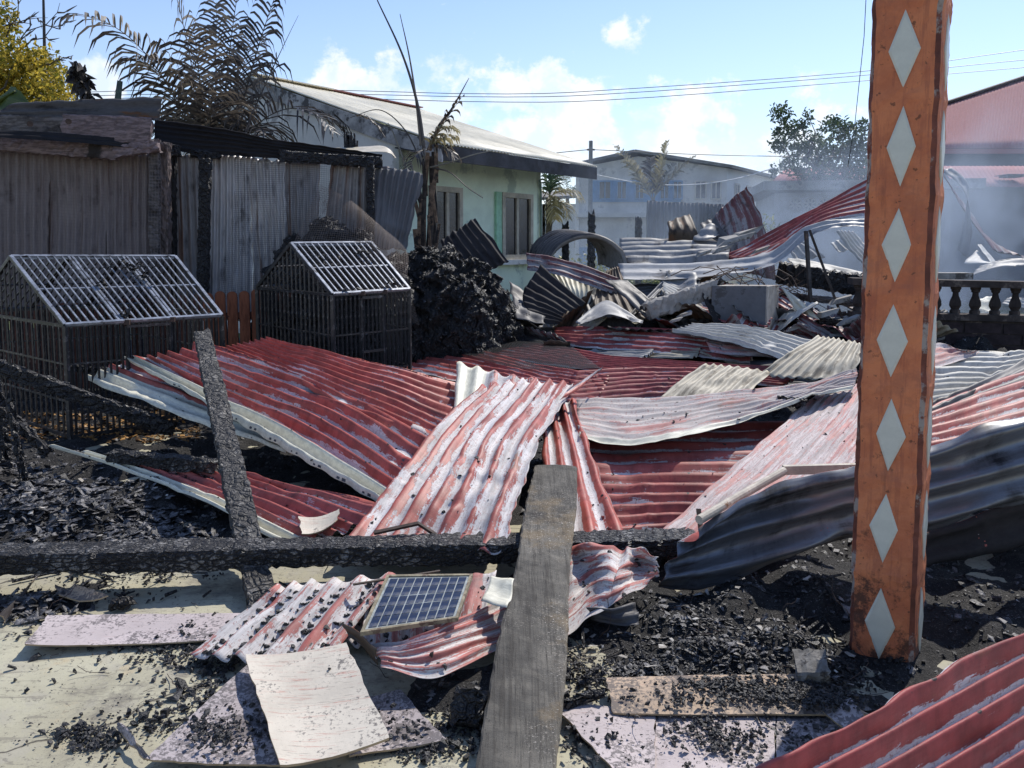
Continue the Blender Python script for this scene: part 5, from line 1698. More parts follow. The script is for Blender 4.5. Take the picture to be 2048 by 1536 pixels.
sheet([[D(1575, 515, 11.6), D(1578, 525, 11.2)], [D(1660, 530, 11.4), D(1660, 542, 11.0)], [D(1760, 555, 11.0), D(1760, 570, 10.6)]], 2, 'long pale strip lying on the thick charred beam', PALE, DARKZ, .014, crumple=.02, seed=128)

# ------------------------------------------------------------------ balustrade on the right
bl = thing('balustrade', vz(D(1960, 690, 9.0), 0), 'blackened cement balustrade with turned balusters on a brick base', 'balustrade')
r0, r1 = D(1700, 562, 9.15), D(2300, 575, 8.7)
MB().bar(r0, r1, .22, .075).build('top_rail', BALU, bl)
b0, b1 = D(1700, 628, 9.15), D(2300, 642, 8.7)
MB().bar(b0, b1, .24, .07).build('bottom_rail', BALU, bl)
dr_ = (r1 - r0)
nb_ = 15
for i in range(nb_):
    t = (i + .4) / nb_
    p0, p1 = b0.lerp(b1, t) + up_ * .036, r0.lerp(r1, t) - up_ * .038
    hh = p1.z - p0.z
    prof = ((0, .055), (.12, .055), (.16, .04), (.3, .062), (.45, .058), (.66, .034), (.78, .03), (.82, .045), (.88, .045), (.92, .055), (1, .055))
    MB().tube([p0 + up_ * hh * a for a, _ in prof], [r for _, r in prof], 12).build('baluster', BALU, bl)
# brick courses under it
du_ = dr_.normalized(); dn_ = Vector((du_.y, -du_.x, 0)).normalized()
L_ = dr_.length
zt_ = b0.z - .04
MB().hexa([vz(b0, 0) - dn_ * .1, vz(b1, 0) - dn_ * .1, vz(b1, 0) + dn_ * .08, vz(b0, 0) + dn_ * .08,
           vz(b0, zt_) - dn_ * .1, vz(b1, b1.z - .04) - dn_ * .1, vz(b1, b1.z - .04) + dn_ * .08, vz(b0, zt_) + dn_ * .08]).build('base_wall', BALU, bl)
brick_me = None
for c_ in range(4):
    for k in range(9):
        t = (k + (.5 if c_ % 2 else 0)) * .40
        p = b0.lerp(b1, t / L_ if t < L_ else 1)
        if t > L_ - .4: continue
        z = b0.lerp(b1, t / L_).z - .05 - (c_ + 1) * .125
        if z < .02: continue
        q0 = vz(p, z) + dn_ * .081
        q1 = q0 + du_ * .375
        q1.z = q0.z
        h_ = Vector((0, 0, .11))
        e_ = dn_ * (.012 + .006 * rnd.random())
        MB().hexa([q0, q1, q1 + e_, q0 + e_, q0 + h_, q1 + h_, q1 + e_ + h_, q0 + e_ + h_]).build('brick', BRICKM, bl)
cb = MB(); c_ = D(1903, 553, 9.4)
cb.box(c_ + Vector((-.22, -.1, -.03)), c_ + Vector((.2, .12, .045)))
tag(cb.build('cement_slab', CEMENT), 'loose grey cement slab lying on the balustrade rail', 'slab')
# debris behind the balustrade, in the smoke
sheet([[D(1880, 340, 14.5), D(1905, 335, 14.6)], [D(1925, 380, 14.2), D(1935, 370, 14.4)], [D(1945, 450, 13.8), D(1930, 440, 14.2)], [D(1938, 520, 13.5), D(1915, 500, 14)]], 1.5, 'bent pale roofing strip hanging in the smoke by the column', ZINC, DARKZ, .014, crumple=.02, seed=130)
sheet([[D(1880, 345, 14.8), D(1940, 420, 14.8)], [D(1930, 420, 14.3), D(1990, 500, 14.3)], [D(1985, 500, 13.6), D(2050, 512, 13.9)]], 4, 'dull sheet slanting down through the smoke on the right', RED_DULL, DARKZ, .014, crumple=.02, seed=131)
sheet([[D(1925, 528, 13.2), D(1955, 500, 13.6)], [D(1985, 528, 13.0), D(1985, 520, 13.3)]], 1.5, 'pale pointed scrap standing in the smoke behind the balustrade', PALE, ZINC, .01, crumple=.02, seed=132)
sheet([[D(1955, 490, 13.6), D(1962, 488, 13.7)], [D(1985, 530, 13.0), D(1996, 528, 13.1)]], 1, 'narrow slanting strip in the smoke behind the balustrade', PALE, ZINC, .006, crumple=.01, seed=133)
sheet([[D(1940, 555, 12.2), D(1960, 530, 12.6)], [D(2000, 535, 12.2), D(2010, 518, 12.6)], [D(2080, 530, 12.2), D(2080, 515, 12.6)]], 2, 'grey sheet edge lying low behind the balustrade on the right', ZINC, DARKZ, .014, crumple=.02, seed=134)
sheet([[D(1940, 600, 10.4), D(1990, 590, 10.6)], [D(1960, 630, 10.2), D(2000, 625, 10.3)]], 2, 'cream scrap seen between the balusters', CREAM, ZINC, .01, crumple=.03, seed=135)
sheet([[D(2000, 610, 10.4), D(2020, 590, 10.6)], [D(2100, 630, 10.2), D(2100, 600, 10.3)]], 3, 'pale twisted scrap seen between the balusters further right', PALE, ZINC, .014, crumple=.04, seed=136)
# ------------------------------------------------------------------ fallen roofing in the yard
sheet([[H(1004, 632, .66), H(1003, 650, .60), H(1002, 668, .55)], [H(1110, 668, .52), H(1108, 680, .47), H(1106, 694, .43)], [H(1232, 712, .40), H(1230, 720, .36), H(1226, 727, .34)]], 2.6, 'long white ridged strip fanning from the crusted heap', CREAM, DARKZ, .024, crumple=.008, seed=201)
sheet([[H(1110, 660, .58), H(1106, 690, .46)], [H(1240, 655, .62), H(1240, 700, .46)], [H(1400, 662, .64), H(1395, 712, .45)], [H(1520, 690, .56), H(1500, 724, .44)]], 5, 'dark red half-peeled sheet right of the long white strip', RED_J, DARKZ, .024, crumple=.018, seed=202)
sheet([[H(1400, 664, .66), H(1424, 700, .55)], [H(1445, 668, .66), H(1470, 708, .54)], [H(1500, 664, .68), H(1556, 716, .54)]], 4, 'pink curled scrap of peeled sheet on the dark red one', PINK_G, DARKZ, .01, crumple=.02, seed=203)
sheet([[H(1385, 646, .72), H(1340, 668, .62)], [H(1500, 660, .72), H(1470, 690, .62)], [H(1660, 690, .66), H(1590, 730, .55)]], 6, 'whitish ridged sheet below the enamel box', PALE, DARKZ, .024, crumple=.02, seed=204)
sheet([[H(1010, 678, .48), H(880, 700, .42)], [H(1250, 715, .45), H(1180, 738, .38)], [H(1620, 742, .46), H(1560, 772, .38)]], 8, 'long red and white striped sheet crossing below the black netting', RED_J, DARKZ, .022, crumple=.014, seed=205)
sheet([[H(880, 690, .44), H(850, 715, .38), H(800, 742, .32)], [H(1040, 722, .42), H(1020, 745, .36), H(990, 776, .30)], [H(1220, 752, .40), H(1210, 780, .34), H(1190, 815, .27)]], 8, 'red ridged sheet with chalky ends behind the central fan', RED_F, DARKZ, .021, crumple=.012, seed=206)
sheet([[H(1150, 745, .40), H(1130, 812, .28)], [H(1300, 738, .42), H(1280, 800, .30)], [H(1440, 740, .44), H(1400, 795, .32)]], 7, 'blue-shadowed red sheet between the tan and worn pink ones', RED_J, DARKZ, .024, crumple=.014, seed=207)
sheet([[H(1515, 752, .48), H(1600, 758, .48), H(1706, 764, .46)], [H(1570, 712, .62), H(1640, 716, .62), H(1716, 724, .60)], [H(1636, 670, .76), H(1680, 678, .74), H(1728, 688, .72)]], 9, 'tan ridged sheet tilted up beside the column', TAN, DARKZ, .011, crumple=.016, seed=208)
sheet([[H(1316, 797, .40), H(1390, 802, .40), H(1480, 803, .40)], [H(1365, 758, .50), H(1430, 765, .49), H(1510, 775, .46)], [H(1405, 730, .58), H(1470, 734, .56), H(1545, 748, .50)]], 8, 'tan ridged sheet lying bent between pink and striped sheets', TAN, DARKZ, .010, crumple=.020, seed=209)
sheet([[H(1153, 802, .38), H(1150, 838, .35), H(1160, 874, .32)], [H(1300, 798, .42), H(1296, 845, .36), H(1290, 894, .31)], [H(1470, 782, .50), H(1462, 815, .46), H(1455, 853, .40)], [H(1600, 762, .58), H(1600, 785, .54), H(1600, 806, .50)], [H(1712, 742, .64), H(1712, 756, .61), H(1706, 776, .57)]], 8, 'long wavy worn pink sheet with curling cream lower edge', PINK_H, DARKZ, .010, crumple=.028, seed=210, bare=(.9, 1), baremat=CREAM)
sheet([[H(1130, 850, .25), H(1165, 960, .16), H(1228, 1085, .08)], [H(1320, 850, .27), H(1330, 960, .17), H(1345, 1075, .08)], [H(1580, 845, .30), H(1540, 960, .18), H(1450, 1085, .09)]], 11, 'striped red sheet in the middle right under the worn pink one', RED_F, DARKZ, .027, crumple=.008, seed=211)
sheet([[H(1316, 1075, .13), H(1400, 1092, .16), H(1490, 1090, .2)], [H(1480, 925, .30), H(1570, 935, .32), H(1660, 980, .30)], [H(1600, 815, .44), H(1670, 835, .44), H(1740, 880, .40)], [H(1664, 768, .53), H(1725, 768, .53), H(1790, 800, .5)]], 10, 'flat chalky pink sheet running down from the column', PINK_G, DARKZ, .006, crumple=.018, seed=212)
sheet([[H(1075, 795, .42), H(1150, 800, .43)], [H(1085, 930, .26), H(1190, 925, .25)], [H(1060, 1090, .10), H(1255, 1075, .1)]], 3.5, 'narrow red sheet under the central fan, half in its shadow', RED_D, DARKZ, .022, crumple=.008, seed=213)
sheet([[H(915, 724, .62), H(1000, 745, .57), H(1090, 764, .52)], [H(908, 800, .42), H(985, 806, .42), H(1085, 812, .42)], [H(905, 865, .26), H(975, 855, .3), H(1080, 850, .34)]], 5, 'short sheet with cream left end standing behind the central fan', RED_A, DARKZ, .02, crumple=.01, seed=214, bare=(0, .34), baremat=CREAM)
sheet([[H(440, 700, .68), H(490, 690, .72), H(540, 678, .76)], [H(620, 780, .54), H(680, 748, .61), H(730, 722, .67)], [H(860, 890, .26), H(900, 832, .34), H(932, 770, .42)]], 9, 'deep red ridged sheet at the back of the left overlapping pile', RED_D, DARKZ, .026, crumple=.008, seed=215)
sheet([[H(168, 755, .50), H(230, 728, .58), H(310, 712, .64)], [H(365, 832, .38), H(410, 802, .43), H(470, 772, .5)], [H(570, 908, .24), H(620, 882, .27), H(690, 850, .3)]], 5, 'lowest sheet of the left pile, pale edge reaching furthest left', RED_D, DARKZ, .022, crumple=.01, seed=216, bare=(0, .4), baremat=CREAM)
sheet([[H(246, 716, .63), H(300, 712, .68), H(350, 706, .71), H(408, 682, .78)], [H(400, 802, .48), H(450, 785, .52), H(510, 762, .58), H(565, 735, .66)], [H(560, 892, .30), H(620, 862, .35), H(680, 828, .42), H(732, 800, .47)], [H(762, 1010, .12), H(805, 978, .16), H(850, 932, .22), H(905, 890, .27)]], 7, 'large red ridged sheet on top of the left pile, pale lower edge', RED_D, DARKZ, .032, crumple=.007, seed=217, bare=(0, .17), baremat=CREAM)
sheet([[H(90, 889, .26), H(250, 915, .22), H(400, 928, .20), H(480, 938, .18)], [H(300, 960, .15), H(400, 970, .14), H(520, 972, .15), H(610, 972, .16)], [H(562, 1080, .08), H(640, 1075, .08), H(720, 1050, .1), H(800, 1015, .13)]], 7, 'red sheet with pale edge lying low before the cage, littered with cinders', RED_E, DARKZ, .02, crumple=.012, seed=218, bare=(0, .2), baremat=CREAM)
sheet([[H(958, 772, .50), H(1050, 764, .54), H(1148, 764, .53)], [H(850, 880, .36), H(960, 866, .44), H(1086, 872, .45)], [H(765, 985, .22), H(900, 980, .30), H(1042, 985, .31)], [H(678, 1094, .11), H(830, 1096, .14), H(1002, 1104, .16)]], 7, 'big half-peeled red sheet fanning across the middle of the yard', RED_A, DARKZ, .022, crumple=.016, seed=219, fold=.012, nv=80)
sheet([[H(1118, 800, .50), H(1138, 776, .56)], [H(1160, 776, .54), H(1176, 752, .60)], [H(1200, 742, .60), H(1207, 734, .63)]], 1, 'narrow upturned red corner above the central fan', RED_D, BLACKZ, .006, crumple=.008, seed=220)
# big dark sheet seen from below, right
sheet([[H(1390, 1060, .30), H(1345, 1112, .18), H(1316, 1180, .04)], [H(1500, 990, .44), H(1490, 1062, .28), H(1462, 1165, .07)], [H(1700, 935, .58), H(1700, 1010, .40), H(1700, 1088, .19)], [H(1860, 890, .68), H(1860, 980, .48), H(1856, 1064, .28)], [H(2090, 818, .83), H(2090, 920, .62), H(2090, 1000, .43)], [H(2500, 690, 1.0), H(2500, 800, .78), H(2500, 900, .55)]], 2.7, 'large dark blued sheet sagging on edge behind the column', BLUEZ, RED_D, .034, crumple=.012, seed=221, nv=80, per=16)  # last row carried on out of view, added to shade the ash
sheet([[H(1770, 1085, .20), H(1770, 1150, .08)], [H(1900, 1046, .28), H(1900, 1120, .10)], [H(2110, 975, .38), H(2110, 1080, .14)], [H(2500, 880, .5), H(2500, 1000, .2)]], 1.5, 'second dark sheet under the blued one at the right edge', BLACKZ, RED_D, .02, crumple=.01, seed=222)  # out-of-view end lengthened too, for its shadow
sheet([[H(1780, 845, .48), H(1790, 920, .42), H(1795, 985, .36)], [H(1900, 800, .56), H(1910, 885, .50), H(1915, 970, .44)], [H(2110, 730, .70), H(2110, 835, .60), H(2110, 930, .52)], [H(2500, 640, .85), H(2500, 735, .75), H(2500, 850, .66)]], 11, 'bright red striped sheet rising right behind the dark blued one', RED_F, DARKZ, .024, crumple=.008, seed=223, nv=64)  # hidden near edge and out-of-view end added to shade the ground
sheet([[H(1850, 815, .52), H(1860, 850, .48)], [H(1950, 770, .62), H(1950, 806, .57)], [H(2110, 685, .78), H(2110, 750, .70)]], 3, 'dark violet ridged sheet above the bright red striped one', DARKZ, DARKZ, .022, crumple=.008, seed=224)
sheet([[H(1790, 840, .36), H(1830, 760, .48), H(1880, 705, .58)], [H(1950, 800, .40), H(1975, 755, .48), H(2010, 705, .58)], [H(2060, 760, .45), H(2070, 735, .5), H(2080, 705, .58)]], 10, 'pale ridged sheet below the balustrade right of the column', PALE, DARKZ, .045, crumple=.014, seed=225)
sheet([[H(1830, 705, .62), H(1830, 740, .52)], [H(1880, 690, .66), H(1900, 728, .56)], [H(1930, 700, .66), H(1962, 702, .64)]], 4, 'pinkish curled scrap at the foot of the balustrade', PINK_G, DARKZ, .012, crumple=.02, seed=226)
# front middle
sheet([[H(545, 1183, .14), H(640, 1168, .17), H(790, 1150, .18)], [H(470, 1245, .08), H(570, 1245, .11), H(720, 1240, .11)], [H(366, 1320, .03), H(490, 1330, .06), H(660, 1325, .05)]], 5.5, 'torn red and white sheet in the front, strewn with charcoal', RED_N, DARKZ, .018, crumple=.012, seed=230)
sheet([[H(700, 1185, .12), H(800, 1185, .12), H(990, 1145, .15)], [H(690, 1290, .04), H(800, 1295, .05), H(970, 1245, .08)]], 7, 'red sheet lying under the solar panel', RED_N, DARKZ, .018, crumple=.010, seed=231)
sheet([[H(738, 1288, .11), H(752, 1318, .11), H(764, 1342, .11)], [H(880, 1248, .19), H(872, 1290, .16), H(890, 1349, .10)], [H(1000, 1190, .115), H(1000, 1242, .095), H(1000, 1294, .06)], [H(1130, 1100, .15), H(1130, 1185, .10), H(1124, 1272, .06)], [H(1178, 1090, .24), H(1185, 1150, .12), H(1172, 1240, .09)], [H(1240, 1092, .17), H(1232, 1138, .22), H(1218, 1212, .12)], [H(1285, 1100, .24), H(1280, 1132, .15), H(1265, 1182, .16)], [H(1312, 1114, .20), H(1314, 1136, .19), H(1304, 1160, .16)]], 5, 'crumpled red and white sheet passing under the grey board', RED_N, DARKZ, .009, crumple=.020, seed=232, fold=.03, nv=110, per=12)
sheet([[H(690, 1250, .15), H(702, 1278, .11)], [H(725, 1275, .14), H(732, 1305, .08)], [H(757, 1304, .15), H(758, 1336, .09)]], 1, 'dark brown upturned flap at the end of the crumpled sheet', BROWNZ, BROWNZ, .004, crumple=.006, seed=233, cat='metal scrap')
sheet([[H(1170, 1215, .12), H(1180, 1240, .06)], [H(1225, 1215, .12), H(1235, 1250, .06)], [H(1268, 1200, .12), H(1276, 1248, .07)]], 2, 'small dark curled scrap under the crumpled sheet', DARKZ, ZINC, .012, crumple=.015, seed=234, cat='metal scrap')
sheet([[H(985, 1150, .2), H(960, 1200, .17)], [H(1030, 1160, .21), H(1010, 1215, .17)]], 1.5, 'cream curl of sheet between the solar panel and the grey board', CREAM, ZINC, .012, crumple=.01, seed=235, cat='metal scrap')
# near right corner
sheet([[H(1290, 1655, .45), H(1500, 1810, .39), H(1720, 2000, .33)], [H(1790, 1398, .45), H(1960, 1525, .39), H(2150, 1685, .33)], [H(2200, 1187, .45), H(2345, 1291, .39), H(2530, 1412, .33)]], 7.25, 'big glossy red ridged sheet in the near right corner', RED_K, DARKZ, .027, prof=1, crumple=.003, seed=240, nv=64, per=12)

# ------------------------------------------------------------------ timbers
rough_beam(H(-160, 1122, .168), H(1392, 1086, .13), .165, .10, CHARB, 'charred_beam', 'long charred beam lying across the whole front of the yard', 'beam', seg=190, seed=40, jit=.0035)
rough_beam(H(524, 1203, .036), D(404, 668, 6.05), .125, .066, CHARP, 'charred_post', 'charred post leaning up over the left sheet pile', 'post', seg=90, seed=41, jit=.004, taper=(1.0, .98), nick=.03)
a, b = H(1018, 1640, .03), H(1112, 936, .325)
rough_beam(a, b, .245, .032, PLANK, 'grey_board', 'long ash-grey board propped over the charred beam in the centre', 'board', seg=70, seed=42, jit=.0016, nick=.006, up=Vector((0, -.1, 1)))
rough_beam(H(225, 912, .24), H(432, 932, .22), .09, .075, CHAR, 'charred_batten', 'short charred batten lying at the top of the low red sheet', 'batten', seed=43)
rough_beam(D(-30, 725, 5.6), D(345, 858, 5.75), .055, .10, CHARD, 'charred_rafter', 'charred rafter slanting down across the front of the left cage', 'rafter', seed=44, jit=.006)
rough_beam(D(-10, 800, 5.3), D(95, 905, 5.2), .05, .06, CHARD, 'charred_stick', 'black charred stick by the lower left of the big cage', 'stick', seed=45, jit=.008)
rough_beam(D(-8, 770, 5.1), D(18, 1000, 5.0), .07, .07, CHARD, 'charred_stick', 'upright black charred stick at the far left edge', 'stick', seed=46, jit=.008)
rough_beam(D(18, 800, 5.0), D(48, 960, 4.9), .03, .04, CHARD, 'charred_stick', 'thin black stick beside the upright one at the left edge', 'stick', seed=47, jit=.008)
rough_beam(H(1560, 800, .5), H(1610, 805, .5), .05, .05, CHARD, 'charred_stick', 'short black stick on the worn pink sheet', 'stick', seed=48)
rough_beam(D(140, 735, 6.6), D(215, 742, 6.7), .06, .05, CHAR, 'charred_stick', 'charred stick poking out behind the left pile tip', 'stick', seed=49)
tag(MB().tube([H(748, 1066, .22), H(836, 1047, .24), H(872, 1070, .18)], .011, 4).build('bent_bar', RUSTY), 'thin bent rusty bar on the foot of the central fan', 'metal bar')
tag(MB().bar(H(706, 1169, .2), H(880, 1142, .2), .012, .006).build('flat_bar', BROWNZ), 'thin grey flat bar lying above the solar panel', 'metal bar')
# pipe and flat strip by the column
PIPEP = [H(1398, 1040, .36), H(1480, 992, .40), H(1568, 942, .45)]
tag(MB().tube(PIPEP, .021, 12).build('pipe', PIPE), 'pale rusty pipe resting on the dark blued sheet', 'pipe')
tag(MB().bar(H(1566, 940, .45), H(1712, 936, .46), .03, .045).build('flat_bar', PIPE), 'flat pale bar running from the pipe to the column', 'metal bar')
tag(MB().bar(H(1397, 1018, .36), H(1402, 1064, .28), .022, .008).build('bracket', RUSTY), 'small rusty bracket at the lower end of the pipe', 'bracket')

# ------------------------------------------------------------------ boards on the concrete
def board(pts, m, label, t=.006, curl=0.0, seed=0, cat='board', n=16, edge=True):
    """a thin ceiling board: corners p0..p3 around, bent and a little broken at its rim"""
    p = [PT(q) for q in pts]
    rg = np.random.RandomState(seed)
    U, V = np.meshgrid(np.linspace(0, 1, n), np.linspace(0, 1, n))
    P = np.zeros((n, n, 3))
    for i in range(3):
        P[..., i] = (p[0][i] * (1 - U) + p[1][i] * U) * (1 - V) + (p[3][i] * (1 - U) + p[2][i] * U) * V
    P[..., 2] += curl * ((2 * U - 1) ** 2) + .004 * wob(U, V, rg, 2, 7)
    e = .0022 * wob(U * 3, V * 3, rg, 4, 40)
    bd = np.minimum(np.minimum(U, 1 - U), np.minimum(V, 1 - V)) < 1e-6
    P[..., 0] += np.where(bd, e, 0); P[..., 1] += np.where(bd, e * .8, 0)
    P[..., 2] = np.maximum(P[..., 2], .0075 + t)
    B = P.copy(); B[..., 2] -= t
    k = n * n
    idx = np.arange(k).reshape(n, n)
    a, b, c, d_ = idx[:-1, :-1].ravel(), idx[:-1, 1:].ravel(), idx[1:, 1:].ravel(), idx[1:, :-1].ravel()
    fr = np.stack([a, b, c, d_], 1); bk = np.stack([d_, c, b, a], 1) + k
    ring = np.concatenate([idx[0, :], idx[1:, -1], idx[-1, -2::-1], idx[-2:0:-1, 0]])
    rn = np.roll(ring, -1)
    rim = np.stack([rn, ring, ring + k, rn + k], 1)
    N = np.cross(P[0, -1] - P[0, 0], P[-1, 0] - P[0, 0])
    faces = np.concatenate([fr, bk, rim])
    if N[2] < 0: faces = faces[:, ::-1]
    fm = np.zeros(len(faces), int); fm[len(fr) + len(bk):] = 1
    o = link_mesh('ceiling_board', np.concatenate([P.reshape(-1, 3), B.reshape(-1, 3)]), faces.tolist(), [m, CARD_EDGE], None, False, fm)
    return tag(o, label, cat)


board([(96, 1232, .04), (500, 1230, .012), (470, 1282, .016), (48, 1290, .05)], BOARD_P, 'pale pink board lying flat on the concrete at left', seed=1, curl=.006)
board([(492, 1338, .05), (640, 1338, .05), (560, 1534, .03), (292, 1522, .03)], BOARD_P2, 'ash-strewn pink board under the white one', seed=2, curl=.01)
board([(490, 1316, .10), (692, 1294, .12), (780, 1486, .09), (560, 1536, .075)], BOARD_W, 'scratched white board lying askew in the front', t=.008, seed=3, curl=.012)
board([(700, 1400, .02), (800, 1380, .03), (892, 1478, .025), (700, 1512, .02)], BOARD_P2, 'grey ashy board right of the white one', seed=4)
board([(1104, 1408, .035), (1310, 1420, .015), (1310, 1545, .015), (1228, 1545, .03)], BOARD_P, 'pink board with curled left edge right of the long grey board', seed=5, curl=.004)
board([(1314, 1416, .018), (1550, 1425, .014), (1548, 1560, .014), (1304, 1560, .016)], BOARD_P, 'pink board strewn with cinders beside the curled one', seed=6)
board([(1554, 1428, .013), (1700, 1440, .013), (1660, 1560, .013), (1552, 1560, .013)], BOARD_P2, 'third board in the row, half under the shadow of the column', seed=7)
board([(1212, 1356, .05), (1600, 1350, .03), (1740, 1428, .03), (1226, 1424, .04)], BOARD_O, 'orange scorched board covered in ash across the row of boards', seed=8, curl=.004)
board([(1640, 1420, .03), (1700, 1400, .05), (1740, 1440, .05), (1690, 1460, .03)], BOARD_P2, 'small loose board scrap in the column shadow', seed=9, n=8)
board([(598, 1040, .13), (680, 1026, .15), (672, 1050, .15), (604, 1072, .12)], BOARD_W, 'singed cream board scrap behind the beam near the post', seed=10, n=10, curl=.02)
board([(110, 1178, .04), (150, 1172, .06), (215, 1200, .05), (120, 1200, .03)], BOARD_O, 'buff singed scrap before the beam at left', seed=11, n=8, curl=.02)
board([(232, 1452, .03), (244, 1446, .05), (300, 1510, .05), (288, 1520, .02)], BOARD_P2, 'narrow curled strip of board beside the ash on the concrete', seed=12, n=8)
board([(0, 1230, .05), (75, 1150, .05), (70, 1160, .03), (10, 1245, .02)], GREY_WOOD, 'grey charred slab scrap at the far left edge', seed=13, n=8)
rough_beam(H(1592, 1334, .07), H(1656, 1332, .09), .12, .05, ASHBLOCK, 'cement_block', 'ash-dusted grey cement block near the column base', 'block', seed=77, jit=.004, nick=.003, up=Vector((.15, -.25, 1)))
a, b = H(930, 1392, .0), H(960, 1470, .0)
rough_beam(H(938, 1455, .01), H(948, 1380, .10), .10, .09, CHAR, 'charred_block', 'black charred block standing left of the long grey board', 'block', seed=51, jit=.008)
rough_beam(H(1128, 1408, .05), H(1208, 1385, .06), .02, .02, CHAR, 'charred_stick', 'thin charred stick lying on the scorched boards', 'stick', seed=52)

# ------------------------------------------------------------------ solar panel
so = thing('solar_panel', H(830, 1210, .16), 'burnt small solar panel with scorched buff frame', 'solar panel')
s0, s1, s2, s3 = H(774, 1152, .235), H(946, 1150, .235), H(916, 1238, .20), H(720, 1268, .18)
nrm = (s1 - s0).cross(s3 - s0).normalized()
if nrm.z < 0: nrm = -nrm
def spt(u, v): return s0.lerp(s1, u).lerp(s3.lerp(s2, u), v)
def plate(u0, u1, v0, v1, z0, z1):
    q = [spt(u0, v0), spt(u1, v0), spt(u1, v1), spt(u0, v1)]
    return [p_ + nrm * z0 for p_ in q] + [p_ + nrm * z1 for p_ in q]
m, t = mat('burnt_solar_cell')
v = objvec(t)
n_ = t.noise(v, 9, 7, .7)
cc = t.mix(t.ss(n_, .4, .7), (.012, .02, .05), (.03, .047, .10))
cc = t.mix(t.m('MULTIPLY', t.ss(t.noise(v, 9, 8, .75), .46, .70), .75), cc, (.14, .135, .13))
cc = t.mix(t.ss(t.noise(v, 60, 5, .75), .66, .74), cc, (.03, .028, .027))
t.out(cc, .3, 0, .5)
SOLC = m
GRID_L = plain('pale_cell_grid', (.34, .37, .36), .6, .3, 30)
MB().hexa(plate(.03, .97, .04, .96, -.006, .002)).build('backing', GRID_L, so)
nu_, nv_ = 9, 5
for i in range(nu_):
    for j in range(nv_):
        g = .0065
        u0, u1 = .055 + .89 * i / nu_ + g, .055 + .89 * (i + 1) / nu_ - g
        v0, v1 = .065 + .87 * j / nv_ + g, .065 + .87 * (j + 1) / nv_ - g
        MB().hexa(plate(u0, u1, v0, v1, .0025, .0045)).build('cell', SOLC, so)
fr = MB()
fr.hexa(plate(0, 1, 0, .035, -.010, .007)); fr.hexa(plate(0, 1, .965, 1, -.010, .007))
fr.hexa(plate(0, .032, .0353, .9647, -.010, .007)); fr.hexa(plate(.968, 1, .0353, .9647, -.010, .007))
fr.build('frame', SOLARF, so)

# ------------------------------------------------------------------ the orange column
TH = math.radians(35)
cw = .236
base_l = H(1693, 1306, .0)
tv = Vector((math.cos(TH), -math.sin(TH), 0)); nv_f = Vector((-math.sin(TH), -math.cos(TH), 0))
ctr = base_l + tv * cw / 2 - nv_f * cw / 2
col = thing('column', ctr, 'orange painted column with pale diamond tiles in the right foreground', 'column')
DY = [97, 293, 490, 683, 873, 1060, 1254]
dz = [D(1780, y, ctr.y - .12).z for y in DY]
bands = [(dz[i] + dz[i + 1]) / 2 for i in range(6)] + [dz[0] + (dz[0] - dz[1]) / 2, dz[0] + 1.5 * (dz[0] - dz[1])]
ztop = 2.95
rg = np.random.RandomState(12)
NV, per_side = 150, 12
vs, fm_rows = [], []
ch = .020
ring = []
for s in range(4):
    for k in range(per_side):
        x = -1 + 2 * k / (per_side - 1)
        ring.append((s, x))
n = len(ring)
zs = np.linspace(-.03, ztop, NV)
for z in zs:
    bulge = sum(.0042 * math.exp(-((z - b_) / .03) ** 2) for b_ in bands)
    for (s, x) in ring:
        hw = cw / 2 + bulge
        lx = x * (hw - ch)
        out_ = hw
        if abs(x) == 1: out_ = hw - .004
        if s == 0: p = nv_f * out_ + tv * lx
        elif s == 1: p = tv * out_ - nv_f * lx
        elif s == 2: p = -nv_f * out_ - tv * lx
        else: p = -tv * out_ + nv_f * lx
        p = p.normalized() * (p.length + rg.normal(0, .0006))
        vs.append(ctr + p + Vector((0, 0, z)) + Vector((0, 0, rg.normal(0, .001))))
W1 = np.array([tuple(q) for q in vs]).reshape(NV, n, 3)
A_, Z_ = np.meshgrid(np.arange(n) * .03, zs)
wv = .0012 * wob(A_ * 1.0, Z_, rg, 10, 40) + .0010 * wob(A_, Z_, rg, 40, 160)
cxy = W1[..., :2] - np.array([ctr.x, ctr.y])
W1[..., :2] += cxy / np.linalg.norm(cxy, axis=2, keepdims=True) * wv[..., None]
fs, fm = [], []
for i in range(NV - 1):
    for k in range(n):
        k2 = (k + 1) % n
        fs.append((i * n + k, i * n + k2, (i + 1) * n + k2, (i + 1) * n + k))
        edge = ring[k][0] != ring[k2][0]
        jog = int(ring[k][1] > .82 and ring[k][0] == 0 and (i * 7 % 11) < 0)
        fm.append(1 if edge or jog else 0)
fs.append(tuple((NV - 1) * n + k for k in range(n))); fm.append(0)
fs.append(tuple(reversed(range(n)))); fm.append(0)
link_mesh('shaft', W1.reshape(-1, 3), fs, [COLUMN, COL_EDGE], col, False, fm)
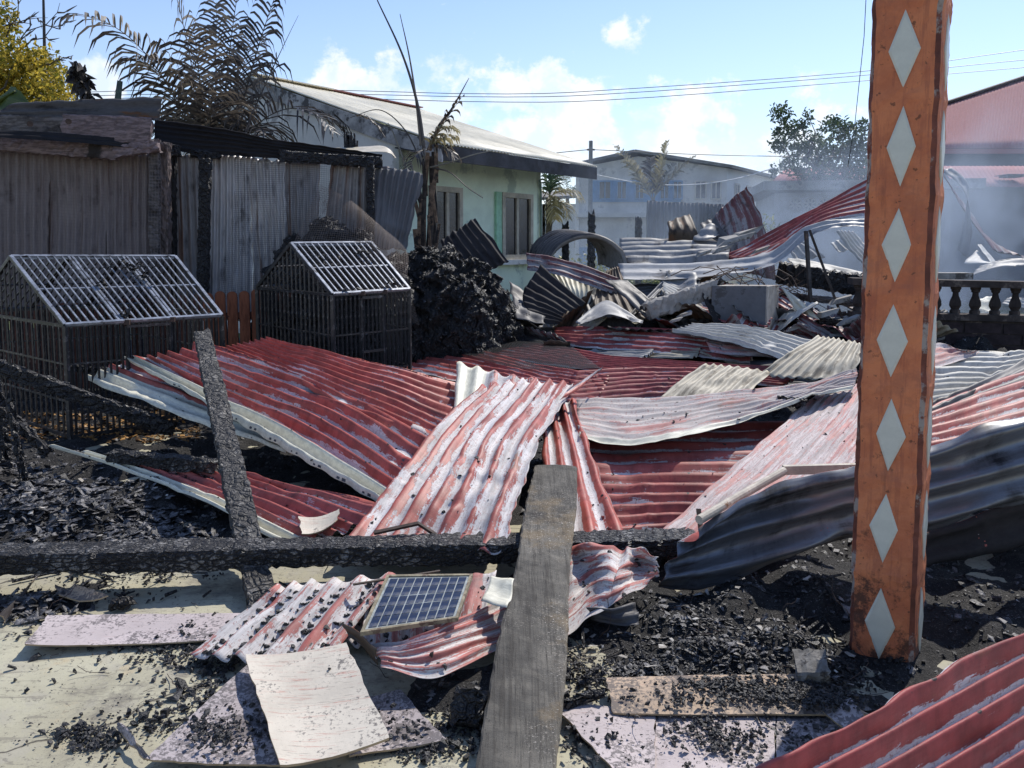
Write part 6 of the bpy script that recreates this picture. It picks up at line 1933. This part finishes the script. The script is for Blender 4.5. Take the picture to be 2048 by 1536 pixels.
for s, (f_, r_) in enumerate(((nv_f, tv), (tv, -nv_f), (-nv_f, -tv), (-tv, nv_f))):
    for z in dz:
        hw, hh = .0505, .138
        rgd = np.random.RandomState(int(z * 1000) + s)
        c_ = ctr + f_ * (cw / 2 - .002) + Vector((0, 0, z)) + r_ * rgd.normal(0, .002)
        j = lambda: rgd.normal(0, .0032)
        o_ = [c_ + r_ * (hw + j()), c_ + up_ * (hh + j()) + r_ * j() * 1.5, c_ - r_ * (hw + j()), c_ - up_ * (hh + j())]
        i_ = [c_ + (p - c_) * .84 + f_ * .0085 for p in o_]
        o2 = [p + f_ * .0045 for p in o_]
        mb = MB()
        mb.add(o_ + o2 + i_, [(0, 1, 5, 4), (1, 2, 6, 5), (2, 3, 7, 6), (3, 0, 4, 7), (4, 5, 9, 8), (5, 6, 10, 9), (6, 7, 11, 10), (7, 4, 8, 11), (8, 9, 10, 11)])
        mb.build('diamond_tile', TILE, col)
MB().tube([ctr + f3 for f3 in (nv_f * .128 - tv * .128 + up_ * 2.9, nv_f * .13 - tv * .135 + up_ * 2.35, nv_f * .13 - tv * .155 + up_ * 2.05, nv_f * .13 - tv * .175 + up_ * 1.88)], .0013, 4).build('hanging_wire', WIRE, col)

# ------------------------------------------------------------------ loose charcoal, cinders, ash flakes
def bits(name, label, pos, size, m, rg, cat='cinders', flat=1.0, kind='stuff', group=None):
    """many little irregular broken lumps, joined into one loose layer"""
    base = np.array([(-1, -.6, -.5), (1, -.8, -.4), (.7, .9, -.5), (-.8, .8, -.4), (-.6, -.5, .6), (.6, -.4, .5), (.4, .6, .7), (-.5, .5, .5)])
    fc = np.array([(0, 3, 2, 1), (4, 5, 6, 7), (0, 1, 5, 4), (1, 2, 6, 5), (2, 3, 7, 6), (3, 0, 4, 7)])
    n = len(pos)
    pos = np.asarray(pos)
    sz = np.asarray(size).reshape(n, 1, 1)
    V = np.repeat(base[None], n, 0) + rg.normal(0, .28, (n, 8, 3))
    V *= np.stack([.7 + .8 * rg.rand(n), .6 + .6 * rg.rand(n), (.45 + .5 * rg.rand(n)) * flat], 1)[:, None, :]
    a = rg.rand(n) * 6.28
    b = rg.normal(0, .5, n)
    ca, sa, cb, sb = np.cos(a), np.sin(a), np.cos(b), np.sin(b)
    x, y, z = V[..., 0], V[..., 1], V[..., 2]
    x, z = x * cb[:, None] - z * sb[:, None], x * sb[:, None] + z * cb[:, None]
    x, y = x * ca[:, None] - y * sa[:, None], x * sa[:, None] + y * ca[:, None]
    V = np.stack([x, y, z], 2) * sz * .5
    V += pos[:, None, :]
    F_ = (fc[None] + (np.arange(n) * 8)[:, None, None]).reshape(-1, 4)
    o = link_mesh(name, V.reshape(-1, 3), F_.tolist(), m)
    return tag(o, label, cat, group, kind)


def on_ground(x, y):
    z = mound(x.reshape(1, -1), y.reshape(1, -1))[0]
    return np.maximum(z, .006)


def scatter_px(n, x0, x1, y0, y1, rg, pw=1.0):
    out = []
    while len(out) < n:
        px, py = x0 + (x1 - x0) * rg.rand(), y0 + (y1 - y0) * rg.rand()
        p = H(px, py, .01)
        out.append((p.x, p.y))
    a = np.array(out)
    return a[:, 0], a[:, 1]


rgs = np.random.RandomState(99)
# on the mounds of the burnt bed
xs, ys = [], []
N0 = 150000
X = rgs.uniform(-6, 6, N0); Y = 2.3 + 8.5 * rgs.rand(N0) ** 1.6
z = mound(X.reshape(1, -1), Y.reshape(1, -1))[0]
keep = (z > .004) & (rgs.rand(N0) < np.clip(.25 + z * 4, 0, .85))
X, Y, z = X[keep], Y[keep], z[keep]
sz = .006 + .022 * rgs.rand(len(X)) ** 3
third = rgs.rand(len(X))
for lab, mm, lo, hi, fl in (('black charcoal crumbs covering the burnt bed', COAL, 0, .55, 1), ('grey glinting ash flakes over the burnt bed', FLAKE, .55, .985, .35), ('pale rubble bits among the ashes of the burnt bed', PALEBIT, .985, 1.01, .7)):
    k = (third >= lo) & (third < hi)
    P = np.stack([X[k], Y[k], z[k] + sz[k] * .2], 1)
    bits({COAL: 'charcoal_crumbs', FLAKE: 'ash_flakes', PALEBIT: 'rubble_bits'}[mm], lab, P, sz[k] * (1.5 if mm is FLAKE else 1.0), mm, rgs, flat=fl)
# crumbs sprinkled over the open concrete, thick in drifts
cx, cy = [], []
for (px, py, rx, ry, n) in ((330, 1440, 110, 40, 260), (180, 1480, 60, 30, 220), (150, 1470, 90, 26, 180), (400, 1400, 60, 40, 160), (350, 1305, 120, 22, 300), (420, 1330, 90, 20, 220),
                            (90, 1270, 60, 20, 60), (430, 1370, 40, 40, 120), (300, 1150, 160, 12, 140), (900, 1450, 120, 40, 420), (860, 1500, 120, 26, 260), (1000, 1480, 70, 40, 160),
                            (1180, 1480, 50, 50, 120), (1130, 1380, 60, 60, 200), (1160, 1350, 80, 30, 260), (260, 1350, 240, 140, 130), (160, 1180, 150, 40, 260), (1600, 1400, 120, 50, 420), (1700, 1350, 120, 40, 360), (1400, 1330, 260, 40, 800),
                            (1100, 1310, 90, 40, 260)):
    for _ in range(n):
        p = H(px + rgs.normal(0, rx * .55), py + rgs.normal(0, ry * .55), .006)
        cx.append(p.x); cy.append(p.y)
cx, cy = np.array(cx), np.array(cy)
s_ = .004 + .019 * rgs.rand(len(cx)) ** 2.8
bits('charcoal_crumbs', 'drifts of charcoal crumbs on the bare concrete', np.stack([cx, cy, on_ground(cx, cy) + s_ * .25], 1), s_, COAL, rgs)
# bits lying on the boards
bp = []
for (x0, x1, y0, y1, zz, n) in ((300, 420, 1240, 1275, .035, 60), (380, 540, 1400, 1510, .048, 260), (1120, 1300, 1430, 1530, .04, 90), (1320, 1540, 1430, 1535, .028, 330), (1560, 1680, 1440, 1530, .028, 160),
                                (1240, 1700, 1360, 1420, .056, 520), (720, 860, 1400, 1480, .038, 160), (620, 700, 1320, 1360, .115, 5)):
    kx, ky = x0 + (x1 - x0) * rgs.rand(5), y0 + (y1 - y0) * rgs.rand(5)
    for _ in range(int(n * .8)):
        q_ = rgs.randint(5)
        if rgs.rand() < .25: bx_, by_ = x0 + (x1 - x0) * rgs.rand(), y0 + (y1 - y0) * rgs.rand()
        else: bx_, by_ = kx[q_] + rgs.normal(0, (x1 - x0) * .13), ky[q_] + rgs.normal(0, (y1 - y0) * .16)
        if x0 <= bx_ <= x1 and y0 <= by_ <= y1: bp.append(tuple(H(bx_, by_, zz)))
for (px, py, rx, ry, zz, n) in ((1560, 1380, 110, 22, .052, 900), (1420, 1365, 60, 10, .055, 300), (1660, 1400, 50, 18, .05, 300), (1430, 1470, 70, 26, .03, 320), (430, 1460, 60, 40, .05, 220)):
    for _ in range(n):
        bp.append(tuple(H(px + rgs.normal(0, rx * .6), py + rgs.normal(0, ry * .6), zz + .006 * rgs.rand())))
s_ = .004 + .016 * rgs.rand(len(bp)) ** 2.6
bits('charcoal_crumbs', 'charcoal crumbs lying on the ceiling boards', bp, s_, COAL, rgs)
# crumbs on the fallen sheets
sp_ = []
dens = {218: 520, 230: 420, 217: 60, 219: 45, 215: 16, 231: 120, 232: 26, 211: 46, 212: 60, 206: 26, 210: 30, 207: 20, 213: 24, 240: 5}
for (o, P, N) in ALL_SHEETS:
    lb_ = o.get('label', '')
    cnt = 0
    for key, q in (('littered with cinders', 520), ('strewn with charcoal', 430), ('top of the left pile', 60), ('fanning across the middle', 45), ('under the solar panel', 120), ('under the grey board', 26),
                   ('striped red sheet in the middle', 46), ('flat chalky pink', 60), ('wavy worn pink', 30), ('narrow red sheet under', 24), ('chalky ends', 26), ('blue-shadowed', 20), ('lowest sheet', 24)):
        if key in lb_: cnt = q
    for _ in range(cnt):
        i, j = rgs.randint(1, P.shape[0] - 1), rgs.randint(1, P.shape[1] - 1)
        if cnt > 100:                      # cinders gather in the troughs
            for _t in range(5):
                jj = min(max(j + rgs.randint(-2, 3), 1), P.shape[1] - 2)
                if P[i, jj, 2] < P[i, j, 2]: j = jj
        sp_.append(P[i, j] + N[i, j] * .004)
s_ = .006 + .020 * rgs.rand(len(sp_)) ** 2.2
bits('charcoal_crumbs', 'cinders scattered over the fallen red roofing', sp_, s_, COAL, rgs)
# single larger lumps one can pick out on the concrete
for i, (px, py, s) in enumerate(((118, 1463, .022), (288, 1425, .024), (240, 1347, .018), (270, 1324, .016), (232, 1252, .022), (365, 1366, .028), (405, 1342, .022), (355, 1385, .03), (385, 1380, .024),
                                 (330, 1420, .022), (196, 1318, .018), (70, 1310, .02), (25, 1330, .015), (660, 1340, .02), (880, 1488, .026), (850, 1515, .022), (930, 1510, .022), (1160, 1470, .02),
                                 (1200, 1500, .02), (310, 1250, .02), (420, 1236, .026))):
    p = H(px, py, .02)
    rg1 = np.random.RandomState(300 + i)
    zn_ = ('on the concrete near the lower left corner' if px < 130 and py > 1400 else 'on the concrete below the left pink board' if py < 1330 and px < 500 else 'on the concrete left of the ashy pink board' if px < 450
           else 'on the concrete between the white board and the grey board' if px < 1000 else 'on the concrete right of the grey board')
    o = bits('charcoal_lump', 'single black charcoal lump ' + zn_, [(p.x, p.y, max(.012, s * .4))], [s * 1.6], COAL, rg1, 'charcoal', 1.0, None, 'charcoal lumps on the front concrete')
o = rough_beam(H(676, 1205 - 10, .04) * 0 + H(228, 1208, .035), H(258, 1205, .035), .05, .035, CHAR, 'charcoal_lump', 'blocky charcoal lump on the concrete before the long beam', 'charcoal', seed=71, jit=.005)
# far rubble round the box and props
pts = []
for _ in range(1500):
    p = D(1200 + 560 * rgs.rand(), 600, 8.6 + 2.2 * rgs.rand())
    pts.append((p.x, p.y))
a = np.array(pts)
zz = mound(a[:, 0].reshape(1, -1), a[:, 1].reshape(1, -1))[0]
s_ = .02 + .11 * rgs.rand(len(a)) ** 3
k = rgs.rand(len(a)) < .5
bits('rubble', 'pale rubble heaped around the enamel box and props', np.stack([a[k, 0], a[k, 1], zz[k] + s_[k] * .3], 1), s_[k], PALEBIT, rgs, 'rubble', .7)
bits('rubble', 'blackened rubble heaped around the enamel box and props', np.stack([a[~k, 0], a[~k, 1], zz[~k] + s_[~k] * .3], 1), s_[~k] * 1.2, COAL, rgs, 'rubble', .7)
# curled ash flakes of the fluffy pile on the left
fx, fy = [], []
for (px, py, rx, ry, n) in ((140, 1030, 150, 38, 1500), (330, 1050, 90, 26, 700), (40, 1000, 90, 50, 700), (250, 980, 120, 30, 300), (60, 1200, 60, 24, 260), (60, 940, 60, 30, 200),
                            (1380, 1250, 70, 40, 260), (1480, 1310, 100, 30, 320), (1300, 1320, 90, 24, 260), (1620, 1400, 80, 40, 160)):
    for _ in range(n):
        p = H(px + rgs.normal(0, rx * .6), py + rgs.normal(0, ry * .6), .06)
        fx.append(p.x); fy.append(p.y)
fx, fy = np.array(fx), np.array(fy)
s_ = np.where(np.arange(len(fx)) < 3660, .012 + .045 * rgs.rand(len(fx)) ** 2.2, .006 + .022 * rgs.rand(len(fx)) ** 2)
bits('ash_flakes', 'curled grey ash flakes on the burnt piles', np.stack([fx, fy, on_ground(fx, fy) + s_ * .22], 1), s_, FLAKE, rgs, 'ash', .25)
# crumbs and flakes crusting the burnt heaps
for hv, lab in zip(HEAPS, ('rounded', 'tall')):
    q = hv[rgs.randint(0, len(hv), 11000)]
    s_ = .007 + .024 * rgs.rand(len(q)) ** 2.5
    bits('charred_crust', 'charred crust crumbs over the %s burnt heap' % lab, q[:6400] + rgs.normal(0, .006, (6400, 3)), s_[:6400], COAL, rgs, 'charred crust', .8)
    bits('ash_flakes', 'grey ash flakes over the %s burnt heap' % lab, q[6400:] + rgs.normal(0, .006, (len(q) - 6400, 3)), s_[6400:] * 1.2, FLAKE, rgs, 'ash', .3)
# splinters, wires, nails and paper among the ashes
def litter(n, px0, px1, py0, py1, label, name, m, r0, r1, l0, l1, bend, z0=.015, sides=4, seed=0):
    rg = np.random.RandomState(seed)
    mb = MB()
    for _ in range(n):
        p = H(px0 + (px1 - px0) * rg.rand(), py0 + (py1 - py0) * rg.rand(), .01)
        z = max(wobbled(p.x, p.y), .005) + z0
        a_ = rg.rand() * 6.28
        L_ = l0 + (l1 - l0) * rg.rand() ** 2
        d = Vector((math.cos(a_), math.sin(a_), rg.normal(0, .12)))
        q = [Vector((p.x, p.y, z))]
        for k in range(3 if not bend else 7):
            d = (d + Vector(rg.normal(0, bend, 3)) * Vector((1, 1, .3)).length / 1.4).normalized()
            nx_ = q[-1] + d * L_ / (3 if not bend else 7)
            nx_.z = max(nx_.z, max(wobbled(nx_.x, nx_.y), .005) + .004)
            q.append(nx_)
        r = r0 + (r1 - r0) * rg.rand() ** 2
        mb.tube(q, [r * (1 - .3 * i / len(q)) for i in range(len(q))], sides)
    tag(mb.build(name, m), label, 'debris', None, 'stuff')


litter(150, 0, 700, 930, 1200, 'charred splinters lying on the burnt pile at left', 'charred_splinters', CHAR, .003, .010, .04, .22, 0, seed=1)
litter(170, 1120, 1700, 1190, 1420, 'charred splinters lying on the burnt pile at right', 'charred_splinters', CHAR, .003, .009, .04, .20, 0, seed=2)
litter(26, 1120, 1700, 1200, 1500, 'thin rusty wires among the ashes at right', 'wire_bits', RUSTY, .0012, .0018, .1, .35, .35, seed=3)
litter(22, 60, 900, 1190, 1520, 'thin wires and nails lying on the concrete', 'wire_bits', RUSTY, .0010, .0018, .04, .28, .3, .004, seed=4)
litter(60, 1000, 1700, 590, 680, 'charred laths and sticks in the far heap', 'charred_splinters', CHAR, .008, .022, .2, .8, 0, .05, seed=5)
px_ = scatter_px(70, 1100, 1720, 1180, 1430, rgs)
bits('paper_scraps', 'pale paper and plaster scraps among the ashes at right', np.stack([px_[0], px_[1], on_ground(px_[0], px_[1]) + .012], 1), .012 + .035 * rgs.rand(70) ** 2, PALEBIT, rgs, 'debris', .12)
px_ = scatter_px(36, 0, 420, 920, 1090, rgs)
bits('paper_scraps', 'pale paper scraps among the ashes at left', np.stack([px_[0], px_[1], on_ground(px_[0], px_[1]) + .02], 1), .015 + .04 * rgs.rand(36) ** 2, PALEBIT, rgs, 'debris', .12)
# burnt scraps caught on the cage roofs
cr = []
for (px, py, rx, ry, Y, n) in ((268, 534, 30, 8, 7.25, 70), (205, 566, 10, 8, 6.9, 18), (292, 552, 14, 6, 7.2, 20), (250, 632, 10, 4, 6.62, 14), (640, 520, 16, 8, 7.7, 22), (730, 505, 24, 6, 8.05, 22), (690, 582, 30, 3, 7.3, 16), (790, 572, 14, 4, 7.65, 12)):
    for _ in range(n):
        q = D(px + rgs.normal(0, rx * .6), py + rgs.normal(0, ry * .6), Y)
        cr.append((q.x, q.y, q.z + .012))
bits('burnt_scraps', 'burnt black scraps caught on the roofs of the two cages', cr, .015 + .03 * rgs.rand(len(cr)), COAL, rgs, 'burnt scraps', .4)
rough_beam(H(1760, 1660, .21), H(2330, 1440, .21), .12, .10, CHARD, 'charred_beam', 'charred beam under the near right corner sheet', 'beam', seed=90)
for sx_, sy_ in ((1860, 1640), (2280, 1470)):
    q = H(sx_, sy_, .2)
    rough_beam(vz(q, 0), vz(q, .165), .16, .16, CHARD, 'charred_block', 'charred block propping the beam under the near right corner sheet', 'block', seed=sx_, group='charred blocks under the near right corner sheet')
# orange leaf litter under the cage
lx, ly = scatter_px(900, 0, 400, 830, 885, rgs)
bits('dead_leaves', 'orange dead leaves and cinders under the left cage', np.stack([lx, ly, on_ground(lx, ly) + .006], 1), .02 + .03 * rgs.rand(len(lx)), leaf_mat('dead_leaves', (.06, .03, .015), (.5, .28, .10), .2), rgs, 'leaf litter', .15)
bn_ = [(x, y) for x, y in zip(lx, ly)]
# small torn scraps mixed into the far heap
rgx = np.random.RandomState(404)
for i in range(110):
    px, Y = 1030 + 830 * rgx.rand(), 8.7 + 2.6 * rgx.rand()
    p = D(px, 600, Y)
    z = wobbled(p.x, p.y) + .03 + .30 * rgx.rand() ** 1.5
    a_ = rgx.rand() * 6.28
    tl = rgx.normal(0, .5)
    L_, w_ = .2 + .4 * rgx.rand(), .14 + .22 * rgx.rand()
    d1 = Vector((math.cos(a_), math.sin(a_), tl)).normalized() * L_
    d2 = Vector((-math.sin(a_), math.cos(a_), rgx.normal(0, .45))).normalized() * w_
    c_ = Vector((p.x, p.y, z))
    q_ = rgx.randint(8)
    mm = (ZINC, PALE, DARKZ, BLACKZ, RED_J, BROWNZ, TAN, RED_DULL)[q_]
    colr = ('grey', 'pale', 'sooty', 'black', 'red', 'brown', 'tan', 'dull red')[q_]
    where = ('by the crusted black heap' if px < 1110 else 'under the roofing arch' if px < 1240 else 'behind the tilted lintel' if px < 1340 else 'over the tilted lintel' if px < 1425
             else 'around the enamel box' if px < 1560 else 'by the steel props' if px < 1640 else 'beside the column') if Y > 9.7 else \
            ('at the foot of the crusted heap' if px < 1110 else 'in front of the grey tent sheet' if px < 1290 else 'before the tilted lintel' if px < 1425
             else 'at the foot of the enamel box' if px < 1560 else 'at the foot of the steel props' if px < 1660 else 'low beside the column')
    sheet([[c_ - d1 - d2, c_ - d1 + d2], [c_ - d2 + Vector((0, 0, rgx.normal(0, .05))), c_ + d2 + Vector((0, 0, rgx.normal(0, .05)))], [c_ + d1 - d2, c_ + d1 + d2]], w_ * 2 / .1,
          'small torn %s roofing scrap %s %s' % (colr, 'lying' if abs(tl) < .35 else 'sticking up', where), mm, DARKZ, .013, crumple=.03, seed=500 + i, fold=.03, nv=14, group='torn roofing scraps in the far heap', name='torn_scrap', cat='metal scrap')
# long flattened sheets lying over one another in front of the far heap
for i in range(22):
    px, Y = 1040 + 640 * rgx.rand(), 7.3 + 2.3 * rgx.rand()
    p = D(px, 600, Y)
    a_ = rgx.normal(-.12, .35)
    L_, w_ = .45 + .55 * rgx.rand(), .14 + .12 * rgx.rand()
    z = wobbled(p.x, p.y) + .06 + .22 * rgx.rand()
    d1 = Vector((math.cos(a_), math.sin(a_), rgx.normal(0, .10))).normalized() * L_
    d2 = Vector((-math.sin(a_), math.cos(a_), rgx.normal(.1, .2))).normalized() * w_
    c_ = Vector((p.x, p.y, z))
    q_ = rgx.randint(6)
    sheet([[c_ - d1 - d2, c_ - d1 + d2], [c_ - d2 + Vector((0, 0, rgx.normal(.02, .04))), c_ + d2 + Vector((0, 0, rgx.normal(.02, .04)))], [c_ + d1 - d2, c_ + d1 + d2]], w_ * 2 / .085,
          'long flattened %s sheet %s' % (('red and white', 'pale', 'red', 'grey', 'tan', 'sooty')[q_], 'behind the worn pink and tan sheets' if Y < 8.3 else 'below the grey tent and lintel' if px < 1400 else 'below the enamel box and props'),
          (RED_F, PALE, RED_J, ZINC, TAN, DARKZ)[q_], DARKZ, .018, crumple=.018, seed=700 + i, fold=.02, nv=30, group='long flattened sheets before the far heap', cat='metal sheet')
# black netting lying over the sheets behind the fan
nb = [[H(880, 668, .5), H(1000, 668, .55), H(1120, 680, .5)], [H(870, 690, .46), H(1010, 700, .46), H(1160, 712, .44)], [H(900, 705, .44), H(1040, 742, .37), H(1200, 742, .38)]]
nbs2 = surface(nb, 91, 41)
net(lambda u, v: nbs2[min(40, int(round(v * 40))), min(90, int(round(u * 90)))] + np.array([0, 0, .03]), 90, 40, .0055, 'black plastic netting lying over the sheets behind the fan', WIRE)

# ------------------------------------------------------------------ smoke drifting over the back of the lot
m = bpy.data.materials.new('smoke')
m.use_nodes = True
t = NT(m.node_tree)
v = objvec(t)
x, y, z = t.xyz(v)
n1 = t.noise(t.vm('MULTIPLY', v, (1, 1, .75)), .55, 4, .6, .5)
right = t.ss(x, 1.0, 7.5)
body = t.m('ADD', .26, t.m('MULTIPLY', right, .74))
hgt = t.ss(z, 4.6, .6)
dd = t.m('MULTIPLY', t.m('MULTIPLY', t.ss(n1, .44, .82), body), hgt)
pv = t.n('ShaderNodeVolumePrincipled', None, Color=(.68, .81, 1.0, 1), Anisotropy=.25)
t.put(pv, 'Density', t.m('MULTIPLY', dd, .60))
o = t.n('ShaderNodeOutputMaterial')
t.t.links.new(pv.outputs[0], o.inputs['Volume'])
sm = link_mesh('smoke', [Vector(q) for q in ((1, 11.5, -.5), (26, 11.5, -.5), (26, 24, -.5), (1, 24, -.5), (1, 11.5, 5.2), (26, 11.5, 5.2), (26, 24, 5.2), (1, 24, 5.2))],
               [(0, 3, 2, 1), (4, 5, 6, 7), (0, 1, 5, 4), (1, 2, 6, 5), (2, 3, 7, 6), (3, 0, 4, 7)], m, origin=(1, 11.5, 0))
tag(sm, 'bluish smoke drifting over the back right of the burnt lot', 'smoke', None, 'stuff')
S.cycles.volume_step_rate = 3.0
S.cycles.volume_max_steps = 48
